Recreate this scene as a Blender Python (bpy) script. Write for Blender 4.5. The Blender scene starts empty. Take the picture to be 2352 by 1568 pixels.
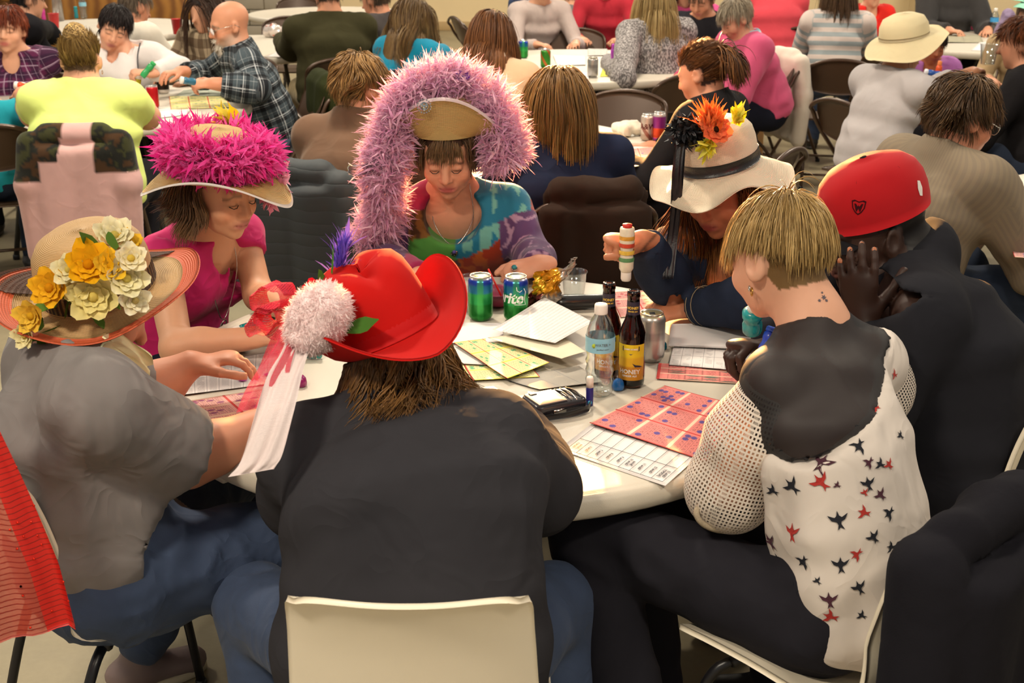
import bpy, math, random
import numpy as np
from mathutils import Vector, Matrix

# ------------------------------------------------------------------ camera, world, light
SC = bpy.context.scene
COL = SC.collection
CAM_F, CAM_TH, CAM_Z = 2950.0, math.radians(19.2), 1.81      # focal length for a 2352 px wide frame, pitch, height
cd = bpy.data.cameras.new('camera')
cd.sensor_width = 36.0
cd.lens = 36.0 * CAM_F / 2352.0
cd.clip_end = 200
cd.dof.use_dof = True
cd.dof.focus_distance = 2.9
cd.dof.aperture_fstop = 9.0
cam = bpy.data.objects.new('camera', cd)
cam.location = (0, 0, CAM_Z)
cam.rotation_euler = (math.pi / 2 - CAM_TH, 0, 0)
COL.objects.link(cam)
SC.camera = cam
SC.view_settings.view_transform = 'Standard'
SC.view_settings.look = 'None'
SC.view_settings.gamma = 1.0
SC.view_settings.use_curve_mapping = False
SC.view_settings.exposure = 0.0
SC.cycles.max_bounces = 5
SC.cycles.diffuse_bounces = 2
SC.cycles.glossy_bounces = 2
SC.cycles.transmission_bounces = 5
SC.cycles.transparent_max_bounces = 10
SC.cycles.caustics_reflective = False
SC.cycles.caustics_refractive = False
SC.cycles.adaptive_threshold = .08
SC.cycles.adaptive_min_samples = 12

wd = bpy.data.worlds.new('hall_ambient')
SC.world = wd
wd.use_nodes = True
bg = wd.node_tree.nodes['Background']
bg.inputs[0].default_value = (1.0, 0.92, 0.82, 1)
bg.inputs[1].default_value = 0.40

def lamp(name, kind, loc, target, power, color, size=1.0, size_y=None, spot=None, blend=.5):
    l = bpy.data.lights.new(name, kind)
    l.energy = power
    l.color = color
    if kind == 'AREA':
        l.shape = 'RECTANGLE'
        l.size = size
        l.size_y = size_y or size
    else:
        l.shadow_soft_size = size
    if kind == 'SPOT':
        l.spot_size = spot
        l.spot_blend = blend
    o = bpy.data.objects.new(name, l)
    o.location = loc
    d = Vector(target) - Vector(loc)
    o.rotation_euler = d.to_track_quat('-Z', 'Y').to_euler()
    o['kind'] = 'helper'
    COL.objects.link(o)
    return o

WARM = (1.0, 0.88, 0.70)
for lx, ly, p in ((-0.9, 4.9, 130), (2.6, 4.2, 60), (-3.4, 5.0, 50), (-1.5, 0.2, 110), (1.6, 0.0, 60),
                  (-3.0, 9.0, 90), (0.6, 9.0, 90), (4.2, 9.0, 90), (-4.0, 14.0, 150), (1.0, 14.0, 190), (6.0, 14.0, 150)):
    lamp('ceiling_lamp', 'AREA', (lx, ly, 3.7), (lx, ly, 0), p, WARM, .55, .3)
lamp('stage_spot', 'SPOT', (0.02, 9.5, 2.3), (0.28, 5.5, 1.36), 15000, (1.0, 0.48, 0.15), .06, spot=math.radians(18), blend=.35)

# ------------------------------------------------------------------ projection helpers (pixel of the photo -> place in the hall)
def ray(x, y):
    u = (x - 1176.0) / CAM_F
    v = (y - 784.0) / CAM_F
    return np.array([u, math.cos(CAM_TH) - v * math.sin(CAM_TH), -math.sin(CAM_TH) - v * math.cos(CAM_TH)])
def at(x, y, Y):
    d = ray(x, y)
    return d * (Y / d[1]) + np.array([0, 0, CAM_Z])
def atz(x, y, z):
    d = ray(x, y)
    return d * ((z - CAM_Z) / d[2]) + np.array([0, 0, CAM_Z])

# ------------------------------------------------------------------ numpy helpers
A = lambda *v: np.array(v, float)
def nrm(v):
    v = np.asarray(v, float)
    return v / max(np.linalg.norm(v), 1e-9)
def lerp(a, b, t):
    return a + (b - a) * t
def rotm(yaw=0, pitch=0, roll=0):
    """columns: right, forward, up of a head/hand; yaw 0 looks along +Y, positive yaw turns left; pitch down positive; roll: top leans to its right"""
    cy, sy = math.cos(math.radians(yaw)), math.sin(math.radians(yaw))
    cp, sp = math.cos(math.radians(-pitch)), math.sin(math.radians(-pitch))
    cr, sr = math.cos(math.radians(roll)), math.sin(math.radians(roll))
    Rz = np.array([[cy, -sy, 0], [sy, cy, 0], [0, 0, 1]])
    Rx = np.array([[1, 0, 0], [0, cp, -sp], [0, sp, cp]])
    Ry = np.array([[cr, 0, sr], [0, 1, 0], [-sr, 0, cr]])
    return Rz @ Rx @ Ry
_hr = np.random.RandomState(7)
_LAT = _hr.rand(32, 32, 32).astype(np.float32)
def vnoise(P, s=1.0):
    """smooth value noise in -1..1 at points P (n,3)"""
    Q = np.asarray(P, float) * s + 100.0
    i = np.floor(Q).astype(int)
    f = Q - i
    f = f * f * (3 - 2 * f)
    r = 0
    for dx in (0, 1):
        for dy in (0, 1):
            for dz in (0, 1):
                w = (f[:, 0] if dx else 1 - f[:, 0]) * (f[:, 1] if dy else 1 - f[:, 1]) * (f[:, 2] if dz else 1 - f[:, 2])
                r = r + w * _LAT[(i[:, 0] + dx) % 32, (i[:, 1] + dy) % 32, (i[:, 2] + dz) % 32]
    return r * 2 - 1

# ------------------------------------------------------------------ materials
_M = {}
def srgb(h):
    if isinstance(h, str):
        h = h.lstrip('#')
        h = [int(h[i:i + 2], 16) / 255 for i in (0, 2, 4)]
        return tuple(c / 12.92 if c <= .04045 else ((c + .055) / 1.055) ** 2.4 for c in h)
    return tuple(h[:3])
class NT:
    def __init__(s, name):
        s.m = bpy.data.materials.new(name)
        s.m.use_nodes = True
        s.t = s.m.node_tree
        s.b = s.t.nodes['Principled BSDF']
        s.out = s.t.nodes['Material Output']
    def n(s, typ, **kw):
        nd = s.t.nodes.new(typ)
        for k, v in kw.items():
            if k.startswith('i_'):
                key = k[2:]
                nd.inputs[int(key) if key.isdigit() else key].default_value = v
            else:
                setattr(nd, k, v)
        return nd
    def l(s, a, b):
        s.t.links.new(a, b)
    def math(s, op, a, b=None, c=None, clamp=False):
        nd = s.n('ShaderNodeMath', operation=op)
        nd.use_clamp = clamp
        for i, v in enumerate((a, b, c)):
            if v is None: continue
            if isinstance(v, (int, float)): nd.inputs[i].default_value = v
            else: s.l(v, nd.inputs[i])
        return nd.outputs[0]
    def mix(s, f, a, b, blend='MIX'):
        nd = s.n('ShaderNodeMix', data_type='RGBA', blend_type=blend)
        for i, v in ((0, f), (6, a), (7, b)):
            if isinstance(v, (int, float)): nd.inputs[i].default_value = v
            elif isinstance(v, tuple): nd.inputs[i].default_value = (*v[:3], 1)
            else: s.l(v, nd.inputs[i])
        return nd.outputs[2]
    def attr(s, name):
        return s.n('ShaderNodeAttribute', attribute_name=name)
    def coord(s, kind='Object'):
        return s.n('ShaderNodeTexCoord').outputs[kind]
    def noise(s, scale, detail=3, rough=.5, vec=None, dist=0):
        nd = s.n('ShaderNodeTexNoise')
        nd.inputs['Scale'].default_value = scale
        nd.inputs['Detail'].default_value = detail
        nd.inputs['Roughness'].default_value = rough
        nd.inputs['Distortion'].default_value = dist
        if vec is not None: s.l(vec, nd.inputs['Vector'])
        return nd.outputs[0]
    def bump(s, h, strength=.3, dist=.002):
        nd = s.n('ShaderNodeBump')
        nd.inputs['Strength'].default_value = strength
        nd.inputs['Distance'].default_value = dist
        s.l(h, nd.inputs['Height'])
        s.l(nd.outputs[0], s.b.inputs['Normal'])
    def setp(s, **kw):
        for k, v in kw.items():
            s.b.inputs[k.replace('_', ' ')].default_value = v
def mat(key, color=(.5, .5, .5), rough=.6, var=.12, vscale=9.0, bump=0.0, bscale=300.0, metal=0.0, sheen=0.0, vcol=False, coat=0.0, spec=.5, alpha=1.0, trans=0.0, wr=0.0):
    """general surface: colour with a little soft variation and a fine relief; vcol multiplies by the mesh's own colour attribute"""
    if key in _M: return _M[key]
    t = NT(key)
    c = srgb(color)
    if vcol:
        base = t.attr('Col').outputs[0]
    else:
        base = t.n('ShaderNodeRGB').outputs[0]
        base.default_value = (*c, 1)
    if var > 0:
        f = t.noise(vscale, 2, .6, t.coord())
        k = t.math('MULTIPLY_ADD', f, 2 * var, 1 - var)
        mx = t.mix(1.0, base, (1, 1, 1), 'MULTIPLY')
        nd = mx.node
        t.l(k, nd.inputs[7])
        base = mx
    t.l(base, t.b.inputs['Base Color'])
    t.setp(Roughness=rough, Metallic=metal)
    t.b.inputs['Specular IOR Level'].default_value = spec
    if sheen: 
        t.b.inputs['Sheen Weight'].default_value = sheen
        t.b.inputs['Sheen Roughness'].default_value = .5
    if coat: t.b.inputs['Coat Weight'].default_value = coat
    if bump: t.bump(t.noise(bscale, 2, .5, t.coord()), bump, .001)
    if wr:
        nb = t.n('ShaderNodeBump'); nb.inputs['Strength'].default_value = wr; nb.inputs['Distance'].default_value = .012
        w = t.math('ABSOLUTE', t.math('SUBTRACT', t.noise(8.0, 2, .5, t.coord(), .8), .5))
        t.l(t.math('MULTIPLY', w, -2.0), nb.inputs['Height'])
        src = [l.from_node for l in t.t.links if l.to_node == t.b and l.to_socket.name == 'Normal']
        if src: t.l(nb.outputs[0], src[0].inputs['Normal'])
        else: t.l(nb.outputs[0], t.b.inputs['Normal'])
    if alpha < 1: t.b.inputs['Alpha'].default_value = alpha
    if trans: t.b.inputs['Transmission Weight'].default_value = trans
    _M[key] = t.m
    return t.m
def fabric(key, color, rough=.85, var=.10, knit=900.0, bump=.25, sheen=.15, vcol=False, wr=.2):
    dk = sum(srgb(color)) < .12
    return mat(key, color, rough, var, 14.0, bump if bump > .28 else 0, knit, 0, 0 if dk else sheen * .5, vcol, spec=.10 if dk else .2, wr=wr)
def clear_film(key, tint=(.96, .98, .98), gl=.16, rough=.06):
    """thin clear plastic: see-through with bright reflections at grazing angles"""
    if key in _M: return _M[key]
    t = NT(key)
    lw = t.n('ShaderNodeLayerWeight'); lw.inputs[0].default_value = .35
    tr = t.n('ShaderNodeBsdfTransparent'); tr.inputs[0].default_value = (*tint, 1)
    gs = t.n('ShaderNodeBsdfGlossy'); gs.inputs['Roughness'].default_value = rough
    mx = t.n('ShaderNodeMixShader')
    t.l(t.math('MULTIPLY_ADD', lw.outputs['Facing'], .55, gl * .4, clamp=True), mx.inputs[0])
    t.l(tr.outputs[0], mx.inputs[1]); t.l(gs.outputs[0], mx.inputs[2]); t.l(mx.outputs[0], t.out.inputs['Surface'])
    _M[key] = t.m
    return t.m
def glass(key, color=(1, 1, 1), rough=.03, ior=1.45):
    if key in _M: return _M[key]
    t = NT(key)
    t.setp(Roughness=rough, IOR=ior)
    t.b.inputs['Base Color'].default_value = (*srgb(color), 1)
    t.b.inputs['Transmission Weight'].default_value = 1.0
    _M[key] = t.m
    return t.m

# ------------------------------------------------------------------ mesh building
def raw_mesh(name, V, faces, smooth=True):
    """faces: list of int arrays (n,3) or (n,4)"""
    me = bpy.data.meshes.new(name)
    V = np.asarray(V, np.float32)
    me.vertices.add(len(V))
    me.vertices.foreach_set('co', V.ravel())
    idx, st, tot, off = [], [], [], 0
    for f in faces:
        f = np.asarray(f, np.int32)
        if f.size == 0: continue
        k = f.shape[1]
        idx.append(f.ravel())
        st.append(off + np.arange(len(f), dtype=np.int32) * k)
        tot.append(np.full(len(f), k, np.int32))
        off += f.size
    idx = np.concatenate(idx); st = np.concatenate(st); tot = np.concatenate(tot)
    me.loops.add(len(idx))
    me.loops.foreach_set('vertex_index', idx)
    me.polygons.add(len(st))
    me.polygons.foreach_set('loop_start', st)
    me.polygons.foreach_set('loop_total', tot)
    me.polygons.foreach_set('use_smooth', np.full(len(st), smooth, bool))
    me.update(calc_edges=True)
    return me
def set_col(me, C, name='Col'):
    C = np.asarray(C, np.float32)
    if C.shape[1] == 3: C = np.concatenate([C, np.ones((len(C), 1), np.float32)], 1)
    a = me.attributes.new(name, 'FLOAT_COLOR', 'POINT')
    a.data.foreach_set('color', C.ravel())
def set_uv(me, U, name='uvp'):
    U = np.asarray(U, np.float32)
    if U.shape[1] == 2: U = np.concatenate([U, np.zeros((len(U), 1), np.float32)], 1)
    a = me.attributes.new(name, 'FLOAT_VECTOR', 'POINT')
    a.data.foreach_set('vector', U.ravel())
def link(name, me, material=None, parent=None, origin=None):
    """one object; vertices are in world space and are moved so that the origin is the parent's (or the given) base"""
    o = bpy.data.objects.new(name, me)
    COL.objects.link(o)
    if material is not None:
        for m in (material if isinstance(material, (list, tuple)) else [material]): me.materials.append(m)
    if parent is not None:
        o.parent = parent
        p = parent
        off = Vector((0, 0, 0))
        while p is not None:
            off += p.location
            p = p.parent
        me.transform(Matrix.Translation(-off))
    elif origin is not None:
        me.transform(Matrix.Translation(-Vector(origin)))
        o.location = Vector(origin)
    return o
def tag(o, label=None, cat=None, group=None, kind=None):
    if label: o['label'] = label
    if cat: o['category'] = cat
    if group: o['group'] = group
    if kind: o['kind'] = kind
    return o
def empty(name, loc, label=None, cat=None, group=None):
    o = bpy.data.objects.new(name, None)
    o.location = Vector(loc)
    o.empty_display_size = .1
    COL.objects.link(o)
    return tag(o, label, cat, group)
class MB:
    """collects simple solids into one mesh"""
    def __init__(s):
        s.V, s.Q, s.T, s.U, s.n = [], [], [], [], 0
    def add(s, V, Q=None, T=None, U=None):
        V = np.asarray(V, float)
        s.V.append(V)
        if Q is not None and len(Q): s.Q.append(np.asarray(Q, int) + s.n)
        if T is not None and len(T): s.T.append(np.asarray(T, int) + s.n)
        s.U.append(np.asarray(U, float) if U is not None else np.zeros((len(V), 2)))
        s.n += len(V)
        return s
    def box(s, c, size, R=None, bevel=.0):
        c = np.asarray(c, float); h = np.asarray(size, float) / 2
        R = np.eye(3) if R is None else R
        if bevel <= 0:
            P = np.array([[x, y, z] for x in (-1, 1) for y in (-1, 1) for z in (-1, 1)]) * h
            Q = [[0, 1, 3, 2], [4, 6, 7, 5], [0, 4, 5, 1], [2, 3, 7, 6], [0, 2, 6, 4], [1, 5, 7, 3]]
            return s.add(P @ R.T + c, Q)
        b = min(bevel, *(h * .98))
        # rounded box from an extruded rounded rectangle with bevelled top and bottom
        pts = []
        for sx, sy, a0 in ((1, 1, 0), (-1, 1, 90), (-1, -1, 180), (1, -1, 270)):
            for k in range(5):
                a = math.radians(a0 + k * 22.5)
                pts.append((sx * (h[0] - b) + b * math.cos(a), sy * (h[1] - b) + b * math.sin(a)))
        pts = np.array(pts)
        bb = min(b, h[2]) * .6
        rings = []
        for z, ins in ((-h[2], bb), (-h[2] + bb * .3, bb * .3), (-h[2] + bb, 0), (h[2] - bb, 0), (h[2] - bb * .3, bb * .3), (h[2], bb)):
            sc = np.array([(h[0] - ins) / h[0], (h[1] - ins) / h[1]])
            rings.append(np.c_[pts * sc, np.full(len(pts), z)])
        return s.loft([r @ R.T + c for r in rings], cap=True)
    def loft(s, rings, cap=True, closed=True, U=None):
        m = len(rings[0]); V = np.concatenate(rings); Q = []
        k = len(rings)
        for i in range(k - 1):
            a = np.arange(m if closed else m - 1); b = (a + 1) % m
            Q.append(np.c_[i * m + a, i * m + b, (i + 1) * m + b, (i + 1) * m + a])
        T = []
        if cap:
            V = np.concatenate([V, [rings[0].mean(0)], [rings[-1].mean(0)]])
            a = np.arange(m); b = (a + 1) % m
            T.append(np.c_[b, a, np.full(m, k * m)])
            T.append(np.c_[(k - 1) * m + a, (k - 1) * m + b, np.full(m, k * m + 1)])
        if U is not None and cap: U = np.concatenate([U, U[:1], U[-1:]])
        return s.add(V, np.concatenate(Q), np.concatenate(T) if T else None, U)
    def lathe(s, prof, c=(0, 0, 0), R=None, n=24, cap=True, sx=1, sy=1):
        """prof: list of (radius, height)"""
        a = np.arange(n) * 2 * math.pi / n
        R = np.eye(3) if R is None else R
        rings, U = [], []
        ln = 0
        for i, (r, z) in enumerate(prof):
            if i: ln += math.hypot(r - prof[i - 1][0], z - prof[i - 1][1])
            rings.append(np.c_[r * sx * np.cos(a), r * sy * np.sin(a), np.full(n, z)] @ R.T + np.asarray(c, float))
            U.append(np.c_[a / (2 * math.pi), np.full(n, z)])
        return s.loft(rings, cap, U=np.concatenate(U))
    def tube(s, pts, r, n=8, cap=True, flat=None, up=None):
        """round tube through the points; r number or list; flat squeezes the tube along 'up'"""
        P = np.asarray(pts, float); k = len(P)
        rr = np.full(k, r, float) if np.isscalar(r) else np.asarray(r, float)
        T = np.gradient(P, axis=0)
        T /= np.maximum(np.linalg.norm(T, axis=1, keepdims=True), 1e-9)
        u = np.asarray(up, float) if up is not None else (A(0, 0, 1) if abs(T[0][2]) < .9 else A(1, 0, 0))
        rings = []
        a = np.arange(n) * 2 * math.pi / n
        for i in range(k):
            w = np.cross(T[i], u); w = nrm(w)
            v = np.cross(w, T[i])
            if up is None: u = v
            f = 1.0 if flat is None else flat
            rings.append(P[i] + rr[i] * (np.outer(np.cos(a), w) + f * np.outer(np.sin(a), v)))
        return s.loft(rings, cap)
    def grid(s, P, U=None, thick=0.0, closed=False):
        """sheet from points P (nu,nv,3); thick gives it two sides and a rim"""
        nu, nv = P.shape[:2]
        I = np.arange(nu * nv).reshape(nu, nv)
        if closed: I = np.concatenate([I, I[:1]], 0)
        Q = np.stack([I[:-1, :-1], I[1:, :-1], I[1:, 1:], I[:-1, 1:]], -1).reshape(-1, 4)
        V = P.reshape(-1, 3)
        if U is None:
            uu, vv = np.meshgrid(np.linspace(0, 1, nu), np.linspace(0, 1, nv), indexing='ij')
            U = np.stack([uu, vv], -1)
        U = U.reshape(-1, 2)
        if thick == 0: return s.add(V, Q, None, U)
        du = np.gradient(P, axis=0); dv = np.gradient(P, axis=1)
        if closed:
            du = (np.roll(P, -1, 0) - np.roll(P, 1, 0)) / 2
        N = np.cross(du, dv)
        N /= np.maximum(np.linalg.norm(N, axis=2, keepdims=True), 1e-9)
        V2 = (P - N * thick).reshape(-1, 3)
        n = nu * nv
        Q2 = Q[:, ::-1] + n
        rim = []
        def strip(line, flip):
            a, b = line[:-1], line[1:]
            q = np.stack([a, a + n, b + n, b], -1)
            rim.append(q[:, ::-1] if flip else q)
        strip(I[:, 0], True); strip(I[:, -1], False)
        if not closed:
            strip(I[0, :], False); strip(I[-1, :], True)
        return s.add(np.concatenate([V, V2]), np.concatenate([Q, Q2] + rim), None, np.concatenate([U, U]))
    def build(s, name, material, parent=None, origin=None, smooth=True, col=None, uv=False, sharp=None):
        V = np.concatenate(s.V)
        F = []
        if s.Q: F.append(np.concatenate(s.Q))
        if s.T: F.append(np.concatenate(s.T))
        me = raw_mesh(name, V, F, smooth)
        if uv: set_uv(me, np.concatenate(s.U))
        if col is not None:
            set_col(me, col(V) if callable(col) else np.tile(np.asarray(col, float), (len(V), 1)))
        if smooth and sharp:
            me.set_sharp_from_angle(angle=math.radians(sharp))
        return link(name, me, material, parent, origin)
def arc(c, r, a0, a1, n, ax=A(1, 0, 0), ay=A(0, 1, 0)):
    t = np.radians(np.linspace(a0, a1, n))
    return np.asarray(c) + r * (np.outer(np.cos(t), ax) + np.outer(np.sin(t), ay))
def spline(pts, n=24):
    """Catmull-Rom through the points"""
    P = np.asarray(pts, float)
    P = np.concatenate([[2 * P[0] - P[1]], P, [2 * P[-1] - P[-2]]])
    k = len(P) - 3
    out = []
    for t in np.linspace(0, k - 1e-6, n):
        i = int(t); f = t - i
        a, b, c, d = P[i], P[i + 1], P[i + 2], P[i + 3]
        out.append(.5 * ((2 * b) + (c - a) * f + (2 * a - 5 * b + 4 * c - d) * f * f + (3 * b - a - 3 * c + d) * f ** 3))
    return np.array(out)

# ------------------------------------------------------------------ implicit bodies: smooth unions of tapered limbs, meshed with surface nets
def smin(a, b, k):
    h = np.clip(.5 + .5 * (b - a) / k, 0, 1)
    return b + (a - b) * h - k * h * (1 - h)
class Field:
    def __init__(s):
        s.ops = []
    def cone(s, a, b, ra, rb, k=.02, flat=None, fn=None, op='add', cap=1.0):
        """tapered limb a->b; flat squeezes it along direction fn"""
        a = np.asarray(a, float); b = np.asarray(b, float)
        m = max(ra, rb)
        s.ops.append((op, 'cone', np.minimum(a, b) - m, np.maximum(a, b) + m, k, (a, b, ra, rb, flat, None if fn is None else nrm(fn), cap)))
        return s
    def ell(s, c, r, R=None, k=.02, op='add'):
        c = np.asarray(c, float); r = np.asarray(r, float) * np.ones(3)
        m = r.max()
        s.ops.append((op, 'ell', c - m, c + m, k, (c, r, np.eye(3) if R is None else R)))
        return s
    def plane(s, p, n, lo, hi):
        """cut away everything on the side n points to, inside the box lo..hi"""
        s.ops.append(('cut', 'plane', np.asarray(lo, float), np.asarray(hi, float), 0, (np.asarray(p, float), nrm(n))))
        return s
    def mesh(s, h):
        adds = [o for o in s.ops if o[0] == 'add']
        lo = np.min([o[2] for o in adds], 0) - 3 * h
        hi = np.max([o[3] for o in adds], 0) + 3 * h
        n = np.ceil((hi - lo) / h).astype(int) + 2
        F = np.full(n, .06, np.float32)
        ax = [(lo[i] + h * np.arange(n[i])).astype(np.float32) for i in range(3)]
        for op, kind, l, u, k, a in s.ops:
            mg = k * .6 + 2.5 * h if op != 'cut' else 0
            i0 = np.clip(np.floor((l - mg - lo) / h).astype(int), 0, n)
            i1 = np.clip(np.ceil((u + mg - lo) / h).astype(int) + 1, 0, n)
            if np.any(i1 <= i0): continue
            sl = tuple(slice(p, q) for p, q in zip(i0, i1))
            X = ax[0][sl[0]][:, None, None]; Y = ax[1][sl[1]][None, :, None]; Z = ax[2][sl[2]][None, None, :]
            if kind == 'cone':
                p, q, ra, rb, flat, fn, cap = a
                d = q - p; L = max(float(d @ d), 1e-9)
                x, y, z = X - p[0], Y - p[1], Z - p[2]
                tr = (x * d[0] + y * d[1] + z * d[2]) / L
                t = np.clip(tr, 0, 1)
                wx, wy, wz = x - t * d[0], y - t * d[1], z - t * d[2]
                q2 = wx * wx + wy * wy + wz * wz
                if flat is not None:
                    c = wx * fn[0] + wy * fn[1] + wz * fn[2]
                    q2 = q2 + c * c * (1 / flat ** 2 - 1)
                if cap < 1: q2 = q2 + (tr - t) ** 2 * L * (1 / cap ** 2 - 1)
                D = np.sqrt(q2) - (ra + (rb - ra) * t)
                if flat is not None and flat < 1: D = D * (.5 + .5 * flat)
            elif kind == 'ell':
                c, r, R = a
                x, y, z = X - c[0], Y - c[1], Z - c[2]
                e = [(x * R[0, i] + y * R[1, i] + z * R[2, i]) / r[i] for i in range(3)]
                k0 = np.sqrt(e[0] ** 2 + e[1] ** 2 + e[2] ** 2)
                k1 = np.sqrt((e[0] / r[0]) ** 2 + (e[1] / r[1]) ** 2 + (e[2] / r[2]) ** 2)
                D = k0 * (k0 - 1) / np.maximum(k1, 1e-6)
            else:
                p, nn = a
                D = -((X - p[0]) * nn[0] + (Y - p[1]) * nn[1] + (Z - p[2]) * nn[2])
            D = D.astype(np.float32)
            if op == 'add': F[sl] = smin(F[sl], D, k) if k > 0 else np.minimum(F[sl], D)
            elif op == 'sub': F[sl] = -smin(-F[sl], D, max(k, 1e-4))
            elif op == 'cut': F[sl] = np.maximum(F[sl], -D)
        return nets(F, lo, h)
def nets(F, lo, h):
    S = F < 0
    c = np.zeros(np.array(F.shape) - 1, np.int8)
    for i in (0, 1):
        for j in (0, 1):
            for k in (0, 1):
                c += S[i:S.shape[0] - 1 + i, j:S.shape[1] - 1 + j, k:S.shape[2] - 1 + k]
    act = (c > 0) & (c < 8)
    idx = np.argwhere(act)
    num = np.full(act.shape, -1, np.int32)
    num[act] = np.arange(len(idx))
    P = np.zeros((len(idx), 3)); W = np.zeros(len(idx))
    cor = [(i, j, k) for i in (0, 1) for j in (0, 1) for k in (0, 1)]
    val = {q: F[idx[:, 0] + q[0], idx[:, 1] + q[1], idx[:, 2] + q[2]] for q in cor}
    for q in cor:
        for d in range(3):
            if q[d]: continue
            r = list(q); r[d] = 1; r = tuple(r)
            a, b = val[q], val[r]
            x = (a < 0) != (b < 0)
            t = np.where(x, a / np.where(x, a - b, 1), 0)
            p = np.tile(np.array(q, float), (len(idx), 1)); p[:, d] += t
            P += p * x[:, None]; W += x
    V = lo + h * (idx + P / W[:, None])
    Qs = []
    for d in range(3):
        e1, e2 = [(1, 2), (2, 0), (0, 1)][d]
        a = [slice(None)] * 3; b = [slice(None)] * 3
        a[d] = slice(0, -1); b[d] = slice(1, None)
        sa, sb = S[tuple(a)], S[tuple(b)]
        E = np.argwhere(sa != sb)
        E = E[(E[:, e1] > 0) & (E[:, e2] > 0) & (E[:, e1] < S.shape[e1] - 1) & (E[:, e2] < S.shape[e2] - 1)]
        if not len(E): continue
        o1 = np.zeros(3, int); o1[e1] = 1
        o2 = np.zeros(3, int); o2[e2] = 1
        g = lambda o: num[E[:, 0] - o[0], E[:, 1] - o[1], E[:, 2] - o[2]]
        q = np.stack([g(o1 + o2), g(o2), g(o1 * 0), g(o1)], -1)
        inside = S[E[:, 0], E[:, 1], E[:, 2]]
        q[~inside] = q[~inside][:, ::-1]
        Qs.append(q)
    return V, np.concatenate(Qs)
def vnormals(V, Q):
    N = np.zeros_like(V)
    fn = np.cross(V[Q[:, 2]] - V[Q[:, 0]], V[Q[:, 3]] - V[Q[:, 1]])
    for i in range(4): np.add.at(N, Q[:, i], fn)
    return N / np.maximum(np.linalg.norm(N, axis=1, keepdims=True), 1e-12)
def relax(V, Q, it=1, w=.5):
    E = np.concatenate([Q[:, [i, (i + 1) % 4]] for i in range(4)])
    for _ in range(it):
        S = np.zeros_like(V); n = np.zeros(len(V))
        np.add.at(S, E[:, 0], V[E[:, 1]]); np.add.at(n, E[:, 0], 1)
        np.add.at(S, E[:, 1], V[E[:, 0]]); np.add.at(n, E[:, 1], 1)
        V = V + w * (S / np.maximum(n, 1)[:, None] - V)
    return V
def folds(V, Q, amp, scale, aniso=(1, 1, .35), seed=0, ridged=True):
    """push a cloth surface in and out along its normals"""
    N = vnormals(V, Q)
    P = V * np.asarray(aniso) + seed * 3.7
    w = np.stack([vnoise(P, scale * .6), vnoise(P + 9, scale * .6), vnoise(P + 17, scale * .6)], 1) * (.5 / scale)
    n = vnoise(P + w, scale)
    if ridged: n = 1 - 2 * np.abs(n)
    m = .55 + .45 * vnoise(V + seed, scale * .3)
    return V + N * (amp * n * m)[:, None]
# ------------------------------------------------------------------ people
def seated(x, y, yaw=0, lean=10, s=1.0, seat=.46, spread=.12, headpitch=20, headyaw=0, headroll=0, w=.185, arms='table', foot=0.0):
    """joints of a seated figure; x, y is the point on the floor under the pelvis"""
    c, sn = math.cos(math.radians(yaw)), math.sin(math.radians(yaw))
    Rz = np.array([[c, -sn, 0], [sn, c, 0], [0, 0, 1]])
    L = math.radians(lean)
    pel = A(0, 0, seat + .09 * s)
    up = A(0, math.sin(L), math.cos(L))
    neck = pel + up * .49 * s
    J = dict(pelvis=pel, neck=neck, waist=pel + up * .18 * s + A(0, -.015, 0), chest=pel + up * .34 * s)
    for sd, k in (('L', -1), ('R', 1)):
        J['sh' + sd] = neck + A(k * w * s, .0, -.042 * s)
        J['hip' + sd] = pel + A(k * .09 * s, .02, -.02)
        J['kn' + sd] = pel + A(k * spread * 1.2, .43 * s, -.01)
        J['an' + sd] = A(k * spread, .40 * s + foot, .08)
        if arms == 'table':
            J['el' + sd] = J['sh' + sd] + A(k * .07, .16, -.24) * s
            J['wr' + sd] = J['el' + sd] + A(-k * .10, .20, .03) * s
        elif arms == 'down':
            J['el' + sd] = J['sh' + sd] + A(k * .06, -.0, -.27) * s
            J['wr' + sd] = J['el' + sd] + A(-k * .06, .20, -.04) * s
        else:
            J['el' + sd] = J['sh' + sd] + A(k * .05, .20, -.20) * s
            J['wr' + sd] = J['el' + sd] + A(-k * .12, .12, .14) * s
    hp = math.radians(headpitch)
    J['head'] = neck + (A(0, .03, .085) + A(0, math.sin(hp) * .07, math.cos(hp) * .07)) * s
    J = {k: Rz @ v + A(x, y, 0) for k, v in J.items()}
    J['HR'] = rotm(yaw + headyaw, headpitch, headroll)
    J['s'] = s
    return J
def shift_to(J, head, z=None):
    """slide the whole figure over the floor so that its head comes to the given point"""
    d = np.asarray(head, float) - J['head']
    for k, v in J.items():
        if isinstance(v, np.ndarray) and v.shape == (3,):
            if k in ('knL', 'knR', 'anL', 'anR', 'hipL', 'hipR', 'pelvis'):
                J[k] = v + A(d[0], d[1], 0)
            else:
                J[k] = v + A(d[0], d[1], d[2] if k in ('head', 'neck', 'shL', 'shR', 'elL', 'elR', 'chest') else d[2] * .5)
    return J
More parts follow.
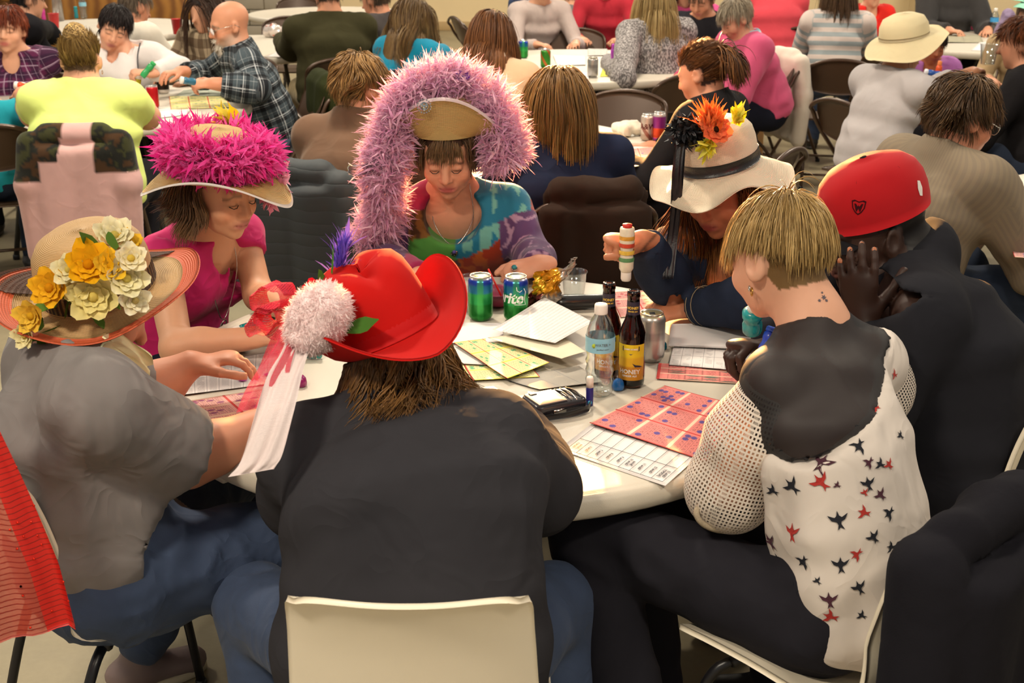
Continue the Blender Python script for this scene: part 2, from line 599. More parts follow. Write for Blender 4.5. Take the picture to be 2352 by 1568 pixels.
def hand(F, w, d, n, side, curl=(20, 25, 15), spread=6, thumb=(45, 20), s=1.0, tips=None):
    """palm, four fingers of different length and a thumb that leaves the side of the palm"""
    d = nrm(d); n = nrm(np.asarray(n, float) - (np.asarray(n, float) @ d) * d)
    t = np.cross(n, d) * (1 if side == 'R' else -1)
    w = np.asarray(w, float)
    F.cone(w + d * .012 * s, w + d * .072 * s, .030 * s, .037 * s, .014, .40, n)
    F.cone(w - d * .03 * s, w + d * .02 * s, .026 * s, .026 * s, .015, .75, n)
    cl = curl if isinstance(curl[0], (tuple, list)) else [curl] * 4
    for i, (off, ln, r) in enumerate(((.029, .070, .0092), (.0095, .078, .0095), (-.010, .072, .0090), (-.028, .056, .0080))):
        b = w + (d * (.083 - abs(off - .006) * .25) + t * off) * s
        sp = math.radians(spread * (off / .02))
        a = 0.0
        p = b
        for j, f in enumerate((.45, .31, .24)):
            a += math.radians(cl[i][j])
            dd = (d * math.cos(sp) + t * math.sin(sp)) * math.cos(a) - n * math.sin(a)
            q = p + dd * ln * f * s
            F.cone(p, q, r * s * (1 - .06 * j), r * s * (.97 - .08 * j), .004)
            p = q
        if tips is not None: tips.append((p, dd, n))
    b = w + (d * .022 + t * .026 - n * .006) * s
    a = math.radians(thumb[0])
    dd = nrm(d * math.cos(a) + t * math.sin(a) - n * .25)
    p = b + dd * .042 * s
    F.cone(b, p, .015 * s, .0115 * s, .012)
    for ln in (.030, .024):
        a -= math.radians(thumb[1])
        dd = nrm(d * math.cos(a) + t * math.sin(a) - n * .35)
        q = p + dd * ln * s
        F.cone(p, q, .0108 * s, .0092 * s, .004)
        p = q
    if tips is not None: tips.append((p, dd, n))
def head_sdf(F, c, R, s=1.0, fine=True, jaw=1.0, nose=1.0, ears=True):
    g = lambda x, y, z: np.asarray(c) + R @ (A(x, y, z) * s)
    F.ell(g(0, -.015, .035), A(.075, .097, .083) * s, R, .02)
    F.ell(g(0, .026, -.025), A(.066, .070, .082) * s, R, .03)
    F.ell(g(0, .040, -.070), A(.050 * jaw, .048, .042) * s, R, .025)
    F.ell(g(0, .074, -.098), A(.020, .017, .017) * s, R, .02)
    if ears:
        for k in (-1, 1):
            Re = R @ rotm(k * -22, -12, 0)
            F.ell(g(k * .080, -.010, -.008), A(.009, .021, .033) * s, Re, .006)
            F.ell(g(k * .073, .0, -.020), A(.010, .012, .018) * s, Re, .008)
            if fine: F.ell(g(k * .089, -.006, -.004), A(.006, .011, .018) * s, Re, .003, 'sub')
    if not fine:
        F.cone(g(0, .088, .008), g(0, .112 * nose, -.028), .009 * s, .013 * s, .012)
        return
    for k in (-1, 1):
        F.ell(g(k * .039, .062, -.032), A(.027, .027, .026) * s, R, .02)
    F.cone(g(-.036, .078, .022), g(.036, .078, .022), .012 * s, .012 * s, .018)
    for k in (-1, 1):
        F.ell(g(k * .032, .100, .003), A(.019, .016, .013) * s, R, .012, 'sub')
        F.ell(g(k * .032, .0795, .001), A(.0165, .0135, .0125) * s, R, .004)
    F.cone(g(0, .089, .014), g(0, .110 * nose, -.026), .0085 * s, .0125 * s, .012)
    for k in (-1, 1):
        F.ell(g(k * .0125, .100 * nose, -.031), A(.0085, .010, .008) * s, R, .006)
    F.ell(g(0, .086, -.060), A(.030, .014, .020) * s, R, .014)
    F.cone(g(-.021, .087, -.0595), g(.021, .087, -.0595), .0050 * s, .0050 * s, .006)
    F.cone(g(-.012, .0945, -.0575), g(.012, .0945, -.0575), .0050 * s, .0050 * s, .006)
    F.cone(g(-.015, .0930, -.0705), g(.015, .0930, -.0705), .0060 * s, .0060 * s, .006)
    F.cone(g(-.024, .0955, -.0643), g(.024, .0955, -.0643), .0022 * s, .0022 * s, .003, op='sub')
def hair_mask(L, front=.062, low=-.055, ear=True, side=.030):
    """True where hair grows; L in head coordinates (metres at scale 1)"""
    x, y, z = L[:, 0], L[:, 1], L[:, 2]
    line = np.where((np.abs(x) < .045) & (z > .02), front, side)
    m = (z > .055) & (y < .092)
    m |= (y < line - .4 * (.05 - np.clip(z, -.2, .05))) & (z > low)
    if ear: m &= ~((np.abs(x) > .066) & (y > -.035) & (y < .03) & (z < .02))
    return m
def body_color(V, J, skin, hair=None, lips=None, brow=None, cheek=.18, stubble=None, mask=None, nails=None):
    s = J['s']
    C = np.tile(np.array(srgb(skin)), (len(V), 1))
    L = ((V - J['head']) @ J['HR']) / s
    red = np.array([1.08, .80, .74])
    def blend(w, col):
        nonlocal C
        C = C * (1 - w[:, None]) + w[:, None] * col
    d = lambda x, y, z, rx, ry, rz: np.exp(-(((np.abs(L[:, 0]) - x) / rx) ** 2 + ((L[:, 1] - y) / ry) ** 2 + ((L[:, 2] - z) / rz) ** 2))
    near = np.linalg.norm(L, axis=1) < .17
    w = (d(.042, .075, -.032, .026, .04, .022) + .8 * d(0, .11, -.03, .016, .02, .014)) * cheek * 2.2
    C = C * (1 - np.clip(w, 0, 1)[:, None]) + np.clip(w, 0, 1)[:, None] * C * red
    for k in ('wrL', 'wrR'):
        if k in J:
            w = np.clip(1 - np.linalg.norm(V - J[k], axis=1) / .2, 0, 1) * .35
            C = C * (1 - w[:, None]) + w[:, None] * C * red
    if lips is not None:
        blend(np.clip(1.5 * d(0, .097, -.0645, .024, .018, .0125), 0, 1) * near, np.array(srgb(lips)))
    if brow is not None:
        z0 = .023 + .10 * np.clip(np.abs(L[:, 0]) - .02, 0, 1) - 2.2 * np.clip(np.abs(L[:, 0]) - .035, 0, 1) ** 1.2
        w = np.exp(-((L[:, 2] - z0) / .0058) ** 2) * ((np.abs(L[:, 0]) > .011) & (np.abs(L[:, 0]) < .053) & (L[:, 1] > .05))
        blend(w * .8, np.array(srgb(brow)))
        w = d(.032, .093, -.0035, .017, .02, .0035)
        blend(np.clip(w * .85, 0, 1) * near, np.array(srgb(brow)) * .8)
    if stubble is not None:
        w = np.clip(1.3 * d(.0, .085, -.098, .05, .05, .028) + 1.1 * d(.0, .1, -.049, .03, .02, .007) + .5 * d(.055, .03, -.06, .03, .05, .03), 0, .85) * (L[:, 2] < -.03) * near
        blend(w, np.array(srgb(stubble)))
    if hair is not None:
        m = (mask(L) if mask else hair_mask(L)) & near & (L[:, 2] > -.13)
        C[m] = np.array(srgb(hair)) * .7
    return np.clip(C, 0, 1)
def strands(n, nseg, J, color, length=.1, flow=None, mask=None, grav=.4, stiff=.6, curl=0.0, r=.003, colliders=(), seed=0, var=.35, lift=.010, wavy=0.0, light=None, clump=0.0, lens=None, zmin=-.06, keep=None, hs=1.0, rough=.07, lv=(.75, .45)):
    """hair as tapered locks that leave the scalp, lie over the head and fall"""
    rng = np.random.RandomState(seed)
    s = J['s']; c = J['head']; R = J['HR']
    r3 = np.array([.077, .099, .085]) * hs; c0 = A(0, -.015, .035)
    P = []
    while len(P) < n:
        v = rng.randn(n * 3, 3); v /= np.linalg.norm(v, axis=1, keepdims=True)
        L = c0 + v * r3
        m = (mask(L) if mask else hair_mask(L)) & (L[:, 2] > zmin)
        P = L[m] if not len(P) else np.concatenate([P, L[m]])
    P = P[:n]
    nrmv = (P - c0) / r3 ** 2; nrmv /= np.linalg.norm(nrmv, axis=1, keepdims=True)
    D = flow(P) if flow else np.stack([P[:, 0] * 2, -np.ones(n) * .03, -np.ones(n) * .06], 1)
    D = D - (D * nrmv).sum(1, keepdims=True) * nrmv * .8
    D = D / np.maximum(np.linalg.norm(D, axis=1, keepdims=True), 1e-6) + rng.randn(n, 3) * rough
    ln = (lens(P) if lens else np.full(n, length)) * (lv[0] + lv[1] * rng.rand(n))
    g = R.T @ A(0, 0, -1)
    pts = [P + nrmv * .001]
    lev = lift * (.25 + 1.1 * rng.rand(n)) * (1 if n > 1 else 1)
    for k in range(nseg):
        st = (ln / nseg)[:, None]
        D = D * stiff + g * grav + rng.randn(n, 3) * curl
        if wavy: D = D + wavy * np.stack([vnoise(pts[-1] * 14 + seed, 1), vnoise(pts[-1] * 14 + 50, 1), vnoise(pts[-1] * 14 + 90, 1)], 1)
        D /= np.maximum(np.linalg.norm(D, axis=1, keepdims=True), 1e-6)
        Q = pts[-1] + D * st
        e = (Q - c0) / (r3 + lev[:, None] * min(1, .5 + k / nseg))
        q = np.linalg.norm(e, axis=1)
        ins = q < 1
        Q[ins] = c0 + (Q[ins] - c0) / q[ins][:, None]
        # jaw and face keep hair out as well
        e = (Q - A(0, .03, -.04)) / (A(.071, .078, .09)); q = np.linalg.norm(e, axis=1); ins = q < 1
        Q[ins] = A(0, .03, -.04) + (Q[ins] - A(0, .03, -.04)) / q[ins][:, None]
        if len(colliders):
            Wd = c + (Q * s) @ R.T
            for a, b, cr in colliders:
                ab = b - a; t = np.clip(((Wd - a) @ ab) / (ab @ ab), 0, 1)
                w = Wd - (a + t[:, None] * ab); dd = np.linalg.norm(w, axis=1); ins = dd < cr
                Wd[ins] += w[ins] / dd[ins][:, None] * (cr - dd[ins])[:, None]
            Q = ((Wd - c) @ R) / s
        D = (Q - pts[-1]); D /= np.maximum(np.linalg.norm(D, axis=1, keepdims=True), 1e-6)
        pts.append(Q)
    P3 = np.stack(pts, 1) * s @ R.T + c            # n, nseg+1, 3
    if keep is not None:
        kk = keep(np.stack(pts, 1)); P3 = P3[kk]; n = len(P3)
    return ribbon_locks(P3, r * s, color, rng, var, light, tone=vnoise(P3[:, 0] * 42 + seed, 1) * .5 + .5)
def ribbon_locks(P3, r, color, rng, var=.35, light=None, power=1.0, sides=3, tone=None):
    n, m = P3.shape[:2]
    T = np.gradient(P3, axis=1); T /= np.maximum(np.linalg.norm(T, axis=2, keepdims=True), 1e-9)
    u = rng.randn(n, 1, 3)
    W = np.cross(T, np.broadcast_to(u, T.shape)); W /= np.maximum(np.linalg.norm(W, axis=2, keepdims=True), 1e-9)
    B = np.cross(T, W)
    t = np.linspace(0, 1, m)
    prof = (np.minimum(1, .55 + t * 3) * (1 - t ** 2.2 * .88) ** power)[None, :, None]
    rr = r * (.6 + .8 * rng.rand(n, 1, 1)) * prof
    ring = [P3 + rr * (math.cos(a) * W + .6 * math.sin(a) * B) for a in np.arange(sides) * 2 * math.pi / sides]
    V = np.stack(ring, 2).reshape(-1, 3)           # n, m, sides
    I = np.arange(n * m * sides).reshape(n, m, sides)
    Q = []
    for j in range(sides):
        j2 = (j + 1) % sides
        Q.append(np.stack([I[:, :-1, j], I[:, :-1, j2], I[:, 1:, j2], I[:, 1:, j]], -1).reshape(-1, 4))
    c1 = np.array(srgb(color)); c2 = np.array(srgb(light)) if light else c1 * 1.6
    k = rng.rand(n) ** 1.6
    if tone is not None: k = np.clip(.45 * k + .75 * (tone - .12), 0, 1)
    var = var * .45
    C = c1 * (1 - k[:, None]) + c2 * k[:, None]
    C *= (1 - var + 2 * var * rng.rand(n))[:, None]
    C = np.repeat(C, m * sides, 0)
    tt = np.tile(np.repeat(np.linspace(0, 1, m), sides), n)
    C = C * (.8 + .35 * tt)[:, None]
    return V, np.concatenate(Q), np.clip(C, 0, 1)
def join_locks(parts):
    V, Q, C, n = [], [], [], 0
    for v, q, c in parts:
        V.append(v); Q.append(q + n); C.append(c); n += len(v)
    return np.concatenate(V), np.concatenate(Q), np.concatenate(C)
def from_crown(cx=0., cy=-.055, cz=.11, down=.05, sweep=(0, 0, 0)):
    return lambda P: np.stack([P[:, 0] - cx + sweep[0], P[:, 1] - cy + sweep[1], P[:, 2] - cz - down + sweep[2]], 1)
def side_back(P):
    sx = np.where(P[:, 0] >= 0, 1, -1) * np.clip(np.abs(P[:, 0]) / .03, .4, 1)
    f = np.clip((P[:, 1] + .02) / .06, 0, 1)
    return np.stack([sx * (.35 + .9 * f), -.75 + .35 * f, -.45 - .3 * (1 - f)], 1)
def under_hat(L, top=.045):
    """the hair that shows below a hat: sides and back of the head"""
    return (L[:, 2] < top) & (L[:, 2] > -.05) & (L[:, 1] < .034) 
HAIR = lambda: mat('hair_locks', (.5, .5, .5), .42, 0, vcol=True, spec=.35)
SKIN = lambda: mat('skin', (.5, .5, .5), .52, .05, 30, 0, 420, vcol=True, spec=.35)
CLOTHV = lambda: mat('cloth_coloured', (.5, .5, .5), .85, .08, 14, .25, 900, 0, .12, True, spec=.2)
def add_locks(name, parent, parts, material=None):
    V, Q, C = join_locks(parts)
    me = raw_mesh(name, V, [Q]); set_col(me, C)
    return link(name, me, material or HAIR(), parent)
def torso_axes(J):
    lat = nrm(J['shR'] - J['shL']); up = nrm(J['neck'] - J['pelvis'])
    fw = nrm(np.cross(up, lat))
    return lat, up, fw
def torso(F, J, o=0.0, b=1.0, hip=.165, waist=.145, chest=.155, dep=.72, belly=0.0, bust=0.0, k=.06, drop=.0, shw=.052):
    lat, up, fw = torso_axes(J)
    s = J['s']
    hl = nrm(J['hipR'] - J['hipL'])
    fh = nrm(np.cross(A(0, 0, 1), hl))
    pel, wa, ch = J['pelvis'], J['waist'], J['chest']
    uc = lerp(ch, J['neck'], .45)
    q = s * b
    c_ = .42
    F.cone(pel - up * drop, lerp(pel, wa, .5), hip * q + o, lerp(hip, waist, .5) * q + o, k, dep * 1.02, fh, cap=c_)
    F.cone(lerp(pel, wa, .5), wa, lerp(hip, waist, .5) * q + o, waist * q + o, k, dep, lerp(fh, fw, .5), cap=c_)
    F.cone(wa, ch, waist * q + o, chest * q + o, k, dep, fw, cap=c_)
    F.cone(ch, uc, chest * q + o, .135 * s * (.5 + .5 * b) + o, k, dep * .95, fw, cap=.35)
    F.cone(J['shL'], lerp(J['shL'], J['shR'], .5) - up * .01, shw * s + o, .075 * s + o, k * .8)
    F.cone(J['shR'], lerp(J['shL'], J['shR'], .5) - up * .01, shw * s + o, .075 * s + o, k * .8)
    for sd in 'LR':
        F.cone(lerp(J['neck'], J['head'], .18), lerp(J['neck'], J['sh' + sd], .75), .042 * s + o * .8, .040 * s + o, .05)
        if bust: F.ell(lerp(ch, J['neck'], .05) + lat * (.075 if sd == 'R' else -.075) * q + fw * (.085 * q), A(.072, .062, .070) * q * bust + o, np.stack([lat, fw, up], 1), .05)
    if belly: F.ell(lerp(wa, pel, .35) + fw * .07 * q, A(.15, .12, .13) * q * belly + o, np.stack([lat, fw, up], 1), .08)
def arm(F, J, sd, o=0.0, b=1.0, upto=2.0, k=.03, tube=None, start=0.0):
    """upto: 1 = elbow, 2 = wrist"""
    s = J['s'] * b
    sh, el, wr = J['sh' + sd], J['el' + sd], J['wr' + sd]
    r0, r1, r2 = .050 * s + o, .040 * s + o, .027 * s + o
    if upto <= 1:
        e = lerp(sh, el, upto); r = lerp(r0, r1, upto)
        F.cone(sh, e, r0, r, k)
        return e, nrm(el - sh), r
    F.cone(sh, el, r0, r1, k)
    m = lerp(el, wr, .3)
    F.cone(el, m, r1, r1 * 1.02, k)
    t = upto - 1
    e = lerp(el, wr, t)
    r = lerp(r1 * 1.02, r2, max(0, (t - .3) / .7))
    if t > .3: F.cone(m, e, r1 * 1.02, r, k)
    return e, nrm(wr - el), r
def make_body(root, J, skin, h=.006, bulk=1.0, fine=False, hands=None, under=-.012, tips=None, jaw=1.0, nose=1.0, upper=True, armo=0.0, ears=True, **colkw):
    F = Field()
    s = J['s']
    c, R = J['head'], J['HR']
    head_sdf(F, c, R, s, fine, jaw, nose, ears)
    g = lambda x, y, z: c + R @ (A(x, y, z) * s)
    F.cone(g(0, -.025, -.03), lerp(J['neck'], J['head'], .05), .054 * s * (.8 + .2 * bulk), .062 * s * (.7 + .3 * bulk), .03)
    torso(F, J, under, bulk, k=.05)
    for sd in 'LR':
        arm(F, J, sd, armo, bulk)
        if hands and sd in hands and hands[sd] is not None:
            hand(F, J['wr' + sd], side=sd, s=s * hands[sd].get('s', 1.0), tips=tips, **{k: v for k, v in hands[sd].items() if k != 's'})
    V, Q = F.mesh(h)
    V = relax(V, Q, 1, .4)
    me = raw_mesh('body', V, [Q])
    set_col(me, body_color(V, J, skin, **colkw))
    return link('body', me, SKIN(), root)
def cut_end(F, e, d, r):
    F.plane(e, d, e - r * 1.25, e + r * 1.25)
def make_top(root, J, material, name='shirt', h=.010, o=.010, bulk=1.0, sleeve=1.95, amp=.006, fscale=16, seed=1, neckcut=None, sleeve_o=None, col=None, hem=.0, uv=False, collar=0.0, extra=None, relaxn=1, aniso=(1, 1, .45), subs=None, **tk):
    F = Field()
    torso(F, J, o, bulk, drop=hem, **tk)
    lat, up, fw = torso_axes(J)
    ends = []
    if isinstance(sleeve, dict) or sleeve > 0:
        so = o if sleeve_o is None else sleeve_o
        for sd in 'LR':
            sl = sleeve[sd] if isinstance(sleeve, dict) else sleeve
            ends.append((sd,) + arm(F, J, sd, so, bulk, sl))
    else:
        for sd in 'LR': F.ell(J['sh' + sd] , A(1, 1, 1) * (.046 * J['s'] + o), None, .03)
    if collar: F.cone(lerp(J['neck'], J['head'], .05), lerp(J['neck'], J['head'], .30), .066 * J['s'] + o, .060 * J['s'] + o, .02)
    if extra: extra(F)
    for sd, e, d, r in ends:
        cut_end(F, e, d, r + .012)
    nb = lerp(J['neck'], J['head'], .22 if not collar else .38)
    F.plane(nb, nrm(nrm(J['head'] - J['neck']) * .6 + up * .4), nb - A(.10, .10, .06), nb + A(.10, .10, .2))
    if neckcut:
        for p, rr in neckcut: F.ell(p, rr, np.stack([lat, fw, up], 1), .01, 'sub')
    if subs: subs(F)
    V, Q = F.mesh(h)
    V = relax(V, Q, relaxn, .5)
    if amp: V = folds(V, Q, amp, fscale, aniso, seed)
    me = raw_mesh(name, V, [Q])
    if col is not None: set_col(me, col(V))
    if uv: set_uv(me, cloth_uv(V, J))
    return link(name, me, material, root)
def cloth_uv(V, J):
    """thread directions: across and along the trunk, or around and along each sleeve"""
    lat, up, fw = torso_axes(J)
    d0 = V - J['chest']
    U = np.stack([np.arctan2(d0 @ fw, d0 @ lat) * .155, d0 @ up, 0 * d0[:, 0]], 1)
    for sd in 'LR':
        best = np.full(len(V), 9.0); UU = np.zeros((len(V), 3))
        for a, b, off in ((J['sh' + sd], J['el' + sd], 0), (J['el' + sd], J['wr' + sd], np.linalg.norm(J['el' + sd] - J['sh' + sd]))):
            ab = b - a; t = np.clip((V - a) @ ab / (ab @ ab), 0, 1)
            w = V - (a + t[:, None] * ab); dd = np.linalg.norm(w, axis=1)
            ax = nrm(np.cross(ab, fw)); ay = nrm(np.cross(ab, ax))
            m = dd < best
            best[m] = dd[m]
            UU[m] = np.stack([np.arctan2(w @ ay, w @ ax) * .055, off + t * np.linalg.norm(ab), 0 * t], 1)[m]
        dt = np.abs(d0 @ lat)
        m = (best < .075 * J['s'] * 1.15) & (dt > .15 * J['s'])
        U[m] = UU[m]
    return U
def make_pants(root, J, material, name='trousers', h=.012, o=.012, bulk=1.0, amp=.006, seed=3, upto=1.0, hip=.165, dep=.74, flare=0.0, col=None):
    F = Field()
    s = J['s']
    hl = nrm(J['hipR'] - J['hipL']); fh = nrm(np.cross(A(0, 0, 1), hl))
    F.cone(J['pelvis'], lerp(J['pelvis'], J['waist'], .55), hip * s * bulk + o - .004, (hip - .012) * s * bulk + o - .006, .05, dep, fh, cap=.5)
    for sd in 'LR':
        b = .5 + .5 * bulk
        F.cone(J['hip' + sd], J['kn' + sd], .085 * s * bulk + o, .060 * s * b + o, .05)
        e = lerp(J['kn' + sd], J['an' + sd], upto)
        F.cone(J['kn' + sd], e, .058 * s * b + o, .042 * s + o + flare, .03)
    V, Q = F.mesh(h)
    V = relax(V, Q, 1, .5)
    if amp: V = folds(V, Q, amp, 15, (1, 1, 1), seed)
    me = raw_mesh(name, V, [Q])
    if col is not None: set_col(me, col(V))
    return link(name, me, material, root)
def make_shoes(root, J, material, yaw=0, sole=None, name='shoe', sz=1.0):
    for sd in 'LR':
        a = J['an' + sd]
        R = rotm(yaw, 0, 0)
        F = Field()
        base = A(a[0], a[1], 0)
        F.cone(base + R @ A(0, -.04, .045), base + R @ A(0, .12, .035), .042 * sz, .040 * sz, .03, .75, A(0, 0, 1))
        F.cone(base + A(0, 0, .09), base + R @ A(0, .0, .05), .042, .045, .03)
        V, Q = F.mesh(.009)
        V[:, 2] = np.maximum(V[:, 2], .012)
        o = link(name, raw_mesh(name, V, [Q]), material, root)
        m = MB()
        t = np.linspace(0, 2 * math.pi, 25)[:-1]
        ring = lambda z, g: np.stack([base[0] + 0 * t, base[1] + 0 * t, z + 0 * t], 1) + np.stack([(.042 * sz + g) * np.cos(t), .035 + (.118 * sz + g) * np.sin(t), 0 * t], 1) @ R.T
        m.loft([ring(.0, -.002), ring(.004, .003), ring(.022, .002), ring(.024, -.004)])
        m.build('sole', sole or material, o)
def person(J, label, group=None):
    p = (J['pelvis'] if 'pelvis' in J else J['head'])
    return empty('person', (p[0], p[1], 0), label, 'person', group)
def tubes(name, parent, paths, r, material, n=6, col=None):
    m = MB()
    for p in paths: m.tube(p, r, n)
    return m.build(name, material, parent, col=col)
def hframe(J):
    s = J['s']
    return lambda x, y, z: J['head'] + J['HR'] @ (A(x, y, z) * s)
def glasses(root, J, lens_mat, rim_mat, w=.024, hgt=.019, y=.108):
    g = hframe(J)
    m = MB(); l = MB()
    for k in (-1, 1):
        t = np.linspace(0, 2 * math.pi, 19)
        ring = np.array([g(k * .034 + w * math.cos(a), y - abs(k * .034 + w * math.cos(a)) * .12, -.002 + hgt * math.sin(a)) for a in t])
        m.tube(ring, .0013, 5, cap=False)
        l.add(np.concatenate([ring[:-1], [ring[:-1].mean(0)]]), None, [[i, (i + 1) % 18, 18] for i in range(18)])
        m.tube([g(k * .058, y - .006, .004), g(k * .078, .06, .008), g(k * .084, -.01, .006), g(k * .084, -.03, -.012)], .0015, 5)
    m.tube([g(-.011, y - .002, .002), g(0, y + .002, .005), g(.011, y - .002, .002)], .0013, 5)
    o = m.build('glasses', rim_mat, root)
    l.build('lens', lens_mat, o)
    return o
def earring(root, p, material, r=.008):
    m = MB()
    t = np.linspace(0, 2 * math.pi, 15)
    m.tube(np.asarray(p) + r * np.stack([0 * t, np.cos(t), np.sin(t) - 1], 1), .0013, 5, cap=False)
    return m.build('earring', material, root)
# ------------------------------------------------------------------ hats and feathers
def straw(key, color, dark=.75, rings=330.0, rough=.6):
    if key in _M: return _M[key]
    t = NT(key)
    uv = t.attr('uvp').outputs['Vector']
    sx = t.n('ShaderNodeSeparateXYZ'); t.l(uv, sx.inputs[0])
    w = t.math('SINE', t.math('MULTIPLY', sx.outputs[1], rings * 2 * math.pi))
    a = t.math('SINE', t.math('MULTIPLY', sx.outputs[0], 900.0))
    hgt = t.math('ADD', w, t.math('MULTIPLY', a, .35))
    c = srgb(color)
    f = t.math('MULTIPLY_ADD', hgt, .25, .55, clamp=True)
    nz = t.noise(20, 3, .6, t.coord())
    f2 = t.math('MULTIPLY_ADD', nz, .5, -.25)
    base = t.mix(t.math('ADD', f, f2, clamp=True), tuple(x * dark for x in c), c)
    t.l(base, t.b.inputs['Base Color'])
    t.setp(Roughness=rough)
    t.bump(hgt, .5, .0015)
    _M[key] = t.m
    return t.m
def hat_surface(fr, prof, wave=None, n=72, thick=.002, sx=1.0, sy=1.15):
    """surface of revolution in a hat frame fr(x,y,z); wave(r, th, x, y, z) -> moved point arrays; prof: list of (r, z)"""
    th = np.linspace(0, 2 * math.pi, n + 1)[:-1]
    pr = np.asarray(prof, float)
    ln = np.concatenate([[0], np.cumsum(np.linalg.norm(np.diff(pr, axis=0), axis=1))])
    P = np.zeros((n, len(pr), 3)); U = np.zeros((n, len(pr), 2))
    for j, (r, z) in enumerate(pr):
        x, y, zz = r * sx * np.cos(th), r * sy * np.sin(th), np.full(n, z)
        if wave is not None: x, y, zz = wave(r, th, x, y, zz)
        P[:, j] = np.stack([x, y, zz], 1)
        U[:, j] = np.stack([th / (2 * math.pi), np.full(n, ln[j])], 1)
    return P @ fr[1].T + fr[0], U
def feather_strip(n, base, direc, length, width, rng, curl=.4, seg=5, droop=.3, col=None, colvar=.15, light=None, rag=.5):
    """n small plumes: curved, tapering, ragged leaf strips; base, direc (n,3)"""
    D = direc / np.maximum(np.linalg.norm(direc, axis=1, keepdims=True), 1e-9)
    L = length * (.55 + .9 * rng.rand(n))
    side = np.cross(D, rng.randn(n, 3)); side /= np.maximum(np.linalg.norm(side, axis=1, keepdims=True), 1e-9)
    bend = np.cross(D, side)
    P = base.copy(); d = D.copy()
    rows = []
    wv = width * (.5 + .9 * rng.rand(n))
    cb = (rng.rand(n) * 2 - 1) * curl
    for k in range(seg + 1):
        t = k / seg
        wd = wv * (math.sin(math.pi * min(1, .12 + t * .95)) ** .8) * (1 - rag + rag * 2 * rng.rand(n))
        if k == seg: wd = wv * .05
        rows.append((P - side * wd[:, None], P + side * wd[:, None]))
        d = d + bend * (cb / seg * 2.2)[:, None] + A(0, 0, -1) * droop / seg
        d /= np.linalg.norm(d, axis=1, keepdims=True)
        P = P + d * (L / seg)[:, None]
    V = np.stack([np.stack(r, 1) for r in rows], 1)       # n, seg+1, 2, 3
    I = np.arange(n * (seg + 1) * 2).reshape(n, seg + 1, 2)
    Q = np.stack([I[:, :-1, 0], I[:, :-1, 1], I[:, 1:, 1], I[:, 1:, 0]], -1).reshape(-1, 4)
    c = np.array(srgb(col)); c2 = np.array(srgb(light)) if light else c
    k = rng.rand(n, 1)
    C = (c * (1 - k) + c2 * k) * (1 - colvar + 2 * colvar * rng.rand(n, 1))
    C = np.repeat(C, (seg + 1) * 2, 0)
    return V.reshape(-1, 3), Q, np.clip(C, 0, 1)
def fluff_material(key='fluff', tr=.45):
    if key in _M: return _M[key]
    t = NT(key)
    a = t.attr('Col').outputs[0]
    d = t.n('ShaderNodeBsdfDiffuse'); tl = t.n('ShaderNodeBsdfTranslucent'); mx = t.n('ShaderNodeMixShader')
    t.l(a, d.inputs[0]); t.l(a, tl.inputs[0])
    mx.inputs[0].default_value = tr
    t.l(d.outputs[0], mx.inputs[1]); t.l(tl.outputs[0], mx.inputs[2])
    t.l(mx.outputs[0], t.out.inputs['Surface'])
    _M[key] = t.m
    return t.m
def boa_mesh(path, radius, n, rng, length, width, col, light, fuzz=3, droop=.2, curl=.9):
    """plumes all around a cord"""
    C = spline(path, 160)
    T = np.gradient(C, axis=0); T /= np.linalg.norm(T, axis=1, keepdims=True)
    i = rng.randint(0, 160, n)
    v = rng.randn(n, 3); v -= (v * T[i]).sum(1, keepdims=True) * T[i]
    v /= np.linalg.norm(v, axis=1, keepdims=True)
    rad = radius(i / 159.0) if callable(radius) else np.full(n, radius)
    base = C[i] + v * (rad * (.1 + .75 * rng.rand(n)))[:, None]
    d = v + T[i] * rng.randn(n, 1) * .6 + rng.randn(n, 3) * .35
    parts = [feather_strip(n, base, d, length, width, rng, curl, 5, droop, col, .14, light)]
    m = n * fuzz
    i = rng.randint(0, 160, m)
    v = rng.randn(m, 3); v -= (v * T[i]).sum(1, keepdims=True) * T[i]
    v /= np.linalg.norm(v, axis=1, keepdims=True)
    rad = radius(i / 159.0) if callable(radius) else np.full(m, radius)
    base = C[i] + v * (rad * (.5 + .6 * rng.rand(m)))[:, None]
    parts.append(feather_strip(m, base, v + rng.randn(m, 3) * .7, length * .55, width * .10, rng, curl, 3, droop, light, .12, None, .2))
    return parts
# ------------------------------------------------------------------ the hall: floor and far wall
def floor_material():
    t = NT('polished_concrete')
    co = t.coord()
    n1 = t.noise(.9, 4, .62, co, .6)
    n2 = t.noise(6.0, 3, .65, co)
    n3 = t.noise(55, 4, .6, co)
    r = t.n('ShaderNodeValToRGB')
    e = r.color_ramp.elements
    e[0].position = .28; e[0].color = (*srgb('#7f745c'), 1)
    e[1].position = .78; e[1].color = (*srgb('#aca083'), 1)
    f = t.math('ADD', t.math('MULTIPLY', n1, .6), t.math('ADD', t.math('MULTIPLY', n2, .28), t.math('MULTIPLY', n3, .14)))
    t.l(f, r.inputs[0])
    # grey-green worn stains with a shape of their own
    st = t.math('MULTIPLY_ADD', t.noise(.55, 3, .7, co, 1.4), 6.0, -3.1, clamp=True)
    c = t.mix(t.math('MULTIPLY', st, .35), r.outputs[0], srgb('#7b7a66'))
    t.l(c, t.b.inputs['Base Color'])
    t.l(t.math('MULTIPLY_ADD', n2, .3, .32), t.b.inputs['Roughness'])
    t.b.inputs['Specular IOR Level'].default_value = .35
    return t.m
m = MB(); m.box((0.5, 9.0, -.05), (34, 22, .1))
tag(m.build('floor', floor_material(), smooth=False), kind='structure')
m = MB(); m.box((1.2, 18.6, 2.0), (9.0, .2, 4.0))
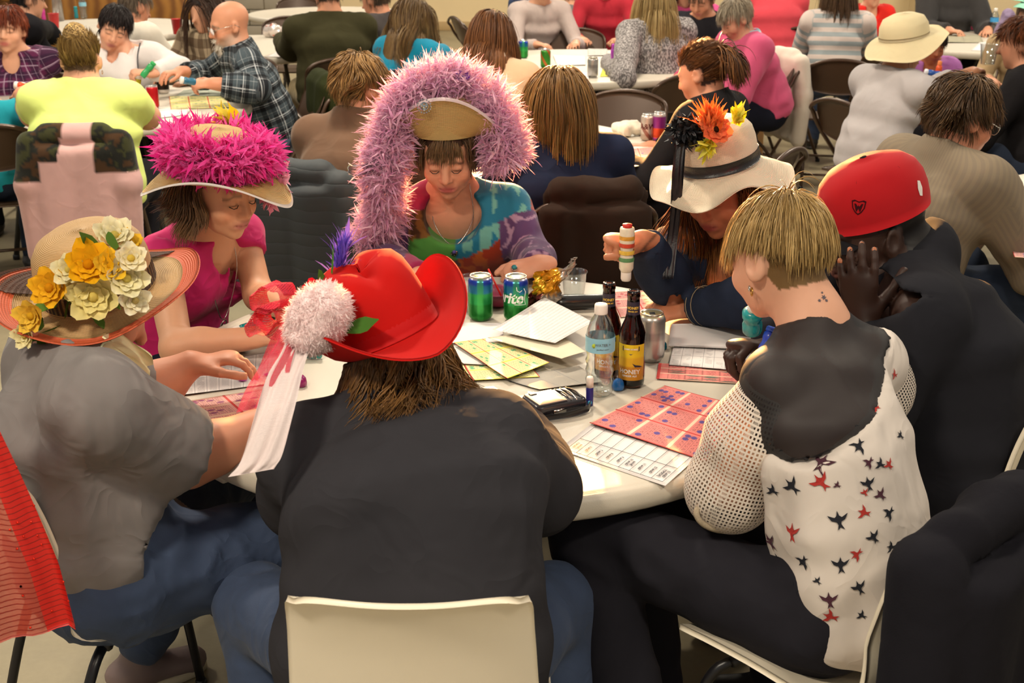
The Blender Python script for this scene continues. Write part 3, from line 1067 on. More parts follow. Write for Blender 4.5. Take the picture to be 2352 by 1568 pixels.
tag(m.build('wall_back', mat('cream_wall', '#e6cfa2', .7, .05, 2, .1, 60), smooth=False), kind='structure')
m = MB(); m.box((-9.0, 17.2, 2.0), (11.4, .2, 4.0))
m.box((-3.35, 17.9, 2.0), (.2, 1.6, 4.0))
wl = tag(m.build('wall_left', mat('grey_block_wall', '#8d8474', .8, .06, 3, .15, 60), smooth=False), kind='structure')
bm_ = mat('grey_block', '#928979', .85, .12, 5, .3, 90)
blk = MB().box((0, 0, 0), (.39, .03, .19), bevel=.006).build('concrete_block', bm_, wl)
blk_me = blk.data; bpy.data.objects.remove(blk)
for r in range(5):
    for k in range(16):
        o = bpy.data.objects.new('concrete_block', blk_me)
        COL.objects.link(o); o.parent = wl
        o.location = (-9.0 + k * .4 + (r % 2) * .2, 17.09, .1 + r * .2)
m = MB(); m.box((9.6, 17.4, 2.0), (8.0, .2, 4.0)); m.box((5.65, 18.0, 2.0), (.2, 1.4, 4.0))
tag(m.build('wall_right', mat('pale_panel_wall', '#d8c39b', .6, .05, 2, .05, 40), smooth=False), kind='structure')
m = MB(); m.box((9.6, 17.28, .09), (8.0, .04, .18), bevel=.01)
tag(m.build('baseboard_right', mat('black_baseboard', '#24201f', .6, .05)), kind='structure')
m = MB(); m.box((1.2, 18.48, .06), (9.0, .04, .12), bevel=.01)
tag(m.build('baseboard_back', mat('tan_baseboard', '#b79a6b', .6, .05)), kind='structure')
# wooden serving counter at the far left with a lit sign on it
cnt = empty('serving_counter', (-6.4, 15.6, 0), 'long varnished wooden serving counter by the far left wall', 'counter')
wood = NT('varnished_wood')
wv = wood.n('ShaderNodeTexWave'); wv.inputs['Scale'].default_value = 2.2; wv.inputs['Distortion'].default_value = 5; wv.inputs['Detail'].default_value = 3
wood.l(wood.coord(), wv.inputs['Vector'])
wood.l(wood.mix(wv.outputs[1], srgb('#6b4218'), srgb('#94652a')), wood.b.inputs['Base Color'])
wood.setp(Roughness=.4)
WOOD = wood.m
MB().box((-6.4, 15.6, 1.02), (5.6, .8, .06), bevel=.012).build('worktop', WOOD, cnt)
MB().box((-6.4, 15.65, .5), (5.4, .6, 1.0), bevel=.01).build('carcass', WOOD, cnt)
for k in range(8):
    p = MB().box((-8.85 + k * .7, 15.33, .5), (.62, .03, .84), bevel=.008).build('panel', WOOD, cnt)
sg = empty('sign', (-6.3, 15.24, .62), 'orange glowing sign board hung on the wooden counter', 'sign')
t = NT('lit_sign'); t.l(t.mix(t.noise(14, 3, .5, t.coord()), srgb('#f08a28'), srgb('#ffcf5a')), t.b.inputs['Base Color'])
t.l(t.mix(t.noise(14, 3, .5, t.coord()), srgb('#f08a28'), srgb('#ffcf5a')), t.b.inputs['Emission Color']); t.setp(Emission_Strength=.7)
MB().box((-6.3, 15.24, .86), (1.25, .06, .42), bevel=.02).build('frame', WOOD, sg)
MB().box((-6.3, 15.20, .86), (1.12, .03, .32), bevel=.01).build('face', t.m, sg)

# ------------------------------------------------------------------ round folding tables
TABLE_WHITE = mat('moulded_table_plastic', '#cfc6b6', .42, .04, 5, .25, 420, spec=.45)
STEEL = mat('grey_steel_tube', '#4a4845', .45, .05, metal=.6)
BLACKSTEEL = mat('black_tube', '#17161a', .35, .04, spec=.5)
def round_table(c, R, label, detail=True, z=.74):
    t = empty('round_table', (c[0], c[1], 0), label, 'table', 'round folding tables')
    C = A(c[0], c[1], 0)
    m = MB()
    m.lathe([(.001, z - .030), (R - .045, z - .030), (R - .032, z - .050), (R - .012, z - .050), (R - .003, z - .042), (R, z - .028), (R - .002, z - .012), (R - .008, z - .003), (R - .016, z - .001),
             (R - .022, z - .0015), (R - .026, z), (R - .034, z), (.001, z)], C, n=96, cap=False)
    top = m.build('tabletop', TABLE_WHITE, t, sharp=50)
    if detail:
        for k in range(4):
            a = math.radians(45 + 90 * k)
            p = C + A(math.cos(a) * (R - .02), math.sin(a) * (R - .02), z - .052)
            MB().box(p, (.05, .022, .012), rotm(math.degrees(a) + 90), bevel=.004).build('latch_rib', TABLE_WHITE, top)
    for sy in (-1, 1):
        lm = MB()
        for sx in (-1, 1):
            MB().tube([C + A(sx * .30, sy * .34, z - .04), C + A(sx * .40, sy * .42, .014)], .0145, 10).build('leg', STEEL, t)
            MB().lathe([(.018, 0), (.018, .022), (.015, .026)], C + A(sx * .40, sy * .42, 0), n=12).build('foot_cap', BLACKSTEEL, t)
        MB().tube([C + A(-.355, sy * .385, .33), C + A(.355, sy * .385, .33)], .011, 8).build('cross_bar', STEEL, t)
        MB().tube([C + A(0, sy * .385, .33), C + A(0, sy * .04, z - .045)], .009, 8).build('brace', STEEL, t)
    return t
MAIN = A(-.07, 2.91, .74)
round_table(MAIN, .762, 'large round white plastic table in the foreground strewn with bingo papers and bottles')
TABLES = {'left': (-2.2, 6.93, .80), 'mid': (-.10, 5.80, .74), 'back': (.45, 8.70, .88), 'olive': (-1.95, 9.80, .80), 'topleft': (-3.45, 11.2, .88), 'topmid': (1.05, 11.9, .80), 'topright': (3.65, 10.1, .82), 'edge': (2.46, 4.50, .76), 'farleft': (-1.75, 12.6, .76)}
for k, lb in (('left', 'round white table where the bald man in plaid sits'), ('mid', 'round white table between the navy-top woman and the ponytail woman'),
              ('back', 'round white table beside the blonde woman in grey speckled knit'), ('olive', 'white table in front of the man in the olive sweater'),
              ('topleft', 'far white table holding red cups beside the person in a black coat'), ('topmid', 'far white table in front of the grey-hoodie child'),
              ('topright', 'far white table with a water bottle and orange box at upper right'), ('edge', 'white table cut by the right edge beside the man in a tan jacket'), ('farleft', 'farthest white table behind the olive-sweater man with papers on it')):
    round_table(TABLES[k][:2], TABLES[k][2], lb, detail=False)

# ------------------------------------------------------------------ chairs
def place(parts_root, x, y, yaw):
    parts_root.location = (x, y, 0)
    parts_root.rotation_euler = (0, 0, math.radians(yaw))
    return parts_root
def copy_tree(o, parent=None):
    c = o.copy(); COL.objects.link(c)
    if parent is not None: c.parent = parent
    for ch in o.children: copy_tree(ch, c)
    return c
SHELL = mat('cream_white_shell', '#f4e8d0', .36, .03, 4, .05, 200, spec=.5)
def shell_chair():
    t = empty('shell_chair', (0, 0, 0), 'white moulded shell chair', 'chair', 'white moulded shell chairs around the front table')
    prof = spline([(.235, .425), (.20, .452), (.06, .452), (-.08, .442), (-.165, .462), (-.205, .53), (-.228, .63), (-.25, .73), (-.275, .805), (-.292, .835)], 40)
    hw = np.interp(np.linspace(0, 1, 40), [0, .12, .35, .5, .62, .8, 1], [.195, .222, .226, .212, .200, .190, .183])
    nu = 25
    P = np.zeros((40, nu, 3))
    u = np.linspace(-1, 1, nu)
    for i in range(40):
        e = 1.0
        v = i / 39
        if v > .86: e = math.sqrt(max(0.0, 1 - ((v - .86) / .14) ** 2 * .20))
        if v < .10: e = math.sqrt(max(0.0, 1 - ((.10 - v) / .10) ** 2 * .25))
        x = u * hw[i] * e
        back = np.clip((v - .45) / .2, 0, 1)
        y = prof[i, 0] + back * .055 * (np.abs(u) ** 2.2) * (1 - .35 * np.clip((v - .85) / .15, 0, 1))
        z = prof[i, 1] + (1 - back) * (.030 * np.abs(u) ** 2.5 - .012 * (1 - u ** 2)) - .012 * np.clip((v - .9) / .1, 0, 1) * np.abs(u) ** 6
        P[i] = np.stack([x, y, z], 1)
    m = MB(); m.grid(P, thick=-.010)
    sh = m.build('seat_shell', SHELL, t)
    mod = sh.modifiers.new('round', 'SUBSURF'); mod.levels = 1; mod.render_levels = 1
    for sx in (-1, 1):
        MB().tube(spline([A(sx * .15, .12, .43), A(sx * .19, .15, .40), A(sx * .205, .175, .30), A(sx * .225, .215, .012)], 14), .011, 8).build('leg', BLACKSTEEL, t)
        MB().tube(spline([A(sx * .15, -.10, .43), A(sx * .19, -.14, .40), A(sx * .205, -.185, .28), A(sx * .225, -.255, .012)], 14), .011, 8).build('leg', BLACKSTEEL, t)
        for y in (.215, -.255): MB().lathe([(.014, 0), (.014, .014), (.011, .018)], (sx * .225, y, 0), n=10).build('glide', BLACKSTEEL, t)
    MB().tube([A(-.17, .12, .428), A(.17, .12, .428)], .010, 8).build('cross_bar', BLACKSTEEL, t)
    MB().tube([A(-.17, -.10, .428), A(.17, -.10, .428)], .010, 8).build('cross_bar', BLACKSTEEL, t)
    return t
BROWN = mat('brown_enamel_metal', '#4a3526', .32, .06, 6, .05, 200, metal=.25, spec=.6)
BROWN2 = mat('brown_seat_metal', '#54402f', .38, .06, 6, metal=.2)
def folding_chair():
    t = empty('folding_chair', (0, 0, 0), 'brown metal folding chair', 'chair', 'brown metal folding chairs')
    w = .215
    path = [A(-w, .25, .012), A(-w, .02, .42), A(-w, -.17, .66), A(-w, -.215, .74)]
    top = arc(A(0, -.235, .745), 1, 180, 0, 13, A(w, 0, 0), A(0, -.02, .085))
    full = spline([*path, *top[1:-1], *[p * A(-1, 1, 1) for p in path[::-1]]], 60)
    MB().tube(full, .0115, 8).build('frame', BROWN, t)
    # curved sheet-metal back panel inside the frame
    u = np.linspace(-1, 1, 21); v = np.linspace(0, 1, 9)
    P = np.zeros((21, 9, 3))
    for i, uu in enumerate(u):
        topz = .745 + .085 * math.sqrt(max(0, 1 - uu * uu)) - .004
        botz = .60 + .035 * uu * uu
        for j, vv in enumerate(v):
            z = lerp(botz, topz, vv)
            P[i, j] = (uu * (w - .004), -.135 - (z - .60) * .42 - .030 * (1 - uu * uu), z)
    MB().grid(P, thick=.006).build('back_panel', BROWN, t)
    u = np.linspace(-1, 1, 15); v = np.linspace(-1, 1, 11)
    P = np.array([[(uu * (.205 - .02 * (vv < -.9)), .035 + vv * .19, .445 - .012 * (1 - uu ** 2) * (1 - vv ** 2) - .012 * max(0, vv) ** 6) for vv in v] for uu in u])
    MB().grid(P, thick=.012).build('seat', BROWN2, t)
    for sx in (-1, 1):
        MB().tube([A(sx * .19, -.27, .012), A(sx * .19, -.03, .30), A(sx * .19, .12, .43)], .0105, 8).build('leg', BROWN, t)
        for p in ((sx * .215, .25, 0), (sx * .19, -.27, 0)): MB().lathe([(.016, 0), (.015, .02), (.012, .024)], p, n=10).build('foot_cap', BLACKSTEEL, t)
    MB().tube([A(-.19, -.20, .09), A(.19, -.20, .09)], .008, 8).build('cross_bar', BROWN, t)
    MB().tube([A(-.215, .175, .145), A(.215, .175, .145)], .008, 8).build('cross_bar', BROWN, t)
    return t
_shell = shell_chair(); _fold = folding_chair()
_used = {}
def chair(kind, x, y, yaw, label):
    src = _shell if kind == 'shell' else _fold
    o = src if kind not in _used else copy_tree(src)
    _used[kind] = 1
    o['label'] = label
    return place(o, x, y, yaw)
# ------------------------------------------------------------------ the seven people at the front table
from mathutils.bvhtree import BVHTree
DENIM = fabric('blue_denim', '#3f4c66', .8, .22, 500, .35, .1, wr=.7)
DENIM_PALE = fabric('pale_denim', '#6b7f9b', .8, .2, 500, .35, .1)
BLACKCLOTH = fabric('black_cloth', '#25242a', .9, .1, 700, .2, .08)
SILVER = mat('silver_metal', '#c9c6c0', .22, .03, metal=1.0)
GOLD = mat('gold_metal', '#c79a4a', .25, .03, metal=1.0)
HAND_FLAT = dict(curl=(12, 16, 10), spread=5, thumb=(38, 12))
HAND_RELAX = dict(curl=(25, 32, 20), spread=4, thumb=(35, 18))
HAND_FIST = dict(curl=(70, 85, 45), spread=1, thumb=(22, 26))
HAND_GRIP = dict(curl=(48, 58, 32), spread=2, thumb=(48, 30))
def bvh_of(o):
    me = o.data
    off = np.zeros(3); p = o
    while p is not None:
        off += np.array(p.location); p = p.parent
    V = np.empty(len(me.vertices) * 3); me.vertices.foreach_get('co', V)
    V = V.reshape(-1, 3) + off
    return BVHTree.FromPolygons([Vector(v) for v in V], [tuple(p.vertices) for p in me.polygons])
def decal(bvh, p, n, up, poly, size, name, material, parent, lift=.0015, rot=0.0):
    """flat print laid on a surface around point p"""
    n = nrm(n); x = nrm(np.cross(up, n)); y = np.cross(n, x)
    c, s = math.cos(math.radians(rot)), math.sin(math.radians(rot))
    P = []
    for a, b in poly:
        a, b = (a * c - b * s) * size, (a * s + b * c) * size
        q = np.asarray(p) + x * a + y * b
        hit = bvh.ray_cast(Vector(q + n * .05), Vector(-n), .12)
        P.append(np.array(hit[0]) + np.array(hit[1]) * lift * (1 if np.array(hit[1]) @ n > 0 else -1) if hit[0] is not None else q + n * lift)
    P = np.array(P)
    V = np.concatenate([P, [P.mean(0)]])
    k = len(P)
    me = raw_mesh(name, V, [np.array([[i, (i + 1) % k, k] for i in range(k)])], False)
    return link(name, me, material, parent)
def flower(c, n, r, petals, color, center, rng, layers=2, cup=.35, col2=None):
    """V, Q, C of one blossom made of cupped petals"""
    n = nrm(n); x = nrm(np.cross(n, A(.3, .2, .9))); y = np.cross(n, x)
    parts = []
    for l in range(layers):
        for k in range(petals):
            a = 2 * math.pi * (k + .5 * l) / petals + rng.rand() * .2
            d = x * math.cos(a) + y * math.sin(a); t = np.cross(n, d)
            rl = r * (1 - .28 * l) * (.9 + .2 * rng.rand())
            P = np.zeros((5, 5, 3))
            for i, u in enumerate(np.linspace(0, 1, 5)):
                w = rl * .48 * math.sin(math.pi * (.12 + .78 * u)) 
                for j, v in enumerate(np.linspace(-1, 1, 5)):
                    P[i, j] = c + d * rl * u + t * w * v + n * (rl * (cup * u * u + l * .16 + .10 * v * v) + rl * .05 * math.sin(9 * u + 4 * v + k))
            I = np.arange(25).reshape(5, 5)
            Q = np.stack([I[:-1, :-1], I[1:, :-1], I[1:, 1:], I[:-1, 1:]], -1).reshape(-1, 4)
            cc = np.array(srgb(color)); c2 = np.array(srgb(col2 or color))
            C = np.array([lerp(c2, cc, i / 4) * (.85 + .3 * rng.rand()) for i in range(5) for j in range(5)])
            parts.append((P.reshape(-1, 3), Q, np.clip(C, 0, 1)))
    # fuzzy centre
    s = MB().lathe([(.001, .5), (.30, .42), (.42, .2), (.36, 0)], (0, 0, 0), n=8, cap=False)
    V = np.concatenate(s.V) * r * .55
    V = c + np.outer(V[:, 0], x) + np.outer(V[:, 1], y) + np.outer(V[:, 2] + r * .1, n)
    parts.append((V, np.concatenate(s.Q), np.tile(np.array(srgb(center)), (len(V), 1))))
    return join_locks(parts)
def blossom(name, parent, *a, **k):
    V, Q, C = flower(*a, **k)
    me = raw_mesh(name, V, [Q]); set_col(me, C)
    return link(name, me, fluff_material('petal', .25), parent)
def leaves(name, parent, pts, dirs, ln, wd, color, rng):
    for q, d in zip(pts, dirs):
        V, Q, C = feather_strip(1, np.asarray([q], float), np.asarray([d], float), ln, wd, rng, .5, 5, .2, color, .25, None, .1)
        me = raw_mesh(name, V, [Q]); set_col(me, C)
        o = link(name, me, fluff_material('leaf', .2), parent)
    return o

# ---- A: person in the red felt cowboy hat, back to the camera
J = dict(pelvis=A(-.165, 1.90, .55), s=1.0, HR=rotm(14, 20, -17))
J['waist'] = A(-.165, 1.90, .72); J['chest'] = A(-.16, 1.95, .845); J['neck'] = at(912, 948, 2.06)
J['shL'] = at(705, 1040, 2.05); J['shR'] = at(1132, 1015, 2.05)
J['elL'] = at(700, 1135, 2.13); J['elR'] = at(1232, 1122, 2.12)
J['wrL'] = A(-.36, 2.38, .78); J['wrR'] = A(.02, 2.40, .78)
J['head'] = at(918, 832, 2.13)
J['hipL'] = A(-.26, 1.92, .53); J['hipR'] = A(-.07, 1.92, .53)
J['knL'] = at(585, 1385, 2.25); J['knR'] = at(1272, 1385, 2.22)
J['anL'] = A(-.45, 2.08, .09); J['anR'] = A(.10, 2.02, .09)
RH = person(J, 'person in black hoodie and red felt cowboy hat seated in front with back turned')
make_body(RH, J, '#c98f70', .008, 1.0, under=-.035, hands={'L': dict(d=(.5, .9, 0), n=(0, 0, 1), **HAND_RELAX), 'R': dict(d=(-.5, .9, 0), n=(0, 0, 1), **HAND_RELAX)}, hair='#4a3220')
hood_c = lerp(J['neck'], J['chest'], .30)
def _hood(F):
    lat, up, fw = torso_axes(J)
    R = np.stack([lat, fw, up], 1)
    F.ell(J['pelvis'] - fw * .05 + up * .03, A(.215, .14, .12), None, .06)
make_top(RH, J, fabric('charcoal_fleece', '#333236', .95, .10, 600, .25, .25, wr=.5), 'hoodie', .009, .020, 1.25, 1.97, .012, 7, 4, extra=_hood, sleeve_o=.026, dep=.74, hem=.0, collar=1)
lat, up, fw = torso_axes(J); R_ = np.stack([lat, fw, up], 1)
F = Field(); F.ell(J['neck'] - fw * .055 - up * .095, A(.150, .060, .110), R_, .03); F.ell(J['neck'] - fw * .01 - up * .02, A(.110, .080, .045), R_, .03)
V, Q = F.mesh(.009); V = folds(V, Q, .006, 9, (1, 1, .5), 3)
link('hood', raw_mesh('hood', V, [Q]), fabric('charcoal_fleece', '#333236'), RH)
make_pants(RH, J, DENIM, 'jeans', .010, .014, 1.12, .006, 5)
make_shoes(RH, J, mat('dark_shoe', '#2a2624', .5, .1), 0)
g = hframe(J)
_l, _u, _f = torso_axes(J)
_hc = J['neck'] - _f * .05 - _u * .07
neckc = [(_hc - _l * .07, _hc + _l * .07, .092)]
_mk = lambda L: (L[:, 2] < .022) & (L[:, 1] < .03) & (L[:, 2] > -.06)
def loose_waves(n, seed, color, light, r, grow):
    # locks hanging all round the back of the head in loose waves, short at the nape and long at the sides
    q = np.random.RandomState(seed); a = math.radians(-106) + (q.rand(n) - .5) * math.radians(265); sd = np.abs(np.sin((a + 1.85) / 1.4)) ** 1.3
    L = (.115 + .085 * sd) * (.75 + .45 * q.rand(n)); ph = q.rand(n) * .9 + 3 * vnoise(np.c_[a * 3, a * 0, a * 0], 1); pts = []
    for t in np.linspace(0, 1, 13):
        rad = .088 + (.030 + .030 * q.rand(n) * 0 + grow) * t + .014 * t * np.sin(7.5 * t + ph * 3) + .020 * t ** 4
        aa = a + .16 * t * np.sin(8 * t + ph * 4)
        base = J['HR'] @ np.stack([1.04 * rad * np.cos(aa), 1.12 * rad * np.sin(aa) - .012, np.full(n, .030)])
        pts.append(J['head'] + base.T + np.outer(L * t, A(0, 0, -1)) + q.randn(n, 3) * .0012)
    return ribbon_locks(np.stack(pts, 1), r, color, q, .3, light, tone=vnoise(pts[0] * 60 + seed, 1) * .5 + .5)
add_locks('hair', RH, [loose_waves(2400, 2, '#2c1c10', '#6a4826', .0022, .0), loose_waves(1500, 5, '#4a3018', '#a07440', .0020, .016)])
RED_FELT = fabric('red_felt', '#b9130f', .95, .05, 260, .12, .0, wr=0)
hatf = (g(0, -.012, .050), J['HR'] @ rotm(8, -6, -6))
def cowboy(r, th, x, y, z):
    # crown with a lengthwise crease, brim curled up at both sides (local y = front/back)
    k = np.clip((r - .092) / .10, 0, 1)
    side = np.abs(np.cos(th)) ** 1.5
    z = z + k ** 1.6 * (.078 * side - .040 * np.abs(np.sin(th)) ** 2)
    x = x * (1 - .22 * k * side)
    return x, y, z
def crown_dent(r, th, x, y, z):
    t = np.clip((z - .05) / .075, 0, 1)
    z = z - t * (.024 * np.exp(-(x / .030) ** 2) * (.6 + .4 * np.cos(2 * th) ** 2) * (z > .08))
    x = x * (1 - .16 * t * np.abs(np.sin(th)))
    z = z + t * .012 * np.sin(th)
    return x, y, z
hat = MB()
P, U = hat_surface(hatf, [(.088, .0), (.100, -.002), (.118, -.001), (.138, .002), (.158, .006), (.176, .010), (.190, .013), (.197, .014)], cowboy, 80, sx=.92, sy=1.10)
hat.grid(P, U, -.004, closed=True)
P, U = hat_surface(hatf, [(.094, -.004), (.094, .025), (.092, .06), (.090, .095), (.085, .118), (.074, .134), (.054, .142), (.028, .144), (.001, .144)], crown_dent, 80, sx=.92, sy=1.10)
hat.grid(P, U, -.003, closed=True)
hatA = hat.build('hat', RED_FELT, RH)
bnd = MB()
P, U = hat_surface(hatf, [(.0965, .002), (.0965, .012), (.0945, .030), (.093, .034)], None, 60, sx=.92, sy=1.10)
bnd.grid(P, U, -.002, closed=True).build('hat_band', fabric('red_ribbon', '#b80f10', .7, .05), hatA)
rng = np.random.RandomState(3)
# white fluffy flower, pink mesh bow, purple plume, leaves and a long white net streamer on the left of the hat
pf = at(730, 728, 2.02)
v = rng.randn(6000, 3); v /= np.linalg.norm(v, axis=1, keepdims=True)
F = Field(); F.ell(pf, A(.044, .036, .048), None, .02); F.ell(pf + A(-.02, 0, -.03), A(.03, .03, .03), None, .03); F.ell(pf + A(.02, 0, .02), A(.03, .03, .03), None, .03)
V, Q = F.mesh(.004); V = folds(V, Q, .008, 40, (1, 1, 1), 2)
wf = link('white_flower', raw_mesh('white_flower', V, [Q]), mat('white_plush', '#f8dfde', .95, .03, 60, .4, 500), hatA)
N = vnormals(V, Q); i_ = rng.randint(0, len(V), 6000)
add_locks('plush_fuzz', wf, [feather_strip(6000, V[i_], N[i_] + rng.randn(6000, 3) * .8, .009, .0007, rng, 1., 3, .2, '#fae0df', .05, '#fff4f2')], fluff_material())
def net_material(key, col, sx, sy, w=.30, al=1.0):
    if key in _M: return _M[key]
    t = NT(key)
    uv = t.attr('uvp').outputs['Vector']
    sp = t.n('ShaderNodeSeparateXYZ'); t.l(uv, sp.inputs[0])
    wob = t.math('MULTIPLY', t.noise(5, 2, .5, uv), 1.2)
    a = t.math('FRACT', t.math('ADD', t.math('MULTIPLY', sp.outputs[0], sx), wob)); b = t.math('FRACT', t.math('ADD', t.math('MULTIPLY', sp.outputs[1], sy), wob))
    m = t.math('MAXIMUM', t.math('LESS_THAN', a, w), t.math('LESS_THAN', b, w))
    t.b.inputs['Base Color'].default_value = (*srgb(col), 1)
    t.setp(Roughness=.8)
    t.l(t.math('MULTIPLY_ADD', m, al * .75, al * .25), t.b.inputs['Alpha'])
    _M[key] = t.m
    return t.m
def ribbon(path, width, wdir, nu=40, nv=13, ruffle=.006, seed=0, taper=None):
    C = spline(path, nu); wdir = np.asarray(wdir, float)
    P = np.zeros((nu, nv, 3)); U = np.zeros((nu, nv, 2))
    for i in range(nu):
        t = i / (nu - 1)
        w = width * (taper(t) if taper else 1)
        wd = nrm(lerp(wdir[0], wdir[-1], t)) if wdir.ndim == 2 else nrm(wdir)
        nn = nrm(np.cross(C[min(i + 1, nu - 1)] - C[max(i - 1, 0)], wd))
        for j in range(nv):
            v = j / (nv - 1) - .5
            P[i, j] = C[i] + wd * v * w + nn * ruffle * (math.sin(v * 14 + t * 5 + seed) + .6 * math.sin(v * 23 + t * 11 + seed * 2))
            U[i, j] = (j / (nv - 1), t)
    return P, U
P, U = ribbon([at(692, 775, 2.02), at(658, 850, 1.97), at(630, 950, 1.90), at(600, 1050, 1.86), at(576, 1086, 1.85)], .058, A(1, .1, .15), 60, 17, .003, 1, lambda t: .9 + .35 * t)
MB().grid(P, U, .0008).build('net_streamer', net_material('white_net', '#f0dedb', 60, 150, .5, .95), hatA, uv=True)
P, U = ribbon([at(672, 735, 2.06), at(645, 800, 2.00), at(618, 865, 1.96), at(600, 935, 1.94)], .070, A(1, .1, .2), 40, 13, .005, 2, lambda t: .45 + .75 * t)
MB().grid(P, U, .0006).build('pink_net_tail', net_material('pink_net', '#e8405a', 46, 70, .26, .75), hatA, uv=True)
bow = MB()
for cx, cy, rx, ry, ang in ((628, 683, .026, .022, 10), (655, 735, .042, .026, -25), (618, 735, .030, .018, 30)):
    c0 = at(cx, cy, 2.10)
    th = np.linspace(0, 2 * math.pi, 33)[:-1]
    Pg = np.zeros((32, 6, 3)); Ug = np.zeros((32, 6, 2))
    for j, dd in enumerate(np.linspace(-.022, .022, 6)):
        ca, sa = math.cos(math.radians(ang)), math.sin(math.radians(ang))
        X = rx * np.cos(th); Z = ry * np.sin(th)
        Pg[:, j] = c0 + np.stack([X * ca - Z * sa + dd * .5, np.full(32, dd), X * sa + Z * ca + .004 * np.sin(5 * th + j)], 1)
        Ug[:, j] = np.stack([th / (2 * math.pi), np.full(32, j / 5)], 1)
    bow.grid(Pg, Ug, .0007, closed=True)
bow.build('net_bow', net_material('pink_net_bow', '#e5364f', 60, 16, .34, .85), hatA, uv=True)
pl = at(770, 650, 2.16)
v = np.tile(A(.02, .05, .16), (160, 1)) + rng.randn(160, 3) * .03
add_locks('purple_plume', hatA, [feather_strip(160, np.linspace(0, 1, 160)[:, None] * A(.018, .0, .055) + pl, v, .045, .003, rng, .6, 4, .0, '#5a3fb0', .2, '#8a6fe0')], fluff_material())
leaves('leaf', hatA, [at(755, 668, 2.12), at(748, 650, 2.13), at(760, 640, 2.13), at(718, 775, 2.03), at(790, 757, 2.02)], [(-.3, 0, 1), (-.6, -.2, .6), (.2, 0, 1), (-.8, 0, -.3), (.9, 0, .2)], .05, .010, '#4c7a33', rng)
blossom('red_flower', hatA, at(722, 668, 2.10), A(-.3, -.8, .5), .022, 6, '#c0182a', '#7a0f18', rng)

# ---- B: person in a grey T-shirt with the flowered straw hat, left
J = dict(pelvis=A(-.82, 2.30, .55), s=1.03, HR=rotm(-58, 34, 8))
J['waist'] = A(-.835, 2.29, .72); J['chest'] = A(-.835, 2.29, .85); J['neck'] = at(150, 838, 2.30)
J['shR'] = at(225, 930, 2.14); J['shL'] = J['neck'] + A(-.10, .17, -.05)
J['elR'] = at(430, 1058, 2.30); J['wrR'] = atz(620, 965, .785)
J['elL'] = at(335, 905, 2.62); J['wrL'] = atz(436, 838, .83)
J['head'] = at(222, 700, 2.40)
J['hipR'] = A(-.78, 2.22, .53); J['hipL'] = A(-.86, 2.40, .53)
J['knR'] = A(-.455, 2.42, .53); J['knL'] = A(-.68, 2.74, .53)
J['anR'] = A(-.50, 2.42, .09); J['anL'] = atz(318, 1500, .09)
GM = person(J, 'person in grey T-shirt and flowered straw sun hat seated at the left')
make_body(GM, J, '#cf8f70', .007, 1.20, hands={'R': dict(d=(.95, .2, -.05), n=(0, -.3, .95), **HAND_RELAX), 'L': dict(d=(.9, .3, .1), n=(0, .1, 1), **HAND_RELAX)}, hair='#6b5a48', lips='#a05a50')
def _slv(F):
    e, d = lerp(J['shR'], J['elR'], .80), nrm(J['elR'] - J['shR'])
    F.cone(J['shR'], e + d * .03, .078, .096, .04, .85, A(0, .3, .9))
make_top(GM, J, fabric('heather_grey_jersey', '#7d7775', .9, .12, 900, .25, .15, wr=.8), 'shirt', .009, .018, 1.12, {'R': .86, 'L': .9}, .016, 10, 7, sleeve_o=.026, belly=.75, extra=_slv, dep=.80, subs=lambda F: F.plane(lerp(J['shR'], J['elR'], .84), nrm(J['elR'] - J['shR']), J['elR'] - .15, J['elR'] + .15))
make_pants(GM, J, DENIM, 'jeans', .010, .016, 1.18, .012, 9, .92)
make_shoes(GM, J, mat('pink_grey_sneaker', '#7d6a66', .6, .2), -60, mat('cream_sole', '#cfc2a4', .6, .1), 'sneaker', 1.05)
P, U = ribbon([at(238, 806, 2.22), at(268, 796, 2.30), at(318, 832, 2.42), at(342, 858, 2.47)], .055, A(.2, .2, .8), 24, 9, .006, 3)
MB().grid(P, U, .004).build('neck_scarf', fabric('pale_yellow_silk', '#e6e2b4', .5, .06, 200, .1), GM)
g = hframe(J)
_u = nrm(A(-.09, -.25, .96)); _r = nrm(np.cross(A(.85, .53, 0), _u)); hatf = (at(224, 652, 2.39), np.stack([_r, np.cross(_u, _r), _u], 1))
def sunwave(r, th, x, y, z):
    k = np.clip((r - .105) / .12, 0, 1)
    z = z - .030 * k - .028 * k * np.cos(2 * th + .8) + .030 * k * k * np.sin(th + 2.6) + .006 * np.sin(5 * th) * k
    return x, y, z
STRAW = straw('natural_straw', '#c9a06a', .72)
hat = MB()
P, U = hat_surface(hatf, [(.100, -.010), (.112, -.012), (.130, -.010), (.142, -.008), (.154, -.004)], sunwave, 90, sy=1.06)
hat.grid(P, U, -.003, closed=True)
P, U = hat_surface(hatf, [(.101, -.010), (.100, .02), (.099, .05), (.094, .078), (.082, .098), (.060, .112), (.032, .117), (.001, .118)], None, 72, sy=1.08)
hat.grid(P, U, -.003, closed=True)
hatB = hat.build('hat', STRAW, GM, uv=True)
P, U = hat_surface(hatf, [(.154, -.004), (.162, -.001), (.171, .004), (.180, .010), (.187, .017)], sunwave, 90, sy=1.06)
MB().grid(P, U, -.004, closed=True).build('brim_edge', straw('orange_straw', '#c9562c', .75, 200), hatB, uv=True)
P, U = hat_surface(hatf, [(.1025, -.006), (.1025, .010), (.1015, .030)], None, 60, sy=1.08)
MB().grid(P, U, -.002, closed=True).build('hat_band', net_material('brown_lace', '#3a2418', 60, 8, .55), hatB, uv=True)
P, U = hat_surface(hatf, [(.106, -.006), (.13, -.001), (.165, .004), (.200, .020)], sunwave, 90, sy=1.06)
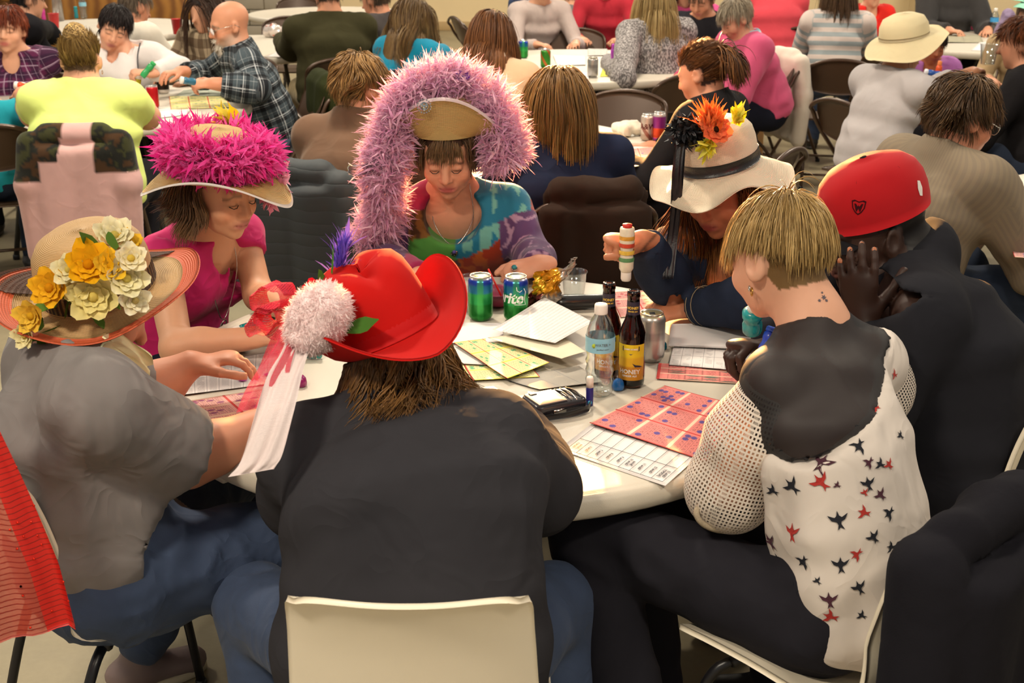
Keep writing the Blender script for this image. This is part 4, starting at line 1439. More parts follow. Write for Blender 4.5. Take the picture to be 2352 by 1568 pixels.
a0, a1 = 28, 62
MB().grid(P[a0:a1], U[a0:a1], -.001).build('lace_veil', net_material('brown_lace_veil', '#4a2c1c', 170, 90, .40), hatB, uv=True)
rng = np.random.RandomState(11)
cen = hatf[0]
for px, py, r, cl, ce in ((205, 610, .040, '#f0b51e', '#d88a10'), (255, 612, .030, '#f3c83a', '#d89a18'), (160, 620, .028, '#ece6c0', '#d8c060'), (118, 662, .036, '#f0b82a', '#d89018'), (215, 682, .040, '#ecdf9a', '#e0c868'), (290, 640, .034, '#efe9c4', '#e2cf6a'), (300, 595, .028, '#f2ecd0', '#e0c050'), (262, 545, .034, '#efe8c6', '#c9b45a'), (290, 565, .028, '#f0c23a', '#8a6a20'), (310, 690, .026, '#f4efd4', '#e0cc80'), (75, 725, .030, '#ecc24a', '#d8a428'), (180, 660, .026, '#efe3a4', '#d8b848'), (60, 770, .022, '#efe6b4', '#d8c060')):
    dep = 2.28 if px > 100 else 2.26
    p = at(px, py, dep - .03 + .10 * (py < 580))
    n = nrm(nrm(p - cen) + A(0, -.5, .35))
    blossom('flower', hatB, p, n, r * 1.12, 5 if r < .034 else 6, cl, ce, rng, 3, .45, ce)
lv = [at(x, y, 2.285) for x, y in ((180, 640), (240, 650), (130, 700), (100, 740), (150, 730), (270, 570), (230, 580), (215, 720), (95, 765), (290, 610), (140, 750), (190, 700))]
leaves('leaf', hatB, lv, [nrm(rng.randn(3) + A(0, -.5, .2)) for _ in lv], .06, .013, '#5a7a34', rng)

# ---- C: woman in a magenta top with the pink feathered straw hat, behind on the left
J = dict(pelvis=A(-.99, 3.50, .53), s=.97, HR=rotm(-126, 17, 2))
J['waist'] = A(-.96, 3.48, .68); J['chest'] = A(-.91, 3.45, .82); J['neck'] = A(-.835, 3.39, .945)
J['shR'] = A(-.925, 3.26, .90); J['shL'] = A(-.765, 3.53, .90)
J['elR'] = atz(408, 800, .775); J['wrR'] = atz(585, 775, .80)
J['elL'] = A(-.70, 3.40, .76); J['wrL'] = A(-.585, 3.17, .79)
J['head'] = atz(505, 432, 1.10)
J['hipR'] = A(-1.04, 3.42, .52); J['hipL'] = A(-.94, 3.58, .52)
J['knR'] = A(-.72, 3.16, .53); J['knL'] = A(-.58, 3.40, .53); J['anR'] = A(-.70, 3.15, .09); J['anL'] = A(-.56, 3.40, .09)
PW = person(J, 'woman in magenta top and straw hat heaped with hot pink feathers')
make_body(PW, J, '#d09a78', .0042, .98, True, hands={'R': dict(d=(.62, .10, .10), n=(-.5, -.4, .75), **HAND_GRIP), 'L': dict(d=(.5, -.6, 0), n=(.3, .2, .9), **HAND_RELAX)}, hair='#5a3f28', lips='#b06a60', brow='#6a4a34', under=-.006, cheek=.22)
lat, up, fw = torso_axes(J)
ch = J['neck'] + fw * .075 - up * .07
make_top(PW, J, fabric('magenta_jersey', '#bf1f63', .75, .08, 900, .15, .2, wr=.6), 'blouse', .007, .009, 1.0, .34, .006, 14, 21, sleeve_o=.014, neckcut=[(J['neck'] + fw * .10 - up * .005, A(.048, .085, .065)), (J['neck'] + fw * .12 - up * .065, A(.024, .06, .045))], bust=1.0, dep=.74)
for sd in 'LR':
    pass
make_pants(PW, J, fabric('navy_cloth', '#1d1f2b', .85), 'trousers', .014, .012, 1.0)
add_locks('hair', PW, [strands(2600, 9, J, '#4a3220', .115, lambda P: np.stack([P[:, 0] * 1.2, -.05 + 0 * P[:, 0], -.10 + 0 * P[:, 0]], 1), lambda L: under_hat(L, .05) & (L[:, 1] < .012), .40, .75, .03, .0020, [], 5, .3, .030, wavy=.42, light='#8a6540')])
g = hframe(J)
hatf = (g(0, -.014, .046), J['HR'] @ rotm(0, -10, -3))
def pinkbrim(r, th, x, y, z):
    k = np.clip((r - .10) / .09, 0, 1)
    z = z - .020 * k * k - .050 * k * k * np.cos(th * 2 + 1.885) + .010 * k * np.sin(th)
    return x, y, z
hat = MB()
P, U = hat_surface(hatf, [(.096, -.004), (.108, -.006), (.125, -.006), (.145, -.008), (.165, -.010), (.180, -.012)], pinkbrim, 84, sy=1.08)
hat.grid(P, U, -.003, closed=True)
P, U = hat_surface(hatf, [(.097, -.004), (.096, .03), (.093, .06), (.085, .085), (.066, .100), (.036, .107), (.001, .108)], None, 64, sy=1.10)
hat.grid(P, U, -.003, closed=True)
hatC = hat.build('hat', straw('golden_straw', '#c8a25e', .75, 360), PW, uv=True)
P, U = hat_surface(hatf, [(.178, -.013), (.184, -.011), (.184, -.016)], pinkbrim, 84, sy=1.08)
MB().grid(P, U, -.003, closed=True).build('brim_binding', fabric('white_binding', '#ded3cc', .7), hatC)
rng = np.random.RandomState(21)
ring = [hatf[0] + hatf[1] @ A(.098 * math.cos(a), .108 * math.sin(a), .050) for a in np.linspace(0, 2 * math.pi, 15)]
pts = boa_mesh(ring, .046, 5200, rng, .044, .0048, '#e6268a', '#ff74c4', 2, .1, 1.3)
add_locks('pink_feathers', hatC, pts, fluff_material('fluff_pink', .35))
tail = [hatf[0] + hatf[1] @ A(*q) for q in ((-.13, .06, .0), (-.168, .10, -.05), (-.175, .10, -.08))]
add_locks('pale_pink_tuft', hatC, boa_mesh([at(628, 375, 3.30), at(640, 410, 3.29), at(625, 450, 3.27), at(612, 462, 3.27)], .014, 170, rng, .030, .007, '#f29ab8', '#ffc4d6', 2), fluff_material('fluff_pink', .35))
yp = at(535, 292, 3.33)
V, Q, C = feather_strip(26, yp + rng.randn(26, 3) * .008, np.tile(A(-.35, 0, .8), (26, 1)) + rng.randn(26, 3) * .25, .055, .010, rng, .5, 5, .0, '#f2d81e', .08, '#fff06a')
add_locks('yellow_feather', hatC, [(V, Q, C)], fluff_material('fluff_pink', .35))
tubes('necklace', PW, [spline([J['neck'] + lat * .055 + fw * .04 + up * .02, J['neck'] + lat * .05 + fw * .095 - up * .08, J['neck'] + lat * .012 + fw * .145 - up * .20, J['neck'] - lat * .05 + fw * .10 - up * .08, J['neck'] - lat * .055 + fw * .04 + up * .02], 30)], .0016, SILVER)
pd = J['neck'] + lat * .012 + fw * .15 - up * .215
m = MB(); th = np.linspace(0, 2 * math.pi, 17); m.tube(pd + np.outer(.011 * np.cos(th), lat) + np.outer(.017 * np.sin(th), up), .0022, 6, cap=False); m.lathe([(.001, .004), (.006, .003), (.006, -.003), (.001, -.004)], pd, n=10)
m.build('pendant', SILVER, PW)
# eyelids / brow shadows come from the face; closed lashes
g = hframe(J)
tubes('eyelash', PW, [[g(k * x, y, z) for x, y, z in ((.018, .092, -.004), (.026, .097, -.0085), (.036, .096, -.0090), (.046, .088, -.004))] for k in (-1, 1)], .0011, mat('lash', '#2a1c16', .6, 0))

# ---- D: woman in a patchwork top under the lilac feather boa hat, behind in the middle
J = dict(pelvis=A(-.17, 4.05, .53), s=1.02, HR=rotm(176, 24, 2))
J['waist'] = A(-.17, 4.03, .68); J['chest'] = A(-.175, 3.97, .82); J['neck'] = at(1040, 448, 3.90)
J['shR'] = at(912, 492, 3.90); J['shL'] = at(1168, 478, 3.90)
J['elL'] = at(1225, 590, 3.80); J['wrL'] = atz(1238, 615, .80) + A(0, .02, 0)
J['elR'] = at(868, 600, 3.80); J['wrR'] = atz(975, 640, .79)
J['head'] = atz(1030, 348, 1.09)
J['hipR'] = A(-.26, 4.03, .52); J['hipL'] = A(-.08, 4.03, .52)
J['knR'] = A(-.32, 3.63, .53); J['knL'] = A(-.04, 3.63, .53); J['anR'] = A(-.3, 3.66, .09); J['anL'] = A(-.05, 3.66, .09)
BW = person(J, 'woman in colourful patchwork top wearing straw hat wrapped in lilac feather boa')
make_body(BW, J, '#d3987a', .0042, 1.05, True, hands={'L': dict(d=(-.80, -.35, -.12), n=(-.2, -.55, .75), curl=(55, 70, 40), spread=2, thumb=(30, 22)), 'R': dict(d=(.5, -.6, 0), n=(0, 0, 1), **HAND_RELAX)}, hair='#4a3324', lips='#b5605c', brow='#5a3c2c', under=-.006, cheek=.28)
lat, up, fw = torso_axes(J)
def patch_color(V):
    d = V - J['neck']; x = -(d @ lat); z = d @ up      # x: towards the picture's right
    n = vnoise(V, 30) * .012 + vnoise(V, 9) * .012
    x = x + n; zz = z + n
    c = lambda h: np.array(srgb(h))
    C = np.tile(c('#3c6f86'), (len(V), 1))
    teal = (x > -.02)
    C[teal] = c('#1d6f8c')
    k = teal & (vnoise(V * A(1, 1, .2), 55) > .25); C[k] = c('#6aa79c')
    m = (x <= -.02); C[m] = c('#9a2350')
    m = (x <= -.02) & (zz < -.005); C[m] = c('#4a2f16')
    k = m & (vnoise(V * A(1, 1, .15), 60) > .15); C[k] = c('#7a5222')
    m = (x <= -.0) & (zz < -.06); C[m] = c('#4d8a3a')
    m = (x <= -.0) & (zz < -.145); C[m] = c('#8a5c48')
    k = m & (vnoise(V * A(1, 1, .2), 45) > .1); C[k] = c('#5a3a38')
    m = (x > .0) & (zz < -.14 + .5 * np.clip(x, 0, .3)); C[m] = c('#9a3218')
    k = m & (vnoise(V * A(1, 1, .4), 50) > .3); C[k] = c('#b4561f')
    m = (zz < -.22) & (x < .02); C[m] = c('#2c3a3a')
    for sd in 'LR':
        a, b, cc_ = J['sh' + sd], J['el' + sd], J['wr' + sd]
        for p, q in ((a, b), (b, cc_)):
            ab = q - p; t = (V - p) @ ab / (ab @ ab)
            dd = np.linalg.norm(V - p - np.clip(t, 0, 1)[:, None] * ab, axis=1)
            m = (dd < .085) & ((t > .30) | (p is b)) & (np.abs((V - J['chest']) @ lat) > .135)
            C[m] = c('#5a3a63')
            k = m & (np.abs(vnoise(V * A(1, 1, .5) + 3, 24)) < .07); C[k] = c('#a986a0')
    return C
make_top(BW, J, fabric('patchwork_velvet', '#ffffff', .7, .10, 500, .25, .35, True), 'blouse', .0075, .012, 1.12, 1.9, .006, 16, 31, neckcut=[(J['neck'] + fw * .095 - up * .015, A(.090, .09, .085))], bust=1.15, dep=.78, col=patch_color, belly=.8, hem=-.02)
make_pants(BW, J, BLACKCLOTH, 'trousers', .014, .012, 1.1)
g = hframe(J)
bang = lambda L: (L[:, 1] > .060) & (L[:, 2] > .045) & (np.abs(L[:, 0]) < .055)
add_locks('hair', BW, [strands(1700, 9, J, '#3f2a1c', .07, lambda P: np.stack([P[:, 0] * 1.2, -.04 + 0 * P[:, 0], -.10 + 0 * P[:, 0]], 1), lambda L: (under_hat(L, .05) & (L[:, 1] < -.01)) | ((np.abs(L[:, 0]) > .05) & (L[:, 2] > .02) & (L[:, 1] < .050)), .5, .7, .03, .0020, [], 6, .3, .014, light='#7a5a3c'),
                       strands(420, 6, J, '#4a3424', .036, lambda P: np.stack([P[:, 0] * .8 + .03, .02 + 0 * P[:, 0], -.10 + 0 * P[:, 0]], 1), bang, .3, .75, .03, .0018, [], 8, .3, .008, light='#8f6e48')])
hatf = (g(0, -.030, .052), J['HR'] @ rotm(0, -20, 0))
def boabrim(r, th, x, y, z):
    # brim turned up in front (local +y), drooping to the sides
    k = np.clip((r - .10) / .085, 0, 1)
    f = np.clip(np.sin(th), 0, 1) ** 1.2
    z = z + k * (.125 * f) - k * .045 * np.abs(np.cos(th)) ** 2
    y = y * 1.0 - k * .085 * f
    return x, y, z
hat = MB()
P, U = hat_surface(hatf, [(.098, -.002), (.108, -.003), (.125, -.003), (.145, -.003), (.165, -.003), (.182, -.003)], boabrim, 84, sx=1.0, sy=1.04)
hat.grid(P, U, -.003, closed=True)
P, U = hat_surface(hatf, [(.099, -.002), (.098, .03), (.094, .06), (.085, .085), (.066, .10), (.036, .106), (.001, .107)], None, 64, sy=1.08)
hat.grid(P, U, -.003, closed=True)
hatD = hat.build('hat', straw('tan_straw', '#bd9a5c', .72, 360), BW, uv=True)
P, U = hat_surface(hatf, [(.180, -.004), (.186, -.002), (.186, -.007)], boabrim, 84, sx=1.0, sy=1.04)
MB().grid(P, U, -.003, closed=True).build('brim_binding', fabric('lilac_binding', '#cdb6b8', .7), hatD)
m = MB()
bc = at(974, 244, J['head'][1] - .135)
rngb = np.random.RandomState(4)
for k in range(16):
    a = 2 * math.pi * k / 16
    for rr in (.010, .019):
        p = bc + A(rr * math.cos(a + rr * 60), .001, rr * math.sin(a + rr * 60))
        m.lathe([(.0005, .003), (.0026, .0015), (.0026, -.0015), (.0005, -.003)], p, rotm(0, 90, 0), n=6)
for dx, dz in ((0, 0), (.007, .003), (-.006, .004), (.001, -.008)): m.lathe([(.0005, .004), (.0045, .002), (.0045, -.002), (.0005, -.004)], bc + A(dx, -.003, dz), rotm(0, 90, 0), n=8)
m.build('jewelled_brooch', mat('brooch_stone', '#b9c4c8', .08, .3, 120, metal=.85), hatD, smooth=False)
rng = np.random.RandomState(31)
yb = J['head'][1]
boa = [at(850, 560, yb + .02), at(882, 480, yb - .04), at(878, 410, yb - .08), at(890, 345, yb - .06), at(905, 285, yb - .04), at(940, 225, yb - .02), at(1000, 190, yb), at(1050, 195, yb + .01), at(1105, 225, yb + .02), at(1140, 275, yb), at(1150, 330, yb - .02), at(1165, 375, yb - .02)]
rad = lambda t: np.interp(t, [0, .15, .35, .55, .75, .9, 1], [.062, .060, .058, .066, .078, .076, .070])
add_locks('feather_boa', hatD, boa_mesh(boa, rad, 12000, rng, .052, .0027, '#dca2c8', '#fbd3e4', 2, .25, 1.4), fluff_material('fluff_lilac', .45))
boa2 = [at(935, 330, yb + .10), at(960, 250, yb + .07), at(1020, 215, yb + .06), at(1085, 245, yb + .07), at(1115, 300, yb + .08), at(1130, 370, yb + .06)]
add_locks('feather_boa', hatD, boa_mesh(boa2, .055, 4500, rng, .052, .0027, '#d398c2', '#f6c6dc', 2, .2, 1.4), fluff_material('fluff_lilac', .45))
m = MB()
P, U = ribbon([at(885, 370, yb - .1), at(850, 385, yb - .12), at(815, 392, yb - .11), at(800, 385, yb - .1)], .03, A(.1, .2, 1), 16, 5, .004)
m.grid(P, U, .001).build('clear_ribbon', glass('clear_film', '#efe6f0', .15, 1.3), hatD)
blossom('purple_flower', hatD, at(1062, 178, yb - .03), A(0, -.7, .7), .022, 6, '#7a35b0', '#5a2090', rng)
tubes('necklace', BW, [spline([g(-.05, -.01, -.12), J['neck'] - lat * .06 + fw * .085 - up * .035, J['neck'] + fw * .135 - up * .095, J['neck'] + lat * .06 + fw * .085 - up * .035, g(.05, -.01, -.12)], 30)], .0014, SILVER)
pd = J['neck'] + fw * .150 - up * .108
m = MB(); m.lathe([(.001, .004), (.012, .003), (.013, -.002), (.001, -.003)], pd, rotm(180, 75, 0), n=16)
po = m.build('pendant', SILVER, BW)
MB().lathe([(.001, .007), (.005, .006), (.007, .003)], pd, rotm(180, -15, 0) @ rotm(0, 90, 0), n=12).build('purple_stone', mat('amethyst', '#5a4a90', .1, .05), po)
tubes('eyelash', BW, [[g(k * x, y, z) for x, y, z in ((.018, .092, -.004), (.026, .097, -.0085), (.036, .096, -.0090), (.046, .088, -.004))] for k in (-1, 1)], .0012, mat('lash', '#2a1c16', .6, 0))
m = MB(); rp = J['wrL'] + nrm(A(-.80, -.35, -.12)) * .078 + A(.0, -.016, .018)
th = np.linspace(0, 2 * math.pi, 15)
rg = MB().lathe([(.001, .005), (.009, .003), (.010, -.002), (.001, -.003)], rp, rotm(180, 50, 0), n=14).build('ring', SILVER, BW)
MB().lathe([(.0005, .006), (.006, .005), (.0075, .002)], rp + A(0, -.002, .002), rotm(180, 50, 0), n=12).build('teal_stone', mat('teal_stone', '#2f7f84', .15, .2), rg)

# ---- E: woman in a denim jacket and white sun hat, behind on the right
J = dict(pelvis=A(.80, 3.62, .53), s=1.0, HR=rotm(140, 26, 6))
J['waist'] = A(.78, 3.60, .68); J['chest'] = A(.73, 3.54, .82); J['neck'] = at(1672, 545, 3.42)
J['shR'] = at(1545, 585, 3.44); J['shL'] = at(1790, 610, 3.32)
J['elR'] = at(1535, 648, 3.24); J['wrR'] = at(1476, 552, 3.13)
J['elL'] = at(1745, 690, 3.02); J['wrL'] = atz(1592, 706, .785)
J['head'] = atz(1655, 425, 1.10)
J['hipR'] = A(.72, 3.68, .52); J['hipL'] = A(.86, 3.56, .52)
J['knR'] = A(.45, 3.42, .53); J['knL'] = A(.62, 3.25, .53); J['anR'] = A(.46, 3.42, .09); J['anL'] = A(.62, 3.27, .09)
WH = person(J, 'woman in dark denim jacket and floppy white hat raising a dauber')
make_body(WH, J, '#b97a58', .0044, 1.0, True, hands={'R': dict(d=(-.85, -.35, .10), n=(-.1, -.2, .97), **HAND_FIST), 'L': dict(d=(-.85, -.1, -.05), n=(.1, -.45, .85), curl=(35, 45, 30), spread=3, thumb=(25, 18))}, hair='#5a3a22', lips='#a04a44', brow='#4a3020', under=-.006, cheek=.25)
lat, up, fw = torso_axes(J)
make_top(WH, J, fabric('black_tank', '#17171d', .8), 'tank_top', .012, .004, 1.0, 0, 0, neckcut=[(J['neck'] + fw * .10 - up * .01, A(.07, .09, .10))], bust=1.0)
make_top(WH, J, fabric('dark_denim', '#222a3c', .85, .2, 450, .35, .1), 'denim_jacket', .008, .020, 1.02, 1.93, .007, 15, 41, neckcut=[(J['neck'] + fw * .13 - up * .10, A(.055, .12, .22))], sleeve_o=.018, collar=.0)
make_pants(WH, J, fabric('navy_cloth', '#1d1f2b', .85), 'trousers', .014, .012, 1.0)
lp = []
for sd in 'L': 
    e = lerp(J['elL'], J['wrL'], .88); d = nrm(J['wrL'] - J['elL']); x = nrm(np.cross(d, A(0, 0, 1))); y = np.cross(d, x)
    for k, rr in ((0, .052), (.022, .053)):
        th = np.linspace(0, 2 * math.pi, 25); lp.append(e - d * k + rr * (np.outer(np.cos(th), x) + np.outer(np.sin(th), y)))
tubes('cuff_stitching', WH, lp, .0012, mat('tan_thread', '#8a7a60', .8, 0))
cls = [(J['shL'], J['shR'], .085), (J['neck'], J['chest'], .11)]
add_locks('hair', WH, [strands(2600, 11, J, '#4a2d18', .235, lambda P: np.stack([P[:, 0] * 1.1, -.03 + 0 * P[:, 0], -.10 + 0 * P[:, 0]], 1), lambda L: under_hat(L, .04), .5, .68, .05, .0021, cls, 7, .35, .034, wavy=.45, light='#a86a34')])
g = hframe(J)
hatf = (g(0, -.020, .052), J['HR'] @ rotm(0, -14, 0))
def floppy(r, th, x, y, z):
    k = np.clip((r - .10) / .10, 0, 1)
    z = z - .030 * k + .030 * k * k * np.sin(3 * th + .5) + .020 * k * np.sin(5 * th + 1.2) - .018 * k * np.cos(th + 2.2)
    return x, y, z
hat = MB()
P, U = hat_surface(hatf, [(.100, -.004), (.112, -.006), (.128, -.008), (.146, -.012), (.164, -.018), (.182, -.022)], floppy, 96, sy=1.06)
hat.grid(P, U, -.0025, closed=True)
P, U = hat_surface(hatf, [(.100, -.004), (.099, .03), (.098, .06), (.093, .085), (.080, .103), (.056, .114), (.028, .119), (.001, .120)], None, 72, sy=1.06)
hat.grid(P, U, -.0025, closed=True)
hatE = hat.build('hat', straw('white_straw', '#e2d2b8', .88, 420), WH, uv=True)
P, U = hat_surface(hatf, [(.102, .002), (.102, .016), (.101, .030)], None, 60, sy=1.06)
MB().grid(P, U, -.003, closed=True).build('hat_band', mat('black_sequin_band', '#1a191b', .35, .5, 220, .8, 260), hatE)
rng = np.random.RandomState(41)
yh = J['head'][1] - .10
fc = at(1632, 300, yh - .02)
V, Q, C = feather_strip(200, fc + rng.randn(200, 3) * .008, np.tile(A(.0, -.05, .9), (200, 1)) + rng.randn(200, 3) * .26, .060, .0045, rng, .4, 5, 0, '#f0682a', .15, '#ff9a58')
add_locks('orange_feather', hatE, [(V, Q, C)], fluff_material('fluff_o', .3))
blossom('orange_flower', hatE, at(1645, 298, yh - .035), A(.1, -.9, .35), .036, 8, '#f07a50', '#3a2418', rng, 2, .3)
blossom('small_orange_flower', hatE, at(1622, 285, yh - .03), A(-.2, -.9, .3), .018, 6, '#f28a5a', '#c05030', rng)
for (x, y, dd) in ((1690, 280, A(.5, -.1, .9)), (1632, 322, A(-.3, -.4, -.6))):
    V, Q, C = feather_strip(14, at(x, y, yh - .02) + rng.randn(14, 3) * .004, np.tile(dd, (14, 1)) + rng.randn(14, 3) * .3, .045, .011, rng, .4, 5, 0, '#d8cf2a', .1, '#f0ec70')
    add_locks('yellow_feather', hatE, [(V, Q, C)], fluff_material('fluff_o', .3))
v = rng.randn(420, 3); v /= np.linalg.norm(v, axis=1, keepdims=True)
add_locks('black_rosette', hatE, [feather_strip(420, at(1578, 302, yh + .01) + v * A(.030, .014, .022), v + rng.randn(420, 3) * .5, .026, .005, rng, 1., 4, .2, '#121214', .3, '#3a3a3e')], mat('black_raffia', '#161618', .35, .2, vcol=True))
P, U = ribbon([at(1562, 330, yh), at(1556, 400, yh - .02), at(1553, 470, yh - .01), at(1545, 545, yh), at(1535, 640, yh - .05)], .028, A(1, .1, 0), 40, 7, .004)
MB().grid(P, U, .001).build('hat_streamer', mat('black_sequin_streamer', '#17161a', .4, .5, 200, .8, 240), hatE)
earring(WH, g(-.078, .0, -.045), GOLD, .012)

# ---- F: man in black with the red cap, right
J = dict(pelvis=A(.95, 2.65, .54), s=1.06, HR=rotm(97, 14, 0))
J['waist'] = A(.96, 2.65, .70); J['chest'] = A(.93, 2.67, .86); J['neck'] = at(2108, 590, 2.74)
J['shL'] = at(2120, 735, 2.50); J['shR'] = A(.86, 2.92, 1.0)
J['elL'] = at(2010, 930, 2.46); J['wrL'] = at(1978, 742, 2.55)
J['elR'] = A(.72, 3.0, .80); J['wrR'] = at(1785, 800, 2.60)
J['head'] = at(2006, 530, 2.74)
J['hipL'] = A(.94, 2.55, .53); J['hipR'] = A(.94, 2.75, .53)
J['knL'] = A(.60, 2.62, .55); J['knR'] = A(.60, 2.86, .55); J['anL'] = A(.62, 2.60, .09); J['anR'] = A(.64, 2.86, .09)
CM = person(J, 'man in black hoodie and red baseball cap resting his face on one hand')
tips = []
make_body(CM, J, '#38241c', .0044, 1.08, True, nose=1.04, hands={'L': dict(d=(-.16, -.02, .98), n=(-.25, -.95, -.05), curl=(8, 14, 10), spread=3, thumb=(46, 6), s=1.0), 'R': dict(d=(-.75, -.25, .15), n=(-.2, .2, .9), s=1.05, **HAND_GRIP)}, hair='#17110f', lips='#5a3028', brow='#140d0b', under=-.006, cheek=.1, tips=tips, mask=lambda L: hair_mask(L, .07, -.075, True, .03))
for k in range(5):
    p, dd, n = tips[k]
    x = nrm(np.cross(dd, n)); up_ = np.cross(x, dd)
    F = Field(); F.ell(p + up_ * .0045 - dd * .002, A(.0055, .0075, .0028), np.stack([x, dd, up_], 1), .001); V, Q = F.mesh(.0016)
    link('fingernail', raw_mesh('fingernail', V, [Q]), mat('nail', '#b06a44', .35, .05), CM)
make_top(CM, J, fabric('black_hoodie_cloth', '#232328', .92, .12, 600, .25, .2), 'hoodie', .010, .024, 1.30, {'L': 1.93, 'R': 1.94}, .008, 9, 51, sleeve_o=.022, collar=1, dep=.80)
make_pants(CM, J, BLACKCLOTH, 'trousers', .012, .016, 1.1)
make_shoes(CM, J, mat('dark_shoe', '#2a2624', .5, .1), 90)
g = hframe(J)
hatf = (g(0, -.012, .042), J['HR'] @ rotm(0, 5, 0))
CAP = fabric('red_cap_twill', '#b3141c', .8, .05, 900, .2, .15, wr=0)
P, U = hat_surface(hatf, [(.098, -.012), (.1005, .01), (.101, .035), (.098, .062), (.089, .086), (.070, .106), (.040, .118), (.001, .122)], None, 72, sx=.93, sy=1.17)
cap = MB().grid(P, U, -.003, closed=True).build('cap', CAP, CM)
u = np.linspace(-1, 1, 25); v = np.linspace(0, 1, 9)
Pb = np.array([[hatf[0] + hatf[1] @ A(.082 * a * (1 - .12 * b), .112 * math.sqrt(max(0, 1 - .55 * a * a)) + .072 * b * (1 - .55 * a * a), -.014 - .022 * a * a - .010 * b) for b in v] for a in u])
MB().grid(Pb, thick=.005).build('visor', fabric('black_visor', '#1c1b1e', .8), cap)
MB().lathe([(.001, .006), (.007, .005), (.009, .001), (.009, -.002)], hatf[0] + hatf[1] @ A(0, 0, .121), hatf[1], n=14).build('button', fabric('black_visor', '#1c1b1e', .8), cap)
sm = []
for k in range(6):
    a = math.radians(30 + 60 * k)
    sm.append([hatf[0] + hatf[1] @ A(.93 * r * math.cos(a), 1.17 * r * math.sin(a), z) for r, z in ((.1008, .010), (.1015, .035), (.0985, .062), (.0895, .0865), (.0705, .1065), (.0405, .1185), (.005, .1225))])
tubes('seam', cap, [spline(q, 20) for q in sm], .0011, fabric('red_cap_seam', '#8f0f16', .8))
bv = bvh_of(cap)
pc = at(1972, 482, J['head'][1] - .10)
hit = bv.ray_cast(Vector((0, 0, CAM_Z)), Vector(ray(1972, 476)))
if hit[0] is not None:
    pn, nn = np.array(hit[0]), np.array(hit[1])
    if nn[1] > 0: nn = -nn
    sh = [(-1, .9), (-.6, 1.05), (0, .85), (.6, 1.05), (1, .9), (.85, -.1), (.45, -.75), (0, -1.1), (-.45, -.75), (-.85, -.1)]
    emb = decal(bv, pn, nn, A(0, 0, 1), sh, .015, 'shield_emblem', fabric('dark_embroidery', '#3a0f16', .7), cap, .0012)
    decal(bv, pn, nn, A(0, 0, 1), [(x * .8, y * .8) for x, y in sh], .015, 'shield_field', CAP, emb, .0018)
    decal(bv, pn, nn, A(0, 0, 1), [(-.62, .55), (-.38, .55), (-.25, -.15), (0, .35), (.25, -.15), (.38, .55), (.62, .55), (.3, -.6), (.2, -.6), (0, -.15), (-.2, -.6), (-.3, -.6)], .015, 'letter_w', fabric('dark_embroidery', '#3a0f16', .7), emb, .0024)
hit = bv.ray_cast(Vector((0, 0, CAM_Z)), Vector(ray(2112, 432)))
if hit[0] is not None:
    pn, nn = np.array(hit[0]), np.array(hit[1])
    if nn[1] > 0: nn = -nn
    decal(bv, pn, nn, A(0, 0, 1), [(-.3, 1), (.2, .9), (.5, 0), (.4, -1), (-.1, -.9), (-.4, 0)], .017, 'back_patch', fabric('white_embroidery', '#e8e0da', .7), cap, .0015)

# ---- G: blond person in the swallow-print blouse, right front
J = dict(pelvis=A(.645, 2.13, .54), s=.97, HR=rotm(36, 20, 0))
J['waist'] = A(.62, 2.15, .72); J['chest'] = A(.585, 2.20, .87); J['neck'] = at(1880, 762, 2.30)
J['shL'] = at(1782, 880, 2.19); J['shR'] = at(2000, 832, 2.36)
J['elL'] = at(1678, 1120, 2.22); J['wrL'] = A(.50, 2.42, .66)
J['elR'] = A(.74, 2.48, .80); J['wrR'] = A(.58, 2.52, .67)
J['head'] = at(1790, 588, 2.36)
J['hipL'] = A(.56, 2.10, .53); J['hipR'] = A(.69, 2.20, .53)
J['knL'] = A(.15, 2.33, .60); J['knR'] = A(.26, 2.58, .56); J['anL'] = A(.28, 2.02, .10); J['anR'] = A(.32, 2.55, .09)
BL = person(J, 'person with cropped blond hair in white swallow-print blouse with black yoke')
mkb = lambda L: hair_mask(L, .07, -.062, True, .012)
make_body(BL, J, '#dca588', .0045, .95, True, hands={'L': dict(d=(-.5, .8, 0), n=(0, 0, 1), **HAND_RELAX), 'R': dict(d=(-.8, .4, 0), n=(0, 0, 1), **HAND_RELAX)}, hair='#8a6a40', lips='#b06a60', brow='#7a5a38', under=-.006, mask=mkb)
lat, up, fw = torso_axes(J)
seam = lerp(J['neck'], J['chest'], .66)
BIG = (A(-1, 1, -1), A(2, 4, 3))
def yoke_mat():
    t = NT('black_chiffon')
    t.b.inputs['Base Color'].default_value = (*srgb('#1b191c'), 1)
    t.setp(Roughness=.6, Alpha=.86)
    return t.m
sn = nrm(up * .90 - fw * .25 - lat * .52)
make_top(BL, J, yoke_mat(), 'blouse_yoke', .008, .009, .95, 0, .003, 12, 61, subs=lambda F: F.plane(seam, -sn, *BIG))
def drape(F):
    F.cone(lerp(J['chest'], J['waist'], .3) - fw * .02, J['pelvis'] - fw * .05 - up * .02, .140, .135, .06, .74, fw, cap=.4)
    F.cone(J['pelvis'] - fw * .07, J['pelvis'] - fw * .07 - up * .09 + lat * .03, .125, .075, .06, .6, fw, cap=.5)
wb = make_top(BL, J, fabric('white_crepe', '#d5cac0', .75, .04, 600, .1, .1, wr=.6), 'blouse', .008, .012, .96, 0, .017, 13, 62, subs=lambda F: F.plane(seam, sn, *BIG), extra=drape, aniso=(1, 1, .18), hem=.03, hip=.135, waist=.135, chest=.150)
